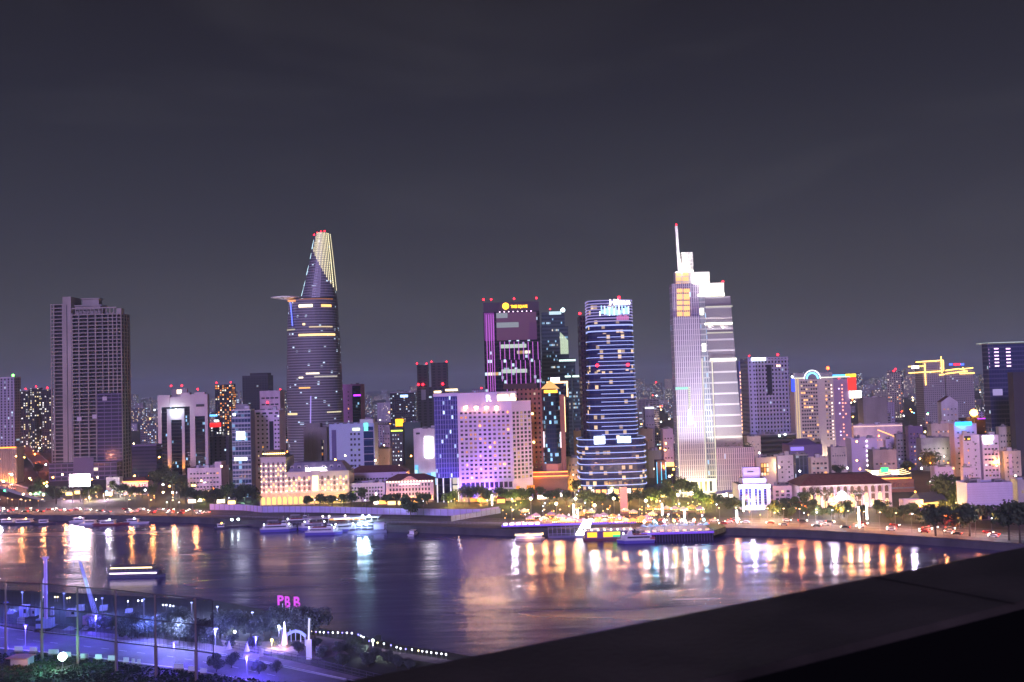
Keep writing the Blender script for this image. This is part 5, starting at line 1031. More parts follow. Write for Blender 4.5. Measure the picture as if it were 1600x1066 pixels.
RIGHT = [
 ('white_house', 'white windowed end wall block, bluish glass next to it, behind the mauve block', 'building', 1212, 1240, 714, 740, white, dict(rows=4, cols=2, win=(1.5, 1.6), lit=0.11, clutter=4, depth=16)),
 ('blue_glass_house', 'blue glass stair tower block right beside the white windowed end wall block', 'building', 1241, 1264, 712, 742, greyw, dict(wallfac=BT('blueh', '#34406a', '#1c2a4c', .02, 1, 3, 6, .7, .95), clutter=2, depth=16)),
 ('cream_flats', 'cream four-storey flats with dark wide windows behind the arcaded customs house', 'apartment block', 1264, 1295, 717, 735, cream, dict(rows=4, cols=4, win=(2.2, 1.7), lit=0.20, clutter=3)),
 ('round_roof_block', 'dark violet round-roofed block behind the white windowed end wall block', 'building', 1228, 1286, 697, 800, mat('dusk_wall', 0), dict(rows=0, clutter=3, depth=22)),
 ('grey_shop_block', 'dull grey block right of the dark violet round-roofed block', 'building', 1236, 1284, 688, 860, greyw, dict(rows=2, cols=8, win=(1.5, 1.5), lit=0.17, clutter=3)),
 ('lit_window_house', 'yellow-cream house with a tall lit stair window behind the violet bank', 'building', 1177, 1213, 717, 720, cream, dict(rows=0, clutter=4, depth=14)),
 ('beige_block', 'beige plain block below the podium terraces right of the spired tower', 'building', 1166, 1190, 684, 800, cream, dict(rows=5, cols=3, win=(1.2, 1.2), lit=0.15, clutter=1)),
 ('low_cream_house', 'low cream house with five small windows behind the cream four-storey flats', 'house', 1296, 1324, 701, 800, cream, dict(rows=2, cols=6, win=(1.2, 1.4), lit=0.15, clutter=1)),
 ('pale_apartment', 'large pale violet windowless apartment block with one column of lamps', 'apartment block', 1326, 1372, 687, 800, violetw, dict(rows=0, clutter=5, depth=24)),
 ('violet_cube', 'small violet cube-shaped house right of the large pale violet apartment block', 'house', 1383, 1402, 688, 850, violetw, dict(rows=2, cols=2, win=(1.2, 1.2), lit=.0, clutter=1)),
 ('grey_windows_house', 'grey low house with a dark window strip right of the large pale violet block', 'house', 1360, 1402, 705, 760, greyw, dict(rows=1, cols=5, win=(2.0, 1.6), lit=0.15, clutter=2)),
 ('dark_violet_block', 'dark violet block with small yellow windows behind the rooftop restaurant', 'building', 1418, 1444, 668, 800, mat('dusk_wall', 0), dict(rows=8, cols=4, win=(1.4, 1.5), lit=.3, clutter=2)),
 ('ghost_block', 'bluish grey block of faint windows left of the dark violet block', 'building', 1400, 1418, 680, 820, greyw, dict(rows=7, cols=3, win=(1.8, 1.5), lit=.25, warm=.1, clutter=1)),
 ('long_wall_block', 'long low pinkish wall block lit along its top edge under the skyline at right', 'building', 1330, 1412, 665, 960, pinkw, dict(rows=1, cols=22, win=(1.2, 1.3), lit=.3, clutter=5)),
 ('slab_block', 'pale grey windowless slab block below the skyline right of the arched-crown hotel', 'building', 1346, 1389, 622, 1150, conc, dict(rows=0, clutter=2, depth=24)),
 ('gabled_block', 'white gabled apartment block between the golden outline lights and the blue sign hotel', 'apartment block', 1470, 1500, 628, 1050, white, dict(rows=6, cols=4, win=(2, 1.5), lit=0.20, roof='gable', clutter=0)),
 ('ornate_lit_house', 'ornate warm-lit columned villa block left of the blue sign hotel', 'building', 1453, 1487, 664, 860, cream, dict(rows=5, cols=7, win=(1.2, 1.6), lit=.5, clutter=2)),
 ('grey_plain_house', 'dim grey plain block in front of the ornate warm-lit columned block', 'house', 1434, 1488, 686, 790, greyw, dict(rows=2, cols=6, win=(1.4, 1.5), lit=0.17, clutter=5)),
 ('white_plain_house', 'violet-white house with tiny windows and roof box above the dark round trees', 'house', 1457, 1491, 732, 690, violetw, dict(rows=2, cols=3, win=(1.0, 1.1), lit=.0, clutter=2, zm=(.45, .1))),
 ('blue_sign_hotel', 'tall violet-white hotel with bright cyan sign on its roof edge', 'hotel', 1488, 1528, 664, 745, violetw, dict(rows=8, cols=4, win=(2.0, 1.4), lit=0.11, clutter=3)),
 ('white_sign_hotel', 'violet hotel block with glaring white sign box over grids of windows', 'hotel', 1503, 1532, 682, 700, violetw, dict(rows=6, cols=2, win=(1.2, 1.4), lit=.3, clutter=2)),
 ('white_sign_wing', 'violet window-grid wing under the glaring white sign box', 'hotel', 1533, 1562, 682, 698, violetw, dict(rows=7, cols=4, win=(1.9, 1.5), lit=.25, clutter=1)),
 ('tan_block', 'tan block with small dark windows right of the glaring white sign box', 'building', 1560, 1583, 669, 760, cream, dict(rows=6, cols=4, win=(1.3, 1.7), lit=0.11, clutter=1)),
 ('tan_low_block', 'lower tan block with violet stripe at the right end above the big blank violet wall', 'building', 1566, 1596, 707, 700, cream, dict(rows=5, cols=3, win=(1.2, 1.4), lit=0.15, clutter=1)),
 ('right_cream_house', 'cream house at the right edge beside the big blank violet wall', 'house', 1583, 1640, 752, 540, cream, dict(rows=2, cols=5, win=(1.5, 1.8), lit=.3, clutter=1)),
 ('small_violet_house', 'tiny violet house with balcony arches left of the big blank violet wall', 'house', 1503, 1522, 733, 650, violetw, dict(rows=2, cols=4, win=(1.0, 1.5), lit=.1, clutter=1)),
 ('dark_right_block', 'dark flat block with violet neon rail under the orange fireball lamp', 'building', 1505, 1565, 655, 860, mat('unlit', 0), dict(rows=2, cols=8, win=(1.6, 1.4), lit=.25, clutter=3)),
 ('grey_box_house', 'grey windowless house right of the striped tower base', 'house', 999, 1013, 692, 830, conc, dict(rows=0, clutter=1)),
 ('bar_light_house', 'grey house with white light bar on its roof edge right of the striped tower', 'house', 1008, 1024, 637, 1100, greyw, dict(rows=4, cols=3, win=(1.6, 1.6), lit=0.15, clutter=1)),
 ('olive_wall_house', 'olive grey plain house left of the spired tower', 'house', 1011, 1034, 706, 800, mat('olive_wall', (.3, .31, .25), .85), dict(rows=0, clutter=2)),
 ('violet_yard_house', 'dim violet house with lit yard left of the spired tower', 'house', 1035, 1053, 672, 900, violetw, dict(rows=3, cols=3, win=(1.5, 1.6), lit=.1, clutter=2)),
 ('cyan_edge_house', 'narrow house edged with cyan light lines just left of the spired tower', 'house', 1024, 1041, 722, 740, mat('unlit', 0), dict(rows=0, clutter=0)),
 ('ochre_slim_house', 'slim ochre floodlit house between red-brown tower and striped tower', 'house', 898, 911, 676, 800, mat('ochre', 0), dict(rows=7, cols=3, win=(1.3, 1.7), lit=.3, clutter=1)),
 ('ochre_low_house', 'lower ochre house with warm windows at the foot of the striped tower', 'house', 886, 909, 718, 730, mat('ochre', 0), dict(rows=5, cols=4, win=(1.3, 1.6), lit=.4, clutter=2)),
 ('mid_roof_house', 'grey-white roof cluster house between the striped tower and the spired tower', 'house', 1000, 1022, 672, 930, white, dict(rows=2, cols=4, win=(1.4, 1.4), lit=.25, clutter=5)),
]
for nm, l, cat_, p0, p1, yt, D, wall, kw in RIGHT:
    T, f, W, H = block(nm, l, cat_, p0, p1, yt, D, wall, **kw)
    if nm == 'lit_window_house': b = MB(); b.box(f.x(1189), -.3, 8, f.x(1201), -.03, H-3); b.build('stair_window', fac('stairwin', '#5a4630', '#a08050', 2, 3.4, .7, .8, .8, WARM, 2.2), T)
    if nm == 'round_roof_block': b = MB(); P = sup(1, W-1, 1, 21, 28, .8); Q = [(W/2+(p[0]-W/2)*.35, 11+(p[1]-11)*.35) for p in P]; b.prism(P, H+1, H+5.5, 0, poly1=Q); b.build('domed_roof', mat('dome_violet', (.1, .06, .2), .6), T); b = MB(); b.box(f.x(1232), -.4, H-3.5, f.x(1257), -.05, H-.5); b.build('violet_neon', glow('#9880ff', 1.2), T)
    if nm == 'pale_apartment':
        for k in range(6): b = MB(); b.ball((f.x(1355.5), -.4, H*(.2+.15*k)), .7, 0, 6, 4); b.build('wall_light', glow('#fff0ff', 7), T)
    if nm == 'blue_sign_hotel': b = MB(); b.box(f.x(1490), -.8, H-.4, f.x(1520), -.2, H+2.4); b.build('cyan_sign', glow('#20b8ff', 4), T); lamp('sign_lamp', (f.x(1505), -3, H), 5000, '#2090ff', 1, parent=T)
    if nm == 'white_sign_wing': b = MB(); b.box(0, -.8, H-2.5, f.x(1553), -.2, H+.6); b.box(f.x(1538), -.82, H-5, f.x(1550), -.2, H-2.5); b.build('white_sign', glow('#fffaff', 9), T)
    if nm == 'white_sign_hotel': b = MB(); b.box(f.x(1503), -.5, H-3, f.x(1518), -.1, H+.4); b.box(f.x(1504), -.6, H-2.2, f.x(1509), -.5, H-1.2, 1); b.box(f.x(1513), -.6, H-2.2, f.x(1517), -.5, H-1.2, 1); b.build('dark_sign', [dark, glow('#ffc840', 3)], T)
    if nm == 'bar_light_house': b = MB(); b.box(.2, -.6, H-.8, W-.2, -.1, H+.5); b.build('light_bar', glow('#f4f8ff', 4), T)
    if nm == 'cyan_edge_house':
        for x in (.3, W*.5, W-.3): b = MB(); b.bar((x, -.4, 2), (x, -.4, H), .28); b.build('edge_light', glow('#50d0ff', 1.8), T)
    if nm == 'long_wall_block': b = MB(); b.box(0, -.5, H-.8, W, -.1, H-.2); b.build('edge_light', glow('#ffd0c0', 1.6), T); b = MB(); b.path([(f.x(1366+i*2.8), -12, f.z(671+i*.95+.02*i*i, 1366+i*2.8)) for i in range(10)], .35); b.build('festoon_light', glow('#ffb050', 4), T)
    if nm == 'dark_right_block': b = MB(); b.box(f.x(1530), -.4, H+.2, f.x(1562), 0, H+.9); b.build('violet_neon', glow('#a030ff', 3.5), T); b = MB(); b.ball((f.x(1523), -2, f.z(645, 1523)), 3.2, 0, 12, 7); o = b.build('fireball_lamp', glow('#ffb040', 22), T); b = MB(); b.cyl(f.x(1523), -2, H-6, f.z(648, 1523), .3, 0, 6); b.build('lamp_pole', metal, o); lamp('orange_glow', (f.x(1523), -5, f.z(645, 1523)), 40000, '#ff8420', 2, parent=T)
    if nm in ('ochre_slim_house', 'ochre_low_house', 'ornate_lit_house'): lamp('house_uplight', (W/2, -4, 3), 9000, '#ffb050', .6, parent=T)
    if nm == 'tan_low_block': b = MB(); b.box(f.x(1577), -.3, 5, f.x(1582), -.03, H-1); b.build('violet_stripe', violetw, T)
    if nm == 'violet_yard_house': b = MB(); b.box(1, -6, .5, W-1, -5, 4); b.build('yard_light', glow('#ffc070', 3), T)
# big blank violet wall and the little house by the boulevard
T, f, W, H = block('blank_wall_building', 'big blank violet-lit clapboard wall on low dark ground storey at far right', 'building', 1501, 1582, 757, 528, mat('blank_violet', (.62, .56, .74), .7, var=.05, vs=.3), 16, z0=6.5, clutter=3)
b = MB(); b.box(1, 1, 0, W-1, 15, 6.5, 0); b.build('ground_storey', mat('ground_storey', (.2, .15, .14), .85), T)
for k in range(9): b = MB(); z = 6.5+(H-6.5)*(k+1)/10; b.box(.05, -.06, z, W-.05, 0, z+.09); b.build('board_joint', mat('joint', (.4, .36, .5), .8), T)
for k in range(4): b = MB(); x = 2+k*(W-8)/3; b.box(x, .8, .3, x+3.4, .98, 4.6); b.build('gate', dark if k != 2 else glow('#ffe060', .8), T)
T, f, W, H = block('corner_house', 'small pinkish two-window house lit amber beside the boulevard at right', 'house', 1407, 1442, 784, 556, pinkw, 12, rows=1, cols=2, win=(1.4, 1.6), lit=.0, clutter=0, zm=(.3, .1))
lamp('amber_lamp', (W*.8, -4, 3.2), 2500, '#ffa030', .5, parent=T)
b = MB(); b.prism([(W+.05, .5), (W+16, 6), (W+16, 24), (W+.05, 20)], 0, 6.5, 0, 1); b.build('annexe_wall', [mat('ochre', 0), roofm], T); b = MB(); b.prism([(W, 0), (W+17, 5.6), (W+17, 25), (W, 21)], 6.5, 11, 0, poly1=[(W+.5, 10), (W+16, 14), (W+16, 15), (W+.5, 11)]); b.build('annexe_roof', mat('slate', (.1, .1, .11), .8), T)
for k in range(3): lamp('annexe_lamp', (W+3+k*4.5, -1+k*1.4, 4.5), 1100, '#ffb040', .4, parent=T)
f = Fr(1476, 1492, 522, 812); T = f.root('red_lit_kiosk', 'low kiosk with glaring orange-red sign beside the boulevard trees at right', 'kiosk')
b = MB(); b.box(-1, .4, 0, f.W+1, 5, 4.4, 0); b.build('wall', mat('kiosk_dark', (.15, .06, .05), .8), T); b = MB(); b.box(0, .1, 2.0, f.W, .36, 4.2); b.build('sign', glow('#ff5a14', 7), T); b = MB(); b.prism([(-2, -1.5), (f.W+2, -1.5), (f.W+2, 6), (-2, 6)], 4.4, 6.4, 0, poly1=[(f.W/2-.5, 2), (f.W/2+.5, 2), (f.W/2+.5, 3), (f.W/2-.5, 3)]); b.build('roof', tile, T); lamp('sign_lamp', (f.W/2, -2.5, 3), 2600, '#ff3010', .6, parent=T)
# ================================================================ along the far bank
rng = random.Random(21)
leafm = mat('leaf_green', (.09, .12, .04), .8, var=.5, vs=.7); leafd = mat('leaf_dark', (.055, .08, .035), .85, var=.5, vs=.6); leafb = mat('leaf_bluegreen', (.09, .11, .10), .8, var=.5, vs=.6)
bark = mat('bark', (.09, .07, .06), .9, var=.3, vs=2.)
def crown(r, H, W, n, s, lobes=7, low=.35, flat=.75):
    b = MB(); L = []
    for i in range(lobes):
        a = r.uniform(0, 6.28); q = r.uniform(0, .62)*W/2; L.append((q*math.cos(a), q*math.sin(a), r.uniform(low+.14, .84)*H, r.uniform(.16, .3)*W))
    L.append((0, 0, H*.72, W*.3))
    for i in range(n):
        x, y, z, q = r.choice(L); d = Vector((r.gauss(0, 1), r.gauss(0, 1), r.gauss(0, 1))).normalized()*q*(r.random()**.33); d.z *= flat
        c = Vector((x, y, z))+d; a = Vector((r.gauss(0, 1), r.gauss(0, 1), r.gauss(0, .7))).normalized(); e = a.orthogonal().normalized()
        e = (Matrix.Rotation(r.uniform(0, 6.28), 3, a) @ e); g = a.cross(e); k = s*r.uniform(.6, 1.4)
        b.face([c-e*k, c-g*k*.55, c+e*k, c+g*k*.55])
    return b, L
def trunk(r, H, L, rad):
    b = MB(); top = Vector((r.uniform(-.2, .2), r.uniform(-.2, .2), H*.42)); b.bar((0, 0, -.2), top, rad, 0, 7, rad*.7)
    for x, y, z, q in L[:5]: b.bar(top, (x*.8, y*.8, z), rad*.5, 0, 5, rad*.15)
    return b
TP = []
for i in range(6):
    r = random.Random(100+i); H, W = ((9, 9), (11, 10), (7, 8), (12, 9), (8, 11), (6, 6))[i]
    cb, L = crown(r, H, W, 900, .5); TP.append((cb.mesh('crown', [leafm]), cb.mesh('crown', [leafd]), trunk(r, H, L, .28).mesh('trunk', bark), H, W))
def tree(px, py, hpx, kind=0, darkleaf=False, what='leafy street tree', name='street_tree', z=G, pos=None, yaw=None, grp='street trees on the far bank'):
    p = pos or gnd(px, py, z); h = hpx*1.25/FPX*p.y; t_ = TP[kind]; s = h/t_[3]
    o = place(None, name, None, p, rng.uniform(0, 6.28)); o.scale = (s*rng.uniform(.9, 1.15), s*rng.uniform(.9, 1.15), s); o['category'] = 'tree'; o['group'] = grp
    place(t_[1] if darkleaf else t_[0], 'crown', o); place(t_[2], 'trunk', o); reg(o, what, where(px)); return o
SZ = ('small', 'mid-sized', 'big')
for px, py, h, k, d in ((88, 788, 22, 4, 1), (142, 783, 20, 4, 1), (60, 776, 24, 1, 0), (52, 780, 18, 2, 0), (152, 776, 16, 2, 0), (176, 772, 18, 0, 0), (188, 778, 18, 2, 1), (206, 780, 17, 0, 1), (222, 779, 16, 2, 1), (238, 782, 20, 1, 1), (246, 770, 30, 3, 1), (258, 768, 32, 1, 1), (270, 775, 34, 3, 1), (282, 778, 28, 0, 1), (291, 786, 20, 2, 1),
                        (304, 788, 17, 4, 1), (322, 789, 20, 1, 0), (336, 789, 22, 0, 1), (348, 788, 18, 4, 0), (358, 784, 24, 1, 1), (372, 790, 24, 0, 1), (384, 789, 27, 1, 1), (394, 786, 22, 3, 1), (404, 790, 18, 2, 1), (481, 794, 16, 2, 0), (500, 794, 17, 4, 0), (519, 794, 17, 2, 0), (537, 793, 18, 0, 0), (549, 793, 20, 1, 1), (566, 790, 24, 3, 1),
                        (584, 791, 14, 2, 0), (606, 790, 15, 2, 0), (620, 790, 16, 0, 1), (634, 789, 13, 5, 0), (655, 790, 17, 1, 0), (668, 790, 16, 2, 1), (642, 812, 27, 4, 1), (700, 789, 16, 0, 0), (711, 790, 20, 1, 0), (722, 788, 24, 3, 1), (733, 790, 26, 1, 1), (744, 786, 20, 0, 1), (752, 788, 24, 1, 0), (763, 789, 20, 2, 0), (776, 785, 18, 4, 1), (790, 787, 18, 1, 1),
                        (803, 787, 19, 0, 1), (816, 788, 19, 4, 1), (830, 786, 21, 1, 1), (845, 785, 22, 3, 1), (858, 787, 17, 2, 1), (871, 788, 20, 1, 1), (885, 790, 20, 0, 1), (899, 780, 26, 3, 1), (912, 790, 19, 4, 0), (926, 791, 18, 2, 1), (941, 790, 17, 0, 0), (958, 791, 16, 5, 1), (984, 792, 17, 4, 1), (998, 790, 22, 1, 1), (1012, 790, 21, 0, 1), (1026, 790, 22, 4, 1), (1040, 788, 25, 1, 1),
                        (1052, 792, 22, 3, 0), (1066, 778, 26, 1, 1), (1077, 778, 22, 0, 1), (1044, 776, 24, 3, 1), (1090, 791, 20, 4, 1), (1104, 794, 18, 2, 1), (1120, 796, 20, 0, 1), (1146, 802, 20, 4, 1), (1160, 798, 14, 2, 1), (1213, 797, 10, 5, 0), (1228, 796, 14, 4, 1), (1242, 795, 16, 2, 0), (1256, 797, 25, 3, 1), (1274, 803, 12, 5, 0), (1298, 806, 12, 5, 1), (1319, 808, 20, 4, 1), (1346, 806, 14, 2, 1),
                        (1370, 803, 12, 5, 0), (1414, 806, 14, 2, 0), (1428, 806, 16, 4, 0), (1447, 812, 12, 5, 1), (1471, 797, 43, 4, 1), (1455, 745, 34, 1, 1), (1462, 838, 42, 0, 1), (1487, 800, 20, 1, 0), (1515, 838, 40, 4, 1), (1533, 815, 22, 2, 1), (1577, 845, 50, 1, 1), (1594, 850, 58, 3, 1), (1598, 800, 26, 1, 0), (1443, 728, 22, 2, 1), (1418, 742, 18, 2, 1), (1300, 733, 14, 2, 1), (1310, 745, 14, 4, 1), (1216, 735, 12, 2, 1), (60, 745, 18, 1, 1), (20, 742, 20, 0, 1), (225, 742, 16, 2, 1)):
    tree(px, py, h, k, bool(d), f"{'small' if h < 17 else 'big' if h > 27 else 'mid-sized'} {'dark' if d else 'green'} {'bush-like tree' if k in (4, 5) else 'street tree'}")
# bare branching trees in front of the customs house
for px, py in ((1290, 797), (1340, 798), (1272, 796)):
    p = gnd(px, py); b = MB(); r = random.Random(px)
    def br(a, d, L_, rad, k):
        c = a+d*L_; b.bar(a, c, rad, 0, 5, rad*.7)
        if k:
            for _ in range(3): br(c, (d+Vector((r.gauss(0, .55), r.gauss(0, .3), r.gauss(.1, .3)))).normalized(), L_*.72, rad*.66, k-1)
    br(Vector((0, 0, 0)), Vector((0, 0, 1)), 5, .35, 4); o = thing('bare_tree', '', 'tree', p, 0, 'bare trees before the customs house'); b.build('trunk', bark, o); reg(o, 'bare branching tree', 'in front of the arcaded customs house')
    cb, L = crown(r, 13, 11, 120, .5, low=.5); cb.build('crown', leafd, o)
for px, py, e, c in ((62, 775, 3500, '#80ffb0'), (188, 776, 3000, '#d8ff60'), (322, 786, 3000, '#e0e850'), (348, 786, 2500, '#fff0a0'), (519, 790, 2500, '#ffd850'), (538, 789, 3000, '#d8f040'), (711, 786, 2600, '#e8e850'), (752, 783, 3600, '#d0e838'), (763, 785, 3000, '#ffb840'), (815, 783, 2200, '#c8e830'), (871, 783, 2200, '#d8d848'), (1052, 785, 3600, '#d8f040'), (912, 785, 2200, '#e8f060'), (1098, 770, 3600, '#f0e860'), (1487, 793, 2500, '#a8d840'), (1428, 802, 2500, '#ffc030'), (1146, 790, 2500, '#60d8d0'), (385, 783, 2500, '#a0e8b0'), (1003, 768, 2400, '#ffe030'), (640, 786, 2400, '#ffe8b0'), (980, 784, 2400, '#ffb050'), (845, 781, 2600, '#ffa050')):
    p = gnd(px, py); s = MB(); o = thing('tree_uplight', '', 'lamp', p+Vector((0, -6, 0)), 0, 'lamps lighting the street trees'); s.cyl(0, 0, 0, 3.2, .1, 0, 6); s.build('pole', metal, o)
    s = MB(); s.ball((0, 0, 3.6), .35); s.build('lamp_globe', glow('#ffe090', 4), o); reg(o, 'short garden lamp lighting a tree', where(px)); lamp('tree_light', (0, -.8, 4.0), e*2.2, c, .6, parent=o)
# street lamps along the boulevard
b = MB(); b.bar((0, 0, 0), (0, 0, 9), .14, 0, 6, .08); b.bar((0, 0, 9), (0, 2.2, 9.5), .07, 0, 5); lp_pole = b.mesh('pole', metal)
b = MB(); b.box(-.35, 1.7, 9.35, .35, 2.7, 9.55); lp_head = b.mesh('lamp_head', glow('#ffd090', 9))
b = MB(); b.box(-.35, 1.7, 9.35, .35, 2.7, 9.55); lp_headw = b.mesh('lamp_head', glow('#f0f8ff', 9))
k = 0
for px in list(range(-5, 335, 34))+list(range(800, 1575, 25)):
    P, a = along(offs(BANK, 14.3), px)
    o = place(None, 'street_lamp', None, P, a); o['category'] = 'street lamp'; o['group'] = 'lamps along the riverside boulevard'
    wht = (k*7 % 5 == 0); place(lp_pole, 'pole', o); place(lp_headw if wht else lp_head, 'lamp_head', o); reg(o, f"{'white' if wht else 'warm'} boulevard lamp", where(px))
    lamp('street_light', (0, 3.5, 9.0), 7500, '#ff9c58' if not wht else '#f4ecff', .5, parent=o); k += 1
# quay lamps with white globes
b = MB(); b.cyl(0, 0, 0, 4.2, .09, 0, 6); qp = b.mesh('pole', metal); b = MB(); b.ball((0, 0, 4.5), .42); qg = [b.mesh('lamp_globe', glow('#e4ecff', 6)), b.mesh('lamp_globe', glow('#ffd080', 3.4)), b.mesh('lamp_globe', glow('#ffa848', 3))]
def quay_lamp(px, py, v, z=G, name='globe_lamp', what=None, s=1.):
    o = place(None, name, None, gnd(px, py, z)); o.scale = (s, s, s); place(qp, 'pole', o); place(qg[v], 'lamp_globe', o); o['category'] = 'lamp'; o['group'] = 'globe lamps on the far quay'; reg(o, what or ('white globe lamp', 'pale yellow globe lamp', 'amber globe lamp')[v], where(px)); return o
for px, py, v in ((261, 795, 0), (280, 795, 0), (358, 788, 0), (406, 790, 0), (492, 791, 0), (527, 791, 0), (571, 792, 0), (662, 794, 0), (12, 788, 1), (19, 790, 1), (34, 790, 1), (40, 792, 1), (47, 791, 1), (60, 792, 2), (195, 783, 2), (203, 784, 2), (211, 784, 1), (232, 783, 2), (241, 784, 1), (150, 778, 1), (162, 781, 1), (800, 790, 0), (1120, 800, 0)): quay_lamp(px, py, v)
for i in range(95):
    px = rng.uniform(782, 1130); py = rng.uniform(793, 824)
    quay_lamp(px, py+4, rng.choices((0, 1, 2), (3, 6, 4))[0], s=rng.uniform(.6, 1.1))
for i in range(60):
    px = rng.uniform(690, 1115); py = rng.uniform(768, 794)
    v = rng.choices((0, 1, 2), (2, 5, 7))[0]; o = quay_lamp(px, py+4, v, s=rng.uniform(.6, .95), what=None)
    if i % 3 < 2: lamp('globe_light', (0, -.6, 5.4), 7000, ('#e8ffe8', '#e8e860', '#ffb048')[v], .4, parent=o)
# hotel forecourts: rows of little lit shopfront canopies
b = MB(); b.box(-2.5, 0, 0, 2.5, 3, 2.8); sw_ = b.mesh('booth', mat('booth_wall', (.3, .22, .18), .8)); b = MB(); b.box(-2.2, -.12, .5, 2.2, -.02, 2.5); sg = [b.mesh('lit_front', glow(c, s)) for c, s in (('#ffb050', 3), ('#fff0e0', 5), ('#ff7a30', 3), ('#ffd880', 4))]
b = MB(); b.prism([(-2.8, -1.8), (2.8, -1.8), (2.8, 3.2), (-2.8, 3.2)], 2.9, 3.7, 0, poly1=[(-2.4, 1), (2.4, 1), (2.4, 3), (-2.4, 3)]); sc_ = [b.mesh('canopy', mat('canopy_red', (.35, .08, .05), .8)), b.mesh('canopy', mat('canopy_cream', (.5, .45, .35), .8)), b.mesh('canopy', mat('canopy_violet', (.3, .25, .5), .8))]
for px, py, v, w_ in ((300, 784, 1, 1), (310, 782, 1, 1), (345, 784, 1, 1), (362, 786, 3, 1), (590, 786, 1, 0), (598, 786, 0, 1), (612, 787, 3, 0), (628, 787, 3, 1), (647, 786, 0, 0), (741, 782, 2, 0), (756, 783, 0, 0), (769, 780, 2, 0), (783, 784, 0, 0), (846, 778, 1, 2), (856, 777, 1, 0), (866, 776, 2, 0), (876, 774, 1, 2), (886, 776, 0, 0), (1035, 775, 3, 1), (1080, 772, 1, 1), (1126, 776, 1, 2), (1138, 774, 1, 2), (1146, 777, 1, 1), (1250, 793, 0, 0), (1264, 794, 2, 0), (1305, 796, 3, 1), (1440, 803, 0, 0), (1448, 804, 1, 2), (170, 772, 1, 1), (120, 770, 3, 1), (100, 768, 3, 1), (135, 770, 3, 1), (108, 772, 3, 1)):
    o = place(None, 'street_booth', None, gnd(px, py+3)); o.scale = (1.2,)*3; o['category'] = 'booth'; o['group'] = 'lit booths behind the boulevard'; place(sw_, 'booth', o); place(sg[v], 'lit_front', o); place(sc_[w_], 'canopy', o)
    reg(o, f"{('amber', 'white', 'orange', 'yellow')[v]}-lit booth with {('red', 'cream', 'violet')[w_]} canopy", where(px))
# night market on the promenade
b = MB()
for x, y in ((-2, -2), (2, -2), (2, 2), (-2, 2)): b.bar((x, y, 0), (x, y, 2.6), .07, 0, 5)
b.box(-2.05, -2.1, 0, 2.05, -1.5, 1.0); b.bar((-2, -2, 2.6), (-2, 2, 2.6), .06, 0, 4); b.bar((2, -2, 2.6), (2, 2, 2.6), .06, 0, 4); mk_f = b.mesh('stall_frame', mat('stall_wood', (.25, .16, .1), .8))
b = MB(); b.prism([(-2.4, -2.4), (2.4, -2.4), (2.4, 2.4), (-2.4, 2.4)], 2.6, 4.0, 0, poly1=[(-.1, -.1), (.1, -.1), (.1, .1), (-.1, .1)]); mk_c = [b.mesh('tent_roof', mat('tent_'+n_, c_, .8)) for n_, c_ in (('white', (.7, .68, .66)), ('amber', (.6, .4, .15)), ('violet', (.4, .32, .6)))]
b = MB()
for i in range(5): b.ball((-1.8+.9*i, -2.1, 2.35), .24, 0, 6, 4)
mk_l = [b.mesh('bulbs', glow('#ffc860', 4)), b.mesh('bulbs', glow('#fff0d0', 5)), b.mesh('bulbs', glow('#ff9838', 3.5))]
MK = [(818+rng.uniform(-3, 3)+i*10.7, 811+rng.uniform(-7, 8)) for i in range(20)]+[(868+i*11, 822) for i in range(14)]+[(1016+i*13, 800+rng.uniform(0, 5)) for i in range(7)]
for px, py in MK:
    c, l = rng.randrange(3), rng.randrange(3); o = place(None, 'market_stall', None, gnd(px, py), rng.uniform(-.2, .2)); o.scale = (1.15,)*3; o['category'] = 'market stall'; o['group'] = 'night market stalls on the promenade'
    place(mk_f, 'stall_frame', o); place(mk_c[c], 'tent_roof', o); place(mk_l[l], 'bulbs', o); reg(o, f"market stall with {('white', 'amber', 'violet')[c]} tent roof and {('golden', 'white', 'orange')[l]} bulbs", where(px))
for px, py in ((830, 806), (900, 806), (960, 806), (1060, 800), (870, 815), (930, 818), (1010, 810)):
    p = gnd(px, py); o = thing('market_mast', '', 'lamp', p, 0, 'tall masts of the night market'); b = MB(); b.cyl(0, 0, 0, 10, .15, 0, 6); b.build('pole', metal, o); b = MB(); b.ball((0, 0, 10.4), .8); b.build('lamp_globe', glow('#fff0c8', 16), o); reg(o, 'tall mast lamp of the night market', where(px)); lamp('market_light', (0, -1, 11), 9000, '#ffc070', .6, parent=o)
for px, py, h in ((897, 812, 9), (903, 812, 6), (1035, 808, 8), (1070, 812, 5), (1343, 828, 12), (1355, 815, 10), (1152, 820, 8), (1162, 802, 10), (769, 792, 8), (588, 790, 9)):
    p = gnd(px, py); o = thing('light_column', '', 'lamp', p, 0, 'white light columns on the far bank'); b = MB(); b.cyl(0, 0, 0, 1.2, .3, 0, 8); b.build('base', metal, o); b = MB(); b.cyl(0, 0, 1.2, h, .42, 0, 8); b.build('light_tube', glow('#fff8f4', 12), o); reg(o, 'upright white light column', where(px))
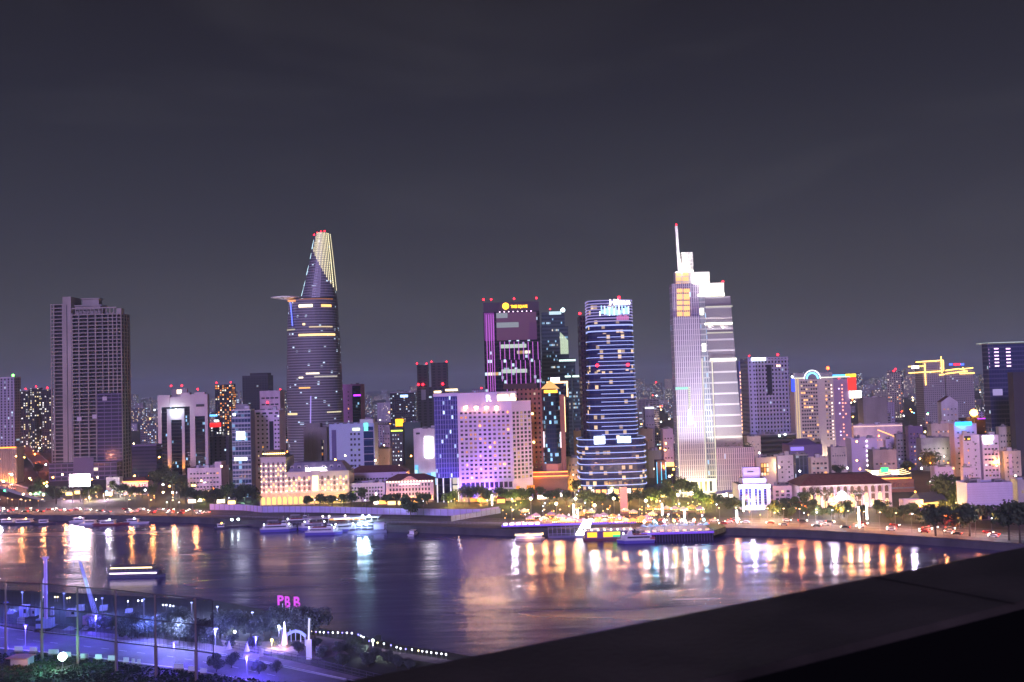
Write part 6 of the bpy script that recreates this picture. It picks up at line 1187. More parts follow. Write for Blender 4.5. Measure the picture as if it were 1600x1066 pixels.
# cars on the boulevard
def make_car(c):
    P = [(-2.2, .35), (2.2, .35), (2.25, .8), (1.2, .98), (.55, 1.45), (-1.2, 1.45), (-2.0, 1.0), (-2.25, .9)]
    b = MB(); n = len(P)
    for i in range(n): a, d = P[i], P[(i+1) % n]; b.face([(a[0], -.88, a[1]), (a[0], .88, a[1]), (d[0], .88, d[1]), (d[0], -.88, d[1])])
    b.face([(p[0], -.88, p[1]) for p in P]); b.face([(p[0], .88, p[1]) for p in reversed(P)]); body = b.mesh('body', c)
    return body
cb_ = [(n_, make_car(mat('car_'+n_, q, .3))) for n_, q in (('white', (.7, .7, .7)), ('black', (.03, .03, .03)), ('silver', (.4, .4, .42)), ('red', (.4, .04, .04)))]
b = MB(); b.face([(1.1, -.9, 1.0), (.5, -.9, 1.4), (-1.1, -.9, 1.4), (-1.8, -.9, 1.0)]); b.face([(-1.8, .9, 1.0), (-1.1, .9, 1.4), (.5, .9, 1.4), (1.1, .9, 1.0)]); b.face([(1.22, -.8, 1.0), (1.22, .8, 1.0), (.6, .75, 1.44), (.6, -.75, 1.44)]); cwin = b.mesh('window', dglass)
b = MB(); q_ = 10; b.prism([(0+.33*math.cos(6.283*i/q_), .33*math.sin(6.283*i/q_)) for i in range(q_)], -.1, .1); cwh = b.mesh('wheel', mat('tyre', (.02, .02, .02), .9))
for v in cwh.vertices: v.co = Vector((v.co.x, v.co.z, v.co.y))
b = MB(); b.ball((2.25, 0, .72), .2, 0, 6, 4); chd = b.mesh('headlight', glow('#fff6e0', 30)); b = MB(); b.ball((-2.24, 0, .85), .18, 0, 6, 4); ctl = b.mesh('taillight', glow('#ff2a18', 14))
PX = [rng.uniform(-5, 330) for i in range(75)]+[rng.uniform(800, 1560) for i in range(95)]; used = []
for px in PX:
    ln = rng.randrange(4); d = (18, 23.5, 28.6, 34)[ln]; P, a = along(offs(BANK, d), px)
    if any(l == ln and (q-P).length < 8 for l, q in used): continue
    used.append((ln, P)); nm, body = rng.choice(cb_); o = place(None, 'car', None, P+Vector((0, 0, .02)), a+(math.pi if ln < 2 else 0)); o['category'] = 'car'; o['group'] = 'cars on the riverside boulevard'
    place(body, 'body', o); place(cwin, 'window', o)
    for x in (-1.4, 1.4):
        for y in (-.85, .85): place(cwh, 'wheel', o, (x, y, .33))
    for y in (-.6, .6): place(chd, 'headlight', o, (0, y, 0)); place(ctl, 'taillight', o, (0, y, 0))
    reg(o, f'{nm} car', 'on the boulevard '+where(px))
for k in range(9):
    i, q = divmod(k*.5, 1.0); i = min(int(i), len(FL)-2); a, c = FL[i], FL[i+1]; P = a.lerp(c, q); d = c-a; s_ = -3.2 if k % 2 else 3.2; n_ = Vector((-d.y, d.x, 0)).normalized(); nm, body = rng.choice(cb_)
    o = place(None, 'car', None, P+n_*s_+Vector((0, 0, .05)), math.atan2(d.y, d.x)+(math.pi if k % 2 else 0)); o['category'] = 'car'; o['group'] = 'cars on the flyover'
    place(body, 'body', o); place(cwin, 'window', o)
    for x in (-1.4, 1.4):
        for y in (-.85, .85): place(cwh, 'wheel', o, (x, y, .33))
    for y in (-.6, .6): place(chd, 'headlight', o, (0, y, 0)); place(ctl, 'taillight', o, (0, y, 0))
    reg(o, f'{nm} car', 'on the curved flyover ramp')
for i in (1, 2, 3, 4):
    P = FL[i]; o = place(None, 'street_lamp', None, P+Vector((0, 7.2, .5)), math.pi); o['category'] = 'street lamp'; o['group'] = 'lamps along the flyover'; place(lp_pole, 'pole', o); place(lp_head, 'lamp_head', o); reg(o, 'arm street lamp', 'on the curved flyover ramp'); lamp('street_light', (0, 4, 8.6), 40000, '#ff9a78', .5, parent=o)
for i in range(70):
    px = rng.uniform(1145, 1500) if i < 52 else rng.uniform(100, 330); py = rng.uniform(792, 813) if i < 52 else rng.uniform(770, 786)
    v = rng.choices((0, 1, 2), (3, 5, 6))[0]; o = quay_lamp(px, py+3, v, s=rng.uniform(.6, 1.0))
    if i % 5 < 3: lamp('globe_light', (0, -.6, 5.4), 6500, ('#e8f4ff', '#ffe080', '#ffb048')[v], .4, parent=o)
for i in range(26):
    px = rng.uniform(1200, 1500); tree(px, rng.uniform(800, 814), rng.uniform(11, 18), rng.choice((0, 2, 4, 5)), rng.random() < .5, 'small kerbside tree')
r = random.Random(88); n_ = 0; tr_ = 0
while n_ < 74 and tr_ < 3000:
    tr_ += 1; px, py = r.choice(((r.uniform(1160, 1590), r.uniform(665, 790)),)*4+((r.uniform(580, 690), r.uniform(690, 775)), (r.uniform(1000, 1056), r.uniform(660, 770)), (r.uniform(205, 350), r.uniform(680, 770))))
    p = gnd(px, py)
    if not clear(p.x, p.y, -6): continue
    n_ += 1; c = r.choice(('#ffa040', '#ffb860', '#ffd090', '#ff8a30', '#fff0d8')); o = place(None, 'street_lamp', None, p, r.uniform(0, 6.28)); o['category'] = 'street lamp'; o['group'] = 'lamps in the back streets'; h_ = r.uniform(6, 15)
    a = MB(); a.cyl(0, 0, 0, h_, .1, 0, 6); a.build('pole', metal, o); a = MB(); a.ball((0, 0, h_+.4), .55, 0, 7, 5); a.build('lamp_globe', glow(c, 7), o); reg(o, 'back-street lamp', where(px)); lamp('street_light', (0, 0, h_+1.3), r.uniform(5000, 12000), c, .5, parent=o)
# purple-lit hoarding along the building site
hm = mat('hoarding_panel', (.5, .42, .75), .7, var=.08, vs=.3)
def wallrun(name, label, P, h, m, cat='fence', post=4.):
    T = thing(name, label, cat, (0, 0, 0)); b = MB()
    for a, c in zip(P, P[1:]):
        d = (c-a).normalized(); n_ = Vector((d.y, -d.x, 0))*.08
        b.face([a+n_, c+n_, c+n_+Vector((0, 0, h)), a+n_+Vector((0, 0, h))]); b.face([c-n_, a-n_, a-n_+Vector((0, 0, h)), c-n_+Vector((0, 0, h))]); b.face([a+n_+Vector((0, 0, h)), c+n_+Vector((0, 0, h)), c-n_+Vector((0, 0, h)), a-n_+Vector((0, 0, h))])
        L = (c-a).length; k_ = int(L//post)
        for i in range(k_): p = a+d*(i*post); b.box(p.x-.12, p.y-.3, p.z, p.x+.12, p.y-.09, p.z+h+.15, 1)
    b.build('panel_run', [m, metal], T); return T
wallrun('site_hoarding', 'long violet-lit construction hoarding between the quay and the cream hotel', [gnd(x, y) for x, y in ((328, 797), (380, 798), (410, 801), (500, 801), (600, 804), (700, 806), (752, 806), (780, 802))], 4.2, hm)
wallrun('site_hoarding', 'short pale blue hoarding stepping down to the quay in front of the purple grid hotel', [gnd(x, y) for x, y in ((705, 815), (745, 808), (782, 802))], 3.2, mat('hoarding_blue', (.4, .48, .62), .7))
ob = MB()
for x0, y0, x1, y1 in ((330, 808, 480, 812), (430, 818, 600, 822), (600, 818, 985, 822)):
    a, c = gnd(x0, y0), gnd(x1, y1); d = (c-a).normalized(); n_ = Vector((d.y, -d.x, 0))
    k_ = int((c-a).length//2.5)
    for i in range(k_+1): p = a+d*(i*2.5); ob.bar(p, p+Vector((0, 0, 1.3)), .06, 0, 4)
    for z in (.7, 1.3): ob.bar(a+Vector((0, 0, z)), c+Vector((0, 0, z)), .06, 0, 4)
tag(ob.build('quay_railing', mat('railing_violet', (.4, .36, .55), .6)), 'pale violet railing along the upper edge of the far quay', 'railing')
wt = mat('boat_white', (.75, .73, .8), .5); bluehull = mat('boat_blue_hull', (.15, .12, .5), .5); reds = mat('boat_red', (.3, .05, .06), .7)
def hull(b, L, W, h, m=0, bow=.3, fl=.15):
    P = [(-L/2, -W/2), (L/2-L*bow, -W/2), (L/2, 0), (L/2-L*bow, W/2), (-L/2, W/2)]; Q = [(p[0]*(1-fl*.5), p[1]*(1-fl)) for p in P]; b.prism(Q, -.4, h, m, poly1=P)
def ferry(px, py, L, W, label, yaw=0., lights=True, red=True, mast=True):
    T = thing('ferry', label, 'ferry', gnd(px, py, 0), R(yaw), 'ferries at the landing stage')
    b = MB(); hull(b, L, W, 1.5, 0, .18); b.build('hull', bluehull, T); b = MB(); hull(b, L*.99, W*.98, .5, 0, .18)
    d = b.build('deck_rim', wt, T, (0, 0, 1.5))
    b = MB(); P = [(-L*.42, -W*.42), (L*.28, -W*.42), (L*.38, 0), (L*.28, W*.42), (-L*.42, W*.42)]; b.prism(P, 2.0, 4.2, 0, poly1=[(p[0]*.97, p[1]*.95) for p in P]); b.build('cabin', wt, T)
    b = MB(); b.box(-L*.36, -W*.422, 2.7, L*.22, -W*.40-.25, 3.6); b.box(-L*.36, W*.4, 2.7, L*.22, W*.425, 3.6); b.build('cabin_window', dglass, T)
    b = MB(); b.box(-L*.3, -W*.3, 4.2, L*.05, W*.3, 4.5); b.build('roof_deck', reds if red else wt, T)
    b = MB(); b.prism([(L*.08, -W*.25), (L*.22, -W*.2), (L*.22, W*.2), (L*.08, W*.25)], 4.2, 6.2, 0, poly1=[(L*.09, -W*.22), (L*.18, -W*.18), (L*.18, W*.18), (L*.09, W*.22)]); b.build('bridge', wt, T)
    b = MB(); b.box(L*.09, -W*.252, 5.0, L*.2, -W*.2, 5.8); b.build('bridge_window', dglass, T)
    if mast: b = MB(); b.cyl(L*.12, 0, 6.2, 9.4, .08, 0, 5); b.bar((L*.12, -.8, 8.4), (L*.12, .8, 8.4), .05); b.build('mast', wt, T)
    b = MB(); E = [(-L*.49, -W*.47), (L*.3, -W*.47), (L*.47, 0), (L*.3, W*.47), (-L*.49, W*.47)]
    for (xa, ya), (xb, yb) in zip(E, E[1:]):
        k_ = max(2, int(math.hypot(xb-xa, yb-ya)//1.8))
        for i in range(k_+1): q = i/k_; b.bar((xa+(xb-xa)*q, ya+(yb-ya)*q, 2.0), (xa+(xb-xa)*q, ya+(yb-ya)*q, 3.0), .04, 0, 4)
        for z in (2.5, 3.0): b.bar((xa, ya, z), (xb, yb, z), .04, 0, 4)
    b.build('railing', wt, T); b = MB(); b.prism([(-L*.31, -W*.33), (-L*.02, -W*.33), (-L*.02, W*.33), (-L*.31, W*.33)], 6.4, 6.9, 0, poly1=[(-L*.31, -W*.1), (-L*.02, -W*.1), (-L*.02, W*.1), (-L*.31, W*.1)])
    for x in (-L*.3, -L*.16, -L*.03):
        for y in (-W*.3, W*.3): b.bar((x, y, 4.4), (x, y, 6.5), .06, 0, 4)
    b.build('awning', mat('awning_pale', (.5, .47, .55), .8) if red else reds, T)
    if lights:
        for x in (-L*.38, L*.3): b = MB(); b.ball((x, -W*.4, 4.6), .4); b.build('deck_lamp', glow('#f4faff', 12), T)
    return T
ferry(436, 830, 22, 7, 'violet-white ferry with red roof deck, leftmost at the landing stage', 3)
ferry(507, 835, 22, 7, 'violet-white ferry with red awning, nearest of those at the landing stage', -2)
ferry(488, 828, 18, 6, 'violet-white ferry half hidden behind the nearest ferry at the landing stage', 175, red=True)
ferry(540, 830, 15, 5, 'small slim ferry with open pale deck right of the nearest ferry', 8, red=False)
ferry(470, 821, 20, 6, 'ferry with dark red cabin roof moored at the back by the landing stage', 2, red=True)
T = ferry(993, 848, 20, 6.5, 'violet cruise boat with red stern moored beside the long restaurant pier', 180); b = MB(); b.box(-10, -2.8, 1.0, -7.4, 2.8, 3.0); b.build('red_stern', mat('stern_red', (.5, .05, .05), .6), T)
# landing stage
p = gnd(532, 822, 0); T = thing('landing_stage', 'flat-roofed violet landing stage with warm lit hall behind the ferries', 'pier', p, R(-2))
b = MB(); b.box(-24, 0, -.4, 24, 10, 1.2); b.build('pontoon', mat('pontoon', (.2, .18, .3), .8), T); b = MB(); b.box(-24, .5, 4.6, 24, 10, 5.1); b.build('roof', mat('stage_roof', (.5, .46, .62), .7), T)
for k in range(13): b = MB(); b.cyl(-23+k*3.85, 1, 1.2, 4.6, .14, 0, 6); b.build('column', wt, T)
b = MB(); b.box(-8, 5, 1.6, 14, 5.3, 3.9); b.build('lit_hall', glow('#ffb868', 1.4), T); b = MB(); b.box(-4, .4, 4.2, 6, .8, 4.6); b.build('light_bar', glow('#fff0e0', 6), T)
for x in (14, 18): b = MB(); b.ball((x, -.4, 5.8), .7); b.build('deck_lamp', glow('#e8fcff', 20), T); lamp('stage_light', (x, -3, 6), 7000, '#c0e8ff', .5, parent=T)
for x in (-11, -7, 3): b = MB(); b.ball((x, .2, 6.2), .5); b.build('roof_lamp', glow('#ffe8e0', 12), T)
b = MB(); b.box(-44, 3, .6, -24, 9, 1.1); b.box(24, 3, .6, 32, 6, 1.1); b.build('gangway', mat('pontoon', 0), T)
p = gnd(575, 833, 0); T = thing('work_pontoon', 'violet framed work pontoon with two white floodlights right of the ferries', 'pontoon', p, 0)
b = MB(); b.box(-12, 0, -.4, 11, 8, 1.4); b.build('deck', mat('pontoon', 0), T); b = MB()
for k in range(7): b.bar((-11+k*3.6, .4, 1.4), (-11+k*3.6, .4, 5), .13); b.bar((-11+k*3.6, .4, 5), (-11+k*3.6, 7, 5), .13)
b.bar((-11, .4, 5), (10.6, .4, 5), .16); b.bar((-11, .4, 3.2), (10.6, .4, 3.2), .1); b.box(3, 3, 1.4, 9, 7, 5.4); b.build('frame', mat('frame_violet', (.5, .45, .7), .6), T)
for x in (-5, -1): b = MB(); b.ball((x, .2, 5.4), .7); b.build('floodlight', glow('#e8fcff', 22), T); lamp('pontoon_light', (x, -2, 5), 6000, '#b8e8ff', .5, parent=T)
def smallboat(px, py, L, W, label, c, light=None, yaw=0., cab=True, z=0):
    T = thing('small_boat', label, 'boat', gnd(px, py, 0), R(yaw), 'small boats moored along the far quay'); b = MB(); hull(b, L, W, 1.1, 0, .3, .25); b.build('hull', c, T)
    if cab: b = MB(); b.prism([(-L*.3, -W*.36), (L*.1, -W*.36), (L*.1, W*.36), (-L*.3, W*.36)], 1.1, 2.9, 0, poly1=[(-L*.3, -W*.3), (L*.05, -W*.3), (L*.05, W*.3), (-L*.3, W*.3)]); b.box(-L*.34, -W*.4, 2.9, L*.1, W*.4, 3.05); b.build('cabin', wt, T); b = MB(); b.box(-L*.26, -W*.375, 1.8, L*.06, -W*.34, 2.5); b.build('window', dglass, T)
    if light: b = MB(); b.ball((-L*.05, -W*.2, 3.5), .5); b.build('deck_lamp', glow(light, 14), T); b = MB(); b.cyl(-L*.05, -W*.2, 3, 3.2, .06, 0, 5); b.build('mast', metal, T)
dh = mat('barge_hull', (.07, .06, .09), .7)
smallboat(18, 818, 20, 6, 'dark moored barge at the left edge with pale bow lamp', dh, '#ffe0b0'); smallboat(45, 818, 26, 7, 'long dark barge with two amber deck lights at far left', dh, '#ffc060', 4); smallboat(72, 819, 14, 4, 'short grey boat right of the long dark barge', dh, None, 5)
smallboat(128, 816, 16, 5, 'small white launch moored under the big white screen', wt, '#f0f0ff', 3); smallboat(146, 820, 18, 5, 'violet tour boat lying below the small white launch', wt, None, -4); smallboat(175, 820, 24, 6, 'tour boat with red hull and white deck lamp', reds, '#ffffff', 2); smallboat(213, 818, 18, 5, 'violet cabin boat right of the red-hulled tour boat', wt, '#e0e4ff', -3)
smallboat(348, 826, 10, 3.6, 'small boat with amber stern lantern left of the mooring jetty', dh, '#ffb040', 10); smallboat(646, 836, 12, 4, 'little violet boat moored below the dark bush on the quay', wt, None, 80); smallboat(613, 829, 8, 3, 'tiny violet dinghy at the quay right of the work pontoon', wt, None, 70, False)
T = thing('mooring_jetty', 'dark jetty with two white floodlights left of the leftmost ferry', 'jetty', gnd(378, 824, 0), R(14)); b = MB(); b.box(-12, 0, .8, 13, 3, 1.3)
for k in range(6): b.cyl(-11+k*4.6, 1.5, -1, .8, .25, 0, 6)
b.build('deck', mat('jetty_wood', (.15, .12, .16), .85), T)
for x in (-6, -2.2): b = MB(); b.cyl(x, 1.5, 1.3, 4.4, .08, 0, 5); q = b.build('pole', metal, T); b = MB(); b.ball((x, 1.5, 4.9), .7); b.build('floodlight', glow('#eafff8', 20), q)
# restaurant pier and floating houses
p0, p1, p2 = gnd(1003, 848, 0), gnd(1118, 848, 0), gnd(1136, 836, 0)
T = thing('restaurant_pier', 'long dark piled pier with violet lit edge and diners under lamps', 'pier', p0); L = (p1-p0).length
b = MB(); b.box(0, 0, 4.0, L, 22, 4.8); b.build('deck', mat('pier_deck', (.25, .2, .28), .85), T); b = MB(); b.box(-.2, -.3, 3.9, L+.2, 0, 5.0); b.build('edge_fascia', mat('fascia_violet', (.3, .2, .5), .6, e='#7030ff', es=.55), T)
for k in range(26): b = MB(); b.cyl(.5+k*(L-1)/25, .4, -1, 3.9, .22, 0, 6); b.build('pile', mat('pile', (.12, .09, .2), .8), T)
b = MB(); b.box(0, 3, -1, L, 3.4, 4); b.build('back_wall', mat('pier_dark', (.04, .03, .06), .9), T)
b = MB()
for k in range(30): b.bar((k*L/29, -.1, 4.9), (k*L/29, -.1, 6), .05, 0, 4)
b.bar((0, -.1, 6), (L, -.1, 6), .08, 0, 4); b.build('railing', mat('railing_violet', 0), T)
for k in range(10): b = MB(); x = 2+k*(L-4)/9; b.prism([(x-1.6, 6), (x+1.6, 6), (x+1.6, 9), (x-1.6, 9)], 7.2, 8.4, 0, poly1=[(x-.1, 7.4), (x+.1, 7.4), (x+.1, 7.6), (x-.1, 7.6)]); b.cyl(x, 7.5, 4.8, 7.3, .07, 0, 5); b.build('parasol', mat('parasol_blue', (.2, .22, .4), .8), T)
for k, (c, s) in enumerate((('#f0ffff', 14), ('#60d8ff', 10), ('#fff0ff', 14), ('#ffd080', 10), ('#e8ffff', 14), ('#ffe8e0', 12), ('#a0f0ff', 12))): b = MB(); x = 3+k*(L-6)/6; b.ball((x, 10, 9.4), .7); o = b.build('pier_lamp', glow(c, s), T); b = MB(); b.cyl(x, 10, 4.8, 8.8, .08, 0, 5); b.build('pole', metal, o); lamp('pier_light', (x, 8, 9.6), 2600, c, .5, parent=T)
for k in range(9): b = MB(); x = 3+k*(L-6)/8; b.box(x-.9, 1.2, 5.3, x+.9, 1.6, 6.0); b.build('table_light', glow('#ffb8a0', 2.4), T)
b = MB(); b.prism([(L, 0), (L+9, 12), (L+9, 24), (L, 22)], 2.5, 5.2, 0); b.build('slope_planting', leafd, T)
T = thing('floating_restaurant', 'floating restaurant with bright yellow and green window screens and violet roof', 'floating restaurant', gnd(915, 846, 0)); k_ = FPX/gnd(915, 846, 0).y; L = 75/k_
b = MB(); b.box(-1, 0, -.4, L, 9, 1.2); b.build('pontoon', mat('pontoon_red', (.2, .06, .08), .7), T); b = MB(); b.box(0, .6, 1.2, L-1, 8.4, 5.0); b.build('wall', mat('house_violet', (.22, .12, .3), .8), T); b = MB(); b.box(-.8, -.5, 5.0, L, 9, 5.5); b.build('roof', mat('stage_roof', 0), T)
for a, c, q in ((3, 18, '#ffb818'), (28, 42, '#ffb418'), (42.6, 54, '#d8e830')): b = MB(); b.box(a/k_, .3, 1.9, c/k_, .58, 4.5); b.build('lit_screen', glow(q, 2.2), T)
b = MB(); b.box(42.6/k_, .25, 1.9, 54/k_, .3, 2.9); b.build('green_screen', glow('#30d890', 1.4), T)
for k in range(8): b = MB(); b.ball((k*L/7.5, -.3, 5.9), .4); b.build('roof_bulb', glow('#ffe0c0', 9), T)
T = thing('floating_deck', 'low white framed floating deck between the lit river boat and floating restaurant', 'pontoon', gnd(857, 841, 0)); L = 56/k_
b = MB(); b.box(0, 0, -.4, L, 6, 1); b.build('pontoon', mat('pontoon', 0), T); b = MB()
for k in range(9): b.bar((k*L/8, .2, 1), (k*L/8, .2, 5.5), .1); b.bar((k*L/8, .2, 5.5), (k*L/8, 5, 5.5), .1)
b.bar((0, .2, 5.5), (L, .2, 5.5), .12); b.bar((0, .2, 2.2), (L, .2, 2.2), .1); b.build('frame', mat('frame_violet', 0), T)
T = thing('lit_gangway', 'glaring white sloping gangway roof rising from the floating deck', 'gangway', gnd(900, 840, 0)); b = MB(); b.prism([(0, 0), (7, 0), (7, 4), (0, 4)], 1.2, 8.5, 0, poly1=[(5, 2), (9, 2), (9, 6), (5, 6)]); b.build('roof', glow('#fffcff', 6), T)
T = thing('upper_deck', 'long violet upper deck edge with railing above the floating houses', 'deck', gnd(784, 838, 0)); L = 222/k_; b = MB(); b.box(0, 4, 4.6, L, 18, 5.4); b.build('deck', mat('pier_deck', 0), T); b = MB(); b.box(0, 3.7, 4.4, L, 4, 5.6); b.build('edge_fascia', M['fascia_violet'], T)
for k in range(22): b = MB(); b.cyl(L*(k+.5)/22, 4.4, -1, 4.6, .2, 0, 6); b.build('pile', mat('pile', 0), T)
for k in range(6): b = MB(); b.box(1+k*3.6, 3.4, 5.6, 3.4+k*3.6, 3.7, 6.6); b.build('edge_light', glow('#ffe8ff', 5), T)
T = thing('river_boat', 'white flat river boat outlined in warm light moored left of the floating deck', 'boat', gnd(828, 844, 0)); L = 48/k_
b = MB(); hull(b, L, 5, 1.2, 0, .12); b.build('hull', mat('boat_warm', (.5, .42, .45), .6), T); b = MB(); b.box(-L*.46, -2.1, 1.2, L*.4, 2.1, 3.2); b.build('cabin', wt, T); b = MB(); b.box(-L*.44, -2.2, 1.7, L*.37, -2.11, 2.6); b.build('cabin_window', glow('#d8c0ff', .7), T); b = MB(); b.box(-L*.49, -2.6, 3.2, L*.43, 2.6, 3.5); b.build('roof', wt, T)
b = MB(); b.box(-L*.49, -2.8, 3.15, L*.43, -2.62, 3.5); b.box(L*.43, -2.8, 3.15, L*.44, 2.6, 3.5); b.build('roof_light', glow('#ffd890', 6), T); lamp('boat_light', (0, -4, 3), 2500, '#ffc070', 1, parent=T)
T = thing('lit_ferry_boat', 'long low boat under way with two rows of lit deck lights in mid-river at left', 'boat', gnd(215, 902, 0), R(-2)); D_ = gnd(215, 902, 0).y; L = 92*D_/FPX
b = MB(); hull(b, L, 6, 1.4, 0, .15); b.build('hull', dh, T); b = MB(); b.box(-L*.46, -2.2, 1.4, L*.38, 2.2, 3.4); b.build('lower_deck', dh, T); b = MB(); b.box(-L*.48, -2.6, 3.4, L*.42, 2.6, 3.7); b.box(-L*.42, -2.1, 5.2, L*.3, 2.1, 5.4); b.build('upper_deck', dh, T)
for k in range(10): b = MB(); b.cyl(-L*.4+k*L*.075, -2, 3.7, 5.2, .06, 0, 5); b.build('awning_post', wt, T)
for z, c, s, a, e in ((2.3, '#ffe8ff', 4, -.44, .36), (4.8, '#ffe0a0', 4, -.42, .28)):
    for k in range(14): b = MB(); x = L*(a+(e-a)*(k+.5)/14); b.box(x-.7, -2.45, z-.25, x+.7, -2.22, z+.25); b.build('deck_light', glow(c, s), T)
for px, py in ((717, 845), (718, 852), (720, 858)):
    o = thing('river_buoy', '', 'buoy', gnd(px, py, 0), 0, 'pale buoys off the quay'); b = MB(); b.cyl(0, 0, -.2, .9, .9, 0, 10); b.build('float', wt, o); b = MB(); b.cyl(0, 0, .9, 2, .12, 0, 6); b.ball((0, 0, 2.2), .3, 0, 6, 4); b.build('topmark', glow('#ffd8b0', 2), o); reg(o, 'pale round buoy', 'on the river in front of the purple grid hotel')
b = MB(); b.box(0, 0, 0, 4.4, 3, 16); o = b.build('pink_pylon', mat('pylon_pink', (.5, .27, .3), .8), None, gnd(970, 803)); tag(o, 'plain pinkish upright slab standing among trees before the striped tower', 'pylon')
# ================================================================ the near bank
rng = random.Random(9)
def g2(px, py, z=GN): return gnd(px, py, z)
RD_U = [(-420, 935), (-200, 955), (0, 980), (150, 997), (300, 1014), (420, 1036), (560, 1066), (700, 1100), (800, 1130)]
RD_L = [(-420, 960), (-200, 985), (0, 1013), (110, 1023), (220, 1037), (300, 1047), (380, 1062), (470, 1090), (560, 1125)]
U_ = [g2(x, y) for x, y in RD_U]; L_ = [g2(x, y) for x, y in RD_L]
na = mat('near_asphalt', (.15, .13, .17), .75, var=.2, vs=.15)
b = MB(); strip(b, L_, U_, GN+.01); struct(b, 'near_road', na)
def mix(k): return [a.lerp(c, k) for a, c in zip(L_, U_)]
b = MB(); strip(b, mix(.955), mix(.975), GN+.016); strip(b, mix(.02), mix(.035), GN+.016)
m0 = mix(.5)
for a, c in zip(m0, m0[1:]):
    d = (c-a).normalized(); n_ = Vector((-d.y, d.x, 0))*.1; k_ = int((c-a).length//8)
    for i in range(k_): p = a+d*(i*8); q = p+d*3.5; b.face([(v.x, v.y, GN+.016) for v in (p-n_, q-n_, q+n_, p+n_)])
struct(b, 'near_road_marking', paint)
kb = mat('kerb_stone', (.5, .48, .52), .8)
for P, s in ((U_, 1), (L_, -1)):
    b = MB()
    A = [p+(c-a).normalized()*0 for p, a, c in zip(P, L_, U_)]
    D2 = [(c-a).normalized() for a, c in zip(L_, U_)]
    o1 = [p+d*(.05*s) for p, d in zip(P, D2)]; o2 = [p+d*(.5*s) for p, d in zip(P, D2)]
    for i in range(len(P)-1):
        f_ = [(o1[i], o1[i+1])] ; z0, z1 = GN, GN+.16
        X = [o1[i], o1[i+1], o2[i+1], o2[i]]; X = X if s > 0 else X[::-1]
        b.face([(v.x, v.y, z1) for v in X]); b.face([(o1[i].x, o1[i].y, z0), (o1[i+1].x, o1[i+1].y, z0), (o1[i+1].x, o1[i+1].y, z1), (o1[i].x, o1[i].y, z1)]); b.face([(o2[i].x, o2[i].y, z1), (o2[i+1].x, o2[i+1].y, z1), (o2[i+1].x, o2[i+1].y, z0), (o2[i].x, o2[i].y, z0)])
    struct(b, 'road_kerb', kb)
b = MB(); strip(b, [p+(c-a).normalized()*.5 for p, a, c in zip(U_, L_, U_)], [p+(c-a).normalized()*6.5 for p, a, c in zip(U_, L_, U_)], GN+.13); struct(b, 'near_pavement', mat('near_paving', (.2, .16, .2), .85, var=.15, vs=.4))
gp = [g2(x, y) for x, y in ((345, 1000), (400, 1003), (470, 1000), (520, 1005), (545, 1022), (500, 1030), (420, 1022), (350, 1012))]
b = MB(); b.face([(p.x, p.y, GN+.012) for p in reversed(gp)]); struct(b, 'garden_plaza', mat('plaza_paving', (.2, .16, .2), .8, var=.15, vs=.5))
b = MB(); wp = [g2(x, y) for x, y in ((490, 991), (560, 1002), (620, 1017), (700, 1029), (820, 1052))]; strip(b, offs(wp, -6), offs(wp, -1), GN+.014); struct(b, 'riverside_walk', M['plaza_paving'])
# blank building roofs / greenery below the road
lawn = mat('lawn', (.014, .028, .014), .95, var=.5, vs=.3)
b = MB(); r = random.Random(4)
for i in range(7000):
    px, py = r.uniform(-30, 620), r.uniform(1022, 1075); 
    e = L_[0].lerp(L_[0], 0); ymin = 1020+(px-60)*.125 if px > -40 else 1012
    if py < ymin: continue
    p = g2(px, py); s = r.uniform(.25, .6); a = r.uniform(0, 6.28); h = r.uniform(.15, .6)
    b.face([(p.x-s*math.cos(a), p.y-s*math.sin(a), GN), (p.x+s*math.cos(a), p.y+s*math.sin(a), GN), (p.x+s*.6*math.cos(a+.6), p.y+s*.6*math.sin(a+.6), GN+h), (p.x-s*.3*math.cos(a), p.y-s*.3*math.sin(a), GN+h*1.1)])
o = b.build('ground_cover', lawn); o['kind'] = 'stuff'; tag(o, 'dark green undergrowth below the near road', 'undergrowth')
# white parked cover sheets row along the lower kerb
for i, (px, py, wpx) in enumerate(((22, 1016, 15), (45, 1017, 14), (75, 1021, 18), (98, 1025, 14), (125, 1028, 14), (148, 1029, 12), (168, 1031, 14), (192, 1034, 10), (205, 1036, 6), (214, 1037, 6), (270, 1044, 18), (293, 1048, 14), (312, 1051, 12))):
    p = g2(px, py+3); wd = wpx*p.y/FPX; o = thing('site_barrier', '', 'barrier', p, R(-8), 'pale barriers along the near road'); b = MB(); b.box(0, 0, 0, wd, .35, .5); b.build('foot', conc, o); b = MB(); b.box(.1, .08, .5, wd-.1, .22, 1.9); b.build('panel', mat('barrier_panel', (.55, .62, .65), .7), o); reg(o, 'pale blue-white barrier panel', 'along the lower kerb of the near road')
# tall net fence
PB = [(9.5, 1018, 910), (65.7, 1031, 912), (122, 1037, 917), (182, 1049, 922), (244, 1056, 929), (307, 1064, 934)]
netm = bpy.data.materials.new('net_mesh'); netm.use_nodes = True; t = netm.node_tree; t.nodes.clear(); oo = N(t, 'ShaderNodeOutputMaterial'); tr = N(t, 'ShaderNodeBsdfTransparent'); df = N(t, 'ShaderNodeBsdfDiffuse'); df.inputs[0].default_value = (.012, .010, .012, 1); mxs = N(t, 'ShaderNodeMixShader'); mxs.inputs[0].default_value = .3
t.links.new(tr.outputs[0], mxs.inputs[1]); t.links.new(df.outputs[0], mxs.inputs[2]); t.links.new(mxs.outputs[0], oo.inputs[0])
T = thing('net_fence', 'very tall see-through net fence on brown posts beside the near road', 'fence'); postm = mat('fence_post', (.16, .12, .10), .8); wirem = mat('fence_wire', (.03, .025, .03), .7)
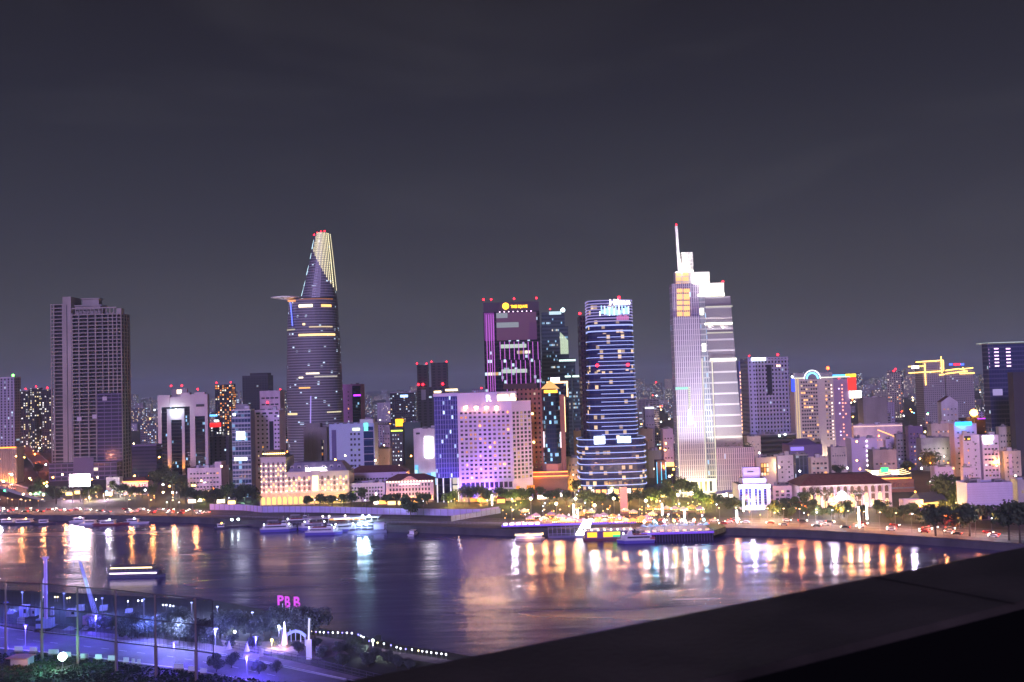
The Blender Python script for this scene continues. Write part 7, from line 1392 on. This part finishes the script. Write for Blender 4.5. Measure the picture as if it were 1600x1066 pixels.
bases = [g2(x, y) for x, y, _ in PB]; hts = [at(x, yt, p.y).z-GN for (x, _, yt), p in zip(PB, bases)]
d0 = bases[1]-bases[0]; d1 = (bases[-1]-bases[-2])
allb = [bases[0]-d0*2, bases[0]-d0]+bases+[bases[-1]+d1*.42]; allh = [hts[0]]*2+hts+[hts[-1]*.985]
for p, h in zip(allb[:-1], allh):
    b = MB(); b.cyl(p.x, p.y, GN-.3, GN+9, .5, 0, 8); b.cyl(p.x, p.y, GN+9, GN+h, .32, 0, 8); b.build('post', postm, T)
b = MB()
for zf in (1.0, .68, .36):
    for (p, h), (q, h2) in zip(zip(allb, allh), zip(allb[1:], allh[1:])): b.bar((p.x, p.y, GN+h*zf), (q.x, q.y, GN+h2*zf), .2, 0, 5)
e = allb[-1]; b.bar((e.x, e.y, GN+allh[-1]*.3), (e.x, e.y, GN+allh[-1]), .15, 0, 5)
for (p, h), (q, h2) in zip(zip(allb, allh), zip(allb[1:], allh[1:])):
    for k in range(1, 10): u_ = p.lerp(q, k/10); hh = h+(h2-h)*k/10; b.bar((u_.x, u_.y, GN+hh*.36), (u_.x, u_.y, GN+hh), .03, 0, 3)
b.build('cable', wirem, T)
b = MB()
for (p, h), (q, h2) in zip(zip(allb, allh), zip(allb[1:], allh[1:])): b.face([(p.x, p.y, GN+h*.36), (q.x, q.y, GN+h2*.36), (q.x, q.y, GN+h2), (p.x, p.y, GN+h)])
b.build('net', netm, T)
# low railing on the pavement side
ob = MB(); rl = [p+(c-a).normalized()*6.8 for p, a, c in zip(U_, L_, U_)]
for a, c in zip(rl[:6], rl[1:7]):
    k_ = int((c-a).length//3)
    for i in range(k_): p = a.lerp(c, i/k_); ob.bar((p.x, p.y, GN), (p.x, p.y, GN+2.2), .06, 0, 4)
    for z in (.4, 1.3, 2.2): ob.bar((a.x, a.y, GN+z), (c.x, c.y, GN+z), .06, 0, 4)
tag(ob.build('road_railing', mat('railing_dark', (.1, .08, .12), .6)), 'dark railing between the near road and the construction yard', 'railing')
# trees of the near bank
TN = []
for i in range(4):
    r = random.Random(300+i); H, W = ((9, 11), (8, 9), (10, 12), (5.5, 6.5))[i]; cb, L = crown(r, H, W, 2800, .32, 13, .1 if i == 3 else .22, .7); TN.append((cb.mesh('crown', [leafb]), trunk(r, H, L, .24).mesh('trunk', bark), H, W))
def ntree(px, py, hpx, k, what, wh):
    p = g2(px, py); h = hpx/FPX*p.y; s = h/TN[k][2]; o = place(None, 'garden_tree', None, p, rng.uniform(0, 6.28)); o.scale = (s, s, s); o['category'] = 'tree'; o['group'] = 'trees of the near bank'; place(TN[k][0], 'crown', o); place(TN[k][1], 'trunk', o); reg(o, what, wh)
for px, py, h, k in ((150, 985, 26, 1), (175, 985, 24, 1), (205, 990, 30, 0), (232, 996, 34, 1), (258, 998, 40, 0), (282, 992, 44, 2), (290, 1003, 40, 1), (312, 1002, 36, 1), (330, 1006, 28, 3), (215, 998, 24, 3), (190, 996, 22, 3)): ntree(px, py, h, k, 'blue-lit garden tree', 'behind the tall net fence')
for px, py, h, k in ((352, 1000, 44, 0), (372, 998, 46, 2), (392, 996, 36, 1), (344, 998, 38, 1)): ntree(px, py, h, k, 'pale blue-lit garden tree', 'right of the net fence end')
for px, py, h, k in ((425, 996, 46, 2), (442, 994, 44, 0), (412, 996, 40, 1), (476, 998, 50, 2), (492, 997, 46, 0), (462, 992, 40, 1)): ntree(px, py, h, k, 'large dark spreading garden tree', 'under the pink letter sign')
for px, py, h, k in ((362, 1010, 18, 3), (395, 1012, 16, 3), (405, 1010, 14, 3), (430, 1010, 14, 3), (466, 1020, 16, 3), (492, 1018, 20, 3), (503, 1028, 18, 3), (338, 1050, 24, 0), (362, 1044, 24, 2), (405, 1053, 22, 1), (432, 1052, 18, 0), (338, 1033, 14, 1)): ntree(px, py, h, k, 'small round shrub-like tree', 'around the lit garden')
for px, py, h, k in ((530, 1022, 20, 1), (548, 1018, 22, 0), (565, 1025, 20, 1), (585, 1034, 22, 0), (605, 1036, 20, 1), (535, 1042, 20, 3), (560, 1012, 14, 3), (575, 1042, 24, 1), (620, 1045, 22, 0), (590, 1005, 12, 3), (640, 1046, 16, 1)): ntree(px, py, h, k, 'dim green waterside tree', 'by the lamp-lined riverside walk')
# pink letters on stilts
T = thing('letter_sign', 'three glowing magenta letters PBB on white stilts behind garden trees', 'sign', g2(452, 990)); pk = glow('#e048e8', 1.0); D_ = g2(452, 990).y; sc = D_/FPX
for ch, px, yt, yb, xs_ in (('P', 438, 931, 941, 1.15), ('B', 449, 932.5, 948.5, .8), ('B', 463.5, 933, 949, .95)):
    h = (yb-yt)*sc if ch == 'B' else 14*sc; z = at(px, yb if ch == 'B' else yt+14, D_).z-GN; x = at(px, 945, D_).x-T.location.x
    o = text(T, ch, h/.70, (x, 0, z), pk, ext=.15, sx=xs_*.85, bold=.03)
    b = MB()
    for q in (-.7, .7): b.cyl(x+q, .3, 0, z+.3, .16, 0, 6)
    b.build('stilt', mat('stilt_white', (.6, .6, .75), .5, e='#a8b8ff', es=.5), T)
# garden features
p = g2(445, 1010); T = thing('obelisk_light', 'slender glowing white cone obelisk in the near garden', 'monument', p); h = 38*p.y/FPX; b = MB(); b.cyl(0, 0, .6, h, 1.05, 0, 14, .12); b.build('cone', mat('obelisk_white', (.8, .74, .72), .5, e='#ffc8c0', es=.45), T); b = MB(); b.cyl(0, 0, 0, .6, 2.2, 0, 16); b.build('plinth', conc, T); lamp('obelisk_lamp', (.8, -3.4, .9), 700, '#ffb898', .3, parent=T); lamp('obelisk_lamp', (-2, -2.5, .9), 400, '#ffb898', .3, parent=T)
b = MB(); pr = [g2(x, y, GN) for x, y in ((449, 1007), (455, 1003), (462, 1001), (470, 1003), (477, 1009))]; b.path([q+Vector((0, 0, 3.2)) for q in pr], .5)
T = thing('lit_walkway_arch', 'curved pale blue lit pergola arch right of the glowing cone', 'pergola'); b.build('lit_beam', glow('#8890ff', 1.6), T); b = MB()
for q in pr: b.bar(q, q+Vector((0, 0, 3.2)), .12)
b.build('post', mat('stilt_white', 0), T)
for px, py in ((386, 1020), (358, 1016), (408, 1027)):
    o = thing('garden_parasol', '', 'parasol', g2(px, py), 0, 'closed white parasols in the near garden'); b = MB(); b.cyl(0, 0, .4, 3.0, .9, 0, 10, .08); b.build('canopy', white, o); b = MB(); b.cyl(0, 0, 0, .5, .1, 0, 6); b.build('pole', metal, o); reg(o, 'closed white garden parasol', 'on the lit garden plaza')
T = thing('light_totem', 'tall white-violet light totem at the right end of the garden plaza', 'lamp', g2(483, 1030)); b = MB(); b.box(-.8, -.4, 0, .8, .4, 6); b.build('base', glow('#b0a0ff', .9), T); b = MB(); b.bar((0, 0, 6), (.3, 0, 12.5), .3, 0, 6); b.build('pole', glow('#d0d0ff', 1.2), T); lamp('totem_light', (0, -2, 6), 3000, '#8070ff', .5, parent=T)
def garden_lamp(px, py, hpx, c, e, what, wh, s=12, head='ball'):
    p = g2(px, py); h = hpx*p.y/FPX; o = thing('garden_lamp', '', 'lamp', p, 0, 'lamps of the near bank'); b = MB(); b.cyl(0, 0, 0, h, .1, 0, 6); b.build('pole', mat('pole_pale', (.4, .4, .45), .5), o); b = MB()
    if head == 'ball': b.ball((0, 0, h+.3), .42)
    else: b.box(-.9, -.15, h, .9, .15, h+.12)
    b.build('lamp_head', glow(c, s), o); reg(o, what, wh)
    if e: lamp('garden_light', (0, -.6, h-.6), e, c, .3, parent=o)
garden_lamp(583, 1025, 22, '#f0fff0', 1500, 'white pole lamp over pale grass', 'by the riverside walk'); garden_lamp(337, 1012, 28, '#8888ff', 9000, 'violet T-headed road lamp', 'at the net fence end', 3, 'bar'); garden_lamp(367, 1003, 14, '#f4f8ff', 700, 'white globe lamp', 'between the pale blue-lit trees'); garden_lamp(436, 1003, 22, '#d8e0ff', 700, 'thin white globe lamp', 'left of the glowing cone'); garden_lamp(425, 1012, 10, '#ffe070', 700, 'low yellow lamp', 'in the garden shrubs')
for px, py in ((40, 1012), (272, 1040), (386, 1060), (-60, 1000)): garden_lamp(px, py, 34, '#5a48ff', 14000, 'dark road pole with added violet light', 'on the lower side of the near road', 1.2, 'bar')  # lit heads added to dark poles to turn the near road violet
for px, py in ((10, 968), (150, 988), (400, 1022)): garden_lamp(px, py, 26, '#5a50ff', 11000, 'dark road pole with added violet light', 'on the upper side of the near road', 1.2, 'bar')
L1 = [(487, 991), (494, 992.5), (500, 993), (506, 993.5), (513, 993.5), (520, 993.8), (528, 993.8), (535, 994), (542, 994.2), (550, 995), (560, 997), (564, 999), (568, 1001), (577, 1007), (590, 1010), (600, 1011.5), (611, 1014), (620, 1017), (626, 1019), (634, 1020), (644, 1021), (654, 1022.5), (660, 1023.5), (667, 1024.5), (674, 1025.5), (682, 1026.5), (690, 1027.5), (697, 1028.5)]
b = MB(); b.cyl(0, 0, 0, 1.1, .06, 0, 5); wp_ = b.mesh('pole', metal); b = MB(); b.ball((0, 0, 1.3), .19, 0, 8, 5); wg_ = [b.mesh('lamp_globe', glow('#f0f4ff', 14)), b.mesh('lamp_globe', glow('#8a80ff', 6)), b.mesh('lamp_globe', glow('#ffe8a0', 10))]
for i, (x, y) in enumerate(L1):
    o = place(None, 'walk_lamp', None, g2(x, y+1.5)); v = 1 if i % 3 == 1 and i < 20 else (2 if i % 7 == 0 else 0); o.scale = (1.1,)*3; place(wp_, 'pole', o); place(wg_[v], 'lamp_globe', o); o['category'] = 'lamp'; o['group'] = 'little lamps edging the riverside walk'; reg(o, ('white', 'violet', 'pale yellow')[v]+' knee-high lamp', 'edging the near riverside walk')
for x, y in ((67, 939), (86, 939), (90, 939), (105, 941), (109, 940), (150, 943), (200, 946), (216, 945), (222, 945), (255, 952), (260, 952), (266, 953), (271, 954)):
    o = place(None, 'walk_lamp', None, g2(x, y+1.5)); o.scale = (1.5,)*3; place(wp_, 'pole', o); place(wg_[2 if x < 120 else 0], 'lamp_globe', o); o['category'] = 'lamp'; o['group'] = 'little lamps on the yard quay'; reg(o, ('pale yellow' if x < 120 else 'white')+' quay lamp', 'behind the construction yard')
# construction yard
blu = mat('machine_blue', (.3, .36, .6), .5); prp = mat('mast_purple', (.5, .36, .6), .5)
p = g2(72, 985); T = thing('pile_driver', 'tall violet mast piling rig with slanting white back stay in the construction yard', 'piling rig', p); hz_ = at(72, 873, p.y).z-GN
b = MB(); b.box(-.45, -.45, 1, .45, .45, hz_); b.box(-.9, -.7, hz_, 1.0, .7, hz_+.7); b.build('mast', prp, T); b = MB(); b.box(-3.2, -1, .9, 2.2, 2.2, 4.2); b.box(-3.2, -1.02, 2.6, -1.4, -.98, 3.8, 1); b.build('cab', [blu, dglass], T)
for x in (-2.4, 1.4): b = MB(); b.box(x-.5, -2.6, 0, x+.5, 3, 1); b.build('crawler_track', dark, T)
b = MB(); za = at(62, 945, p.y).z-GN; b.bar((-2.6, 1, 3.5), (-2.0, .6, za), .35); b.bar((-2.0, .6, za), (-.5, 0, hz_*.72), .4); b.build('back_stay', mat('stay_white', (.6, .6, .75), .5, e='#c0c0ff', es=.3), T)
p = g2(148, 978); T = thing('crawler_crane', 'blue-lit crawler crane with raised lattice boom in the construction yard', 'crane', p, 0)
b = MB(); b.box(-3.5, -2, 1, 3, 2, 4); b.box(1, -2.1, 2, 2.8, -2, 3.6, 1); b.build('cab', [mat('cab_red', (.35, .2, .35), .5), dglass], T)
for y in (-1.6, 1.6): b = MB(); b.box(-3.6, y-.5, 0, 3.6, y+.5, 1); b.build('crawler_track', dark, T)
tp = at(125, 878, p.y)-p; b = MB(); base = Vector((.6, 0, 3.4)); tp = Vector((tp.x, 0, tp.z+GN-GN)); dd = (tp-base).normalized(); nn = Vector((dd.z, 0, -dd.x))
for s1, s2 in ((1, 1), (1, -1), (-1, 1), (-1, -1)): b.bar(base+nn*.6*s1+Vector((0, .6*s2, 0)), tp+nn*.25*s1+Vector((0, .25*s2, 0)), .12, 0, 5)
k_ = 16
for i in range(k_):
    a = base.lerp(tp, i/k_); c = base.lerp(tp, (i+1)/k_); q = .6-.35*i/k_
    for s2 in (1, -1): b.bar(a+nn*q+Vector((0, q*s2, 0)), c-nn*q+Vector((0, q*s2, 0)), .07, 0, 4); b.bar(a-nn*q+Vector((0, q*s2, 0)), c+nn*q+Vector((0, q*s2, 0)), .07, 0, 4)
b.build('boom', mat('boom_blue', (.55, .6, .8), .5), T); b = MB(); m1 = base.lerp(tp, .42); m2 = base.lerp(tp, .7); b.bar(m1, m2, .5, 0, 6); b.build('boom_light', glow('#a8c8ff', 1.4), T)
b = MB(); b.path([tp, tp+Vector((-1.0, 0, 1.0)), tp+Vector((-2.2, 0, .6)), tp+Vector((-2.4, 0, -1.5))], .14); b.build('jib_hook', blu, T); b = MB(); b.bar((-3, 0, 4), tp, .05, 0, 4); b.build('cable', wirem, T)
ylab = {'c': 'blue-lit site cabin', 's': 'stack of pale site panels', 'p': 'pale sheeted heap'}
CN = [(30, 966, 12, 18, 'c'), (46, 964, 9, 12, 'c'), (103, 965, 15, 11, 'c'), (78, 962, 5, 12, 's'), (26, 976, 10, 10, 's'), (140, 982, 14, 12, 'c'), (60, 980, 26, 7, 'p'), (95, 986, 20, 7, 'p'), (125, 985, 10, 6, 'p'), (165, 982, 20, 8, 'p'), (185, 988, 14, 6, 'p'), (118, 955, 12, 9, 's'), (155, 955, 12, 8, 's'), (195, 958, 10, 6, 's'), (215, 972, 30, 5, 'p'), (200, 980, 10, 7, 'c'), (8, 960, 12, 10, 'p'), (260, 962, 16, 6, 'p'), (240, 968, 12, 6, 's')]
for px, py, wpx, hpx, kd in CN:
    p = g2(px, py); k_ = p.y/FPX; wd, h = wpx*k_, hpx*k_; wh_ = 'in the construction yard behind the net fence'
    if kd == 'c':
        o = thing('site_cabin', '', 'cabin', p, R(rng.uniform(-8, 8)), 'site cabins'); b = MB(); b.box(0, 0, .2, wd, 2.6, h); b.build('wall', mat('cabin_blue', (.4, .46, .66), .7), o); b = MB(); b.box(-.1, -.1, h, wd+.1, 2.7, h+.15); b.build('roof', white, o); b = MB(); b.box(wd*.55, -.06, h*.4, wd*.85, -.01, h*.75); b.build('window', dglass, o); b = MB(); b.box(wd*.12, -.06, .2, wd*.36, -.01, h*.75); b.build('door', blu, o)
    elif kd == 's':
        o = thing('panel_stack', '', 'panel stack', p, R(rng.uniform(-20, 20)), 'site material stacks'); b = MB(); n_ = max(3, int(h/.35))
        for i in range(n_): b.box(rng.uniform(0, .25), rng.uniform(0, .2), i*h/n_, wd-rng.uniform(0, .25), 2.0, (i+.75)*h/n_)
        b.build('panels', mat('panel_blue', (.45, .48, .62), .7), o)
    else:
        o = thing('sheeted_heap', '', 'heap', p, R(rng.uniform(-12, 12)), 'sheeted heaps'); b = MB(); NX = 9; r = random.Random(px); Hh = [[h*(.35+.65*r.random())*math.sin(math.pi*(i+.4)/NX)*(1 if 0 < j < 3 else 0) for j in range(4)] for i in range(NX)]
        for i in range(NX-1):
            for j in range(3): b.face([(wd*i/(NX-1), j*1.2, Hh[i][j]), (wd*(i+1)/(NX-1), j*1.2, Hh[i+1][j]), (wd*(i+1)/(NX-1), (j+1)*1.2, Hh[i+1][j+1]), (wd*i/(NX-1), (j+1)*1.2, Hh[i][j+1])])
        b.build('sheet', mat('sheet_blue', (.4, .42, .6), .8), o)
    reg(o, ylab[kd], wh_)
for px, py, e in ((35, 950, 16000), (100, 952, 16000), (160, 960, 14000), (225, 962, 14000), (340, 975, 16000), (395, 985, 12000), (300, 968, 16000), (440, 1012, 6000), (230, 1000, 16000), (280, 1006, 16000)):
    o = thing('added_floodlight', '', 'floodlight', g2(px, py), 0, 'added blue floodlights of the near bank'); b = MB(); b.cyl(0, 0, 0, 6, .12, 0, 6); b.build('pole', metal, o); b = MB(); b.box(-.4, -.2, 6, .4, .2, 6.3); b.build('lamp_head', glow('#8ca0ff', 1.6), o); reg(o, 'added blue-white floodlight mast', 'of the construction yard'); lamp('yard_light', (0, -1.2, 7.5), e*1.2, '#6a78ff' if px < 250 else '#a8b0ff', .4, parent=o)  # masts added only to light the yard and the garden trees
# the glaring greenish floodlight at the bottom left and its little plot
p = g2(98, 1046); T = thing('glare_floodlight', 'glaring greenish-white floodlight on a short pole at the bottom left', 'floodlight', p); b = MB(); b.cyl(0, 0, 0, 3.2, .12, 0, 6); b.build('pole', metal, T); b = MB(); b.ball((0, -.1, 3.9), 1.25, 0, 14, 8); b.build('lamp_head', glow('#e0ffec', 30), T); lamp('glare_light', (0, -1.8, 6.0), 7000, '#70ffc0', .4, parent=T)
p = g2(30, 1040); T = thing('roadside_shed', 'small shed with reddish lit awning beside the glaring floodlight', 'shed', p, R(-8)); b = MB(); b.box(-3, 0, 0, 3, 3, 2.4); b.build('wall', greyw, T); b = MB(); b.prism([(-3.6, -2), (3.6, -2), (3.6, 3.4), (-3.6, 3.4)], 2.5, 2.7, 0, poly1=[(-3.4, -.6), (3.4, -.6), (3.4, 3.4), (-3.4, 3.4)]); b.build('awning', mat('awning_red', (.5, .2, .16), .8), T); lamp('shed_lamp', (2, -3, 2.2), 500, '#ff9a70', .3, parent=T)
for px, py in ((52, 1056), (85, 1062)):
    pass
# the parapet the camera looks over
zl = HC-.5
A, B2 = gnd(700, 1030, zl), gnd(1600, 853, zl); Cc, Dd = gnd(1105, 1066, zl), gnd(1600, 940, zl)
dv = (B2-A).normalized(); nv = Vector((-dv.y, dv.x, 0)); wdt = abs((Cc-A).dot(nv)); a0 = A-dv*2.2; a1 = A+dv*14
b = MB(); pts_ = [(0.0, -.9), (0.0, -.012), (.012, 0), (wdt-.012, 0), (wdt, -.012), (wdt, -.9)]
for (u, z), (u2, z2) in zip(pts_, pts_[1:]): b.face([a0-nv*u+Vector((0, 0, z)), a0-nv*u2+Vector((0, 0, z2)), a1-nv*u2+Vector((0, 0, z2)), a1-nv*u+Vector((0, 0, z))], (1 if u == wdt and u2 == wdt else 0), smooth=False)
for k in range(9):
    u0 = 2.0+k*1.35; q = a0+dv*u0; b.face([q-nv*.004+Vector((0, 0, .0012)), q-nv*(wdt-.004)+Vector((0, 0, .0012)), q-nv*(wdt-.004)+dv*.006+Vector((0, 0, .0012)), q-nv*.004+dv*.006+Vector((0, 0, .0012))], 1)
lm_ = mat('ledge_render', (.040, .035, .026), .5, var=.5, vs=4.)
t = lm_.node_tree; q = N(t, 'ShaderNodeTexCoord'); n = N(t, 'ShaderNodeTexNoise'); n.inputs['Scale'].default_value = 60; n.inputs['Detail'].default_value = 8; bp_ = N(t, 'ShaderNodeBump'); bp_.inputs['Strength'].default_value = .6; bp_.inputs['Distance'].default_value = .004; t.links.new(q.outputs['Object'], n.inputs['Vector']); t.links.new(n.outputs[0], bp_.inputs['Height']); t.links.new(bp_.outputs[0], t.nodes['Principled BSDF'].inputs['Normal'])
o = b.build('balcony_parapet', [lm_, mat('shade_joint_black', (.005, .005, .005), .9, spec=0.)]); tag(o, 'dark rendered balcony parapet slanting across the lower right corner', 'parapet')  # black of the inner face is shade put into colour; joints share it
# ================================================================ the far city
rng = random.Random(3)
FB = [BT('far%d' % i, w_, g_, p_, e_, cw_, 3.3, fx_, fy_, c_, rp_) for i, (w_, g_, p_, e_, cw_, fx_, fy_, c_, rp_) in enumerate((
    ((.30, .27, .30), '#14121a', .17, 1.7, 3.2, .45, .5, MIX, 0), ((.46, .42, .48), '#1a1822', .12, 1.6, 3.6, .4, .5, WARM, 0), ((.13, .12, .16), '#0c0c12', .28, 1.8, 3.0, .5, .5, MIX, 0),
    ((.36, .33, .28), '#161412', .2, 1.7, 3.4, .45, .55, WARM, 0), ((.42, .34, .46), '#181420', .09, 1.5, 4.0, .4, .45, COOL, 0), ((.10, .11, .14), '#0a0c14', .26, 1.6, 3.2, .55, .55, ('#ffd890', '#fff4d8', '#ffe8b0', '#ffffff'), .02), ((.20, .19, .22), '#101018', .18, 1.5, 6, .8, .4, MIX, .03)))]
KIND = ['grey', 'pale', 'dark', 'tan', 'violet-grey', 'dark speckled', 'ribbon-windowed']
def far_where(px):
    for x, s in ((85, 'left of the unfinished tower'), (246, 'right of the unfinished tower'), (440, 'left of the curved tower'), (650, 'right of the curved tower'), (910, 'around the purple-lined tower'), (1060, 'between striped and spired towers'), (1240, 'right of the spired tower'), (1420, 'right of the arched-crown hotel'), (1545, 'by the golden outline lights'), (9999, 'at the right edge')):
        if px < x: return s
n = 0; tries = 0
while n < 295 and tries < 30000:
    tries += 1; px = rng.uniform(-40, 1650); u = rng.random(); Y = 740*(4.6**u)
    p = at(px, 600, Y)
    if px < 100 and Y < 990: continue
    if 990 < px < 1600 and rng.random() < .45: Y = rng.uniform(630, 1000); p = at(px, 600, Y)
    if any(a-6 < px < c+6 and Y < d for a, c, d in FRS): continue
    k = rng.random(); wd = rng.uniform(10, 24) if Y < 1100 else rng.uniform(14, 42); h = rng.uniform(9, 24) if k < .66 else (rng.uniform(22, 46) if k < .9 else rng.uniform(46, 84))
    if Y < 1000: h = min(h, rng.uniform(8, 19)); wd = rng.uniform(8, 18)
    if 470 < px < 560 and Y > 1000: h = min(h, 30)
    dd = rng.uniform(10, 22); r = max(wd, dd)*.6
    if not clear(p.x, Y+dd/2, r): continue
    footprint(p.x, Y+dd/2, r*.8); ki = rng.randrange(7)
    b = MB(); b.box(-wd/2, 0, 0, wd/2, dd, h, 0, 1)
    if rng.random() < .6: a = rng.uniform(-wd/2, wd/6); b.box(a, dd*.2, h, a+wd*.3, dd*.7, h+rng.uniform(2, 5), 0, 1)
    if rng.random() < .4: b.box(-wd/2-.3, -.3, h, wd/2+.3, .3, h+1.2, 1)
    o = b.build('city_building', [FB[ki], roofm], None, (p.x, Y, G), R(rng.uniform(-22, 22))); o['category'] = 'building'; o['group'] = 'buildings of the far city'
    sz = 'low' if h < 20 else ('mid-height' if h < 45 else 'tall'); dist = 'near' if Y < 1150 else ('distant' if Y < 2000 else 'very distant')
    reg(o, f'{sz} {KIND[ki]} {dist} building', far_where(px)); n += 1
    if h > 50: beacon(o, (0, dd/2, h), .9+Y/2500, 2)
b = MB()
for i in range(1500):
    Y = 2600*(3.4**rng.random()); X = rng.uniform(-.75, .75)*Y; wd = rng.uniform(18, 60); k = rng.random(); h = rng.uniform(8, 26) if k < .7 else (rng.uniform(26, 60) if k < .95 else rng.uniform(60, 95)); dd = 20
    b.prism([(X-wd/2, Y), (X+wd/2, Y), (X+wd/2, Y+dd), (X-wd/2, Y+dd)], G, G+h, rng.randrange(4), 4, u0=rng.uniform(0, 5000)//1)
o = b.build('far_city', [FB[0], FB[2], FB[5], FB[3], roofm]); o['kind'] = 'stuff'; tag(o, 'hazy mass of tiny lit buildings along the horizon', 'city')
b = MB(); lm = [glow('#ffb050', 30), glow('#ffdca0', 26), glow('#f4f4ff', 26), glow('#ff7a30', 24), glow('#ff3020', 16), glow('#50ff90', 12), glow('#60a0ff', 14)]
for i in range(1150):
    Y = 700*(5.4**rng.random()); X = at(rng.uniform(-10, 1610), 600, Y).x
    if not clear(X, Y, 1): continue
    b.ball((X, Y, G+rng.uniform(7, 12) if rng.random() < .75 else G+rng.uniform(12, 32)), .42+Y*.00036, rng.choices(range(7), (34, 24, 18, 12, 3, 2, 2))[0], 5, 3)
o = b.build('far_street_lights', lm); o['kind'] = 'stuff'; tag(o, 'countless tiny street lights scattered through the far city', 'lights')
# haze over the city
hz = bpy.data.materials.new('city_haze'); hz.use_nodes = True; t = hz.node_tree; t.nodes.clear(); vo = N(t, 'ShaderNodeVolumePrincipled'); oo = N(t, 'ShaderNodeOutputMaterial')
vo.inputs['Color'].default_value = (.74, .93, .90, 1); vo.inputs['Density'].default_value = HAZE; t.links.new(vo.outputs[0], oo.inputs['Volume'])
if HAZE:
    b = MB(); b.box(-13000, -400, -2, 13000, 17000, 275); o = b.build('haze', hz); o['kind'] = 'stuff'; tag(o, 'thin pale night haze over the whole city', 'haze')
bpy.context.view_layer.update(); finish_labels()
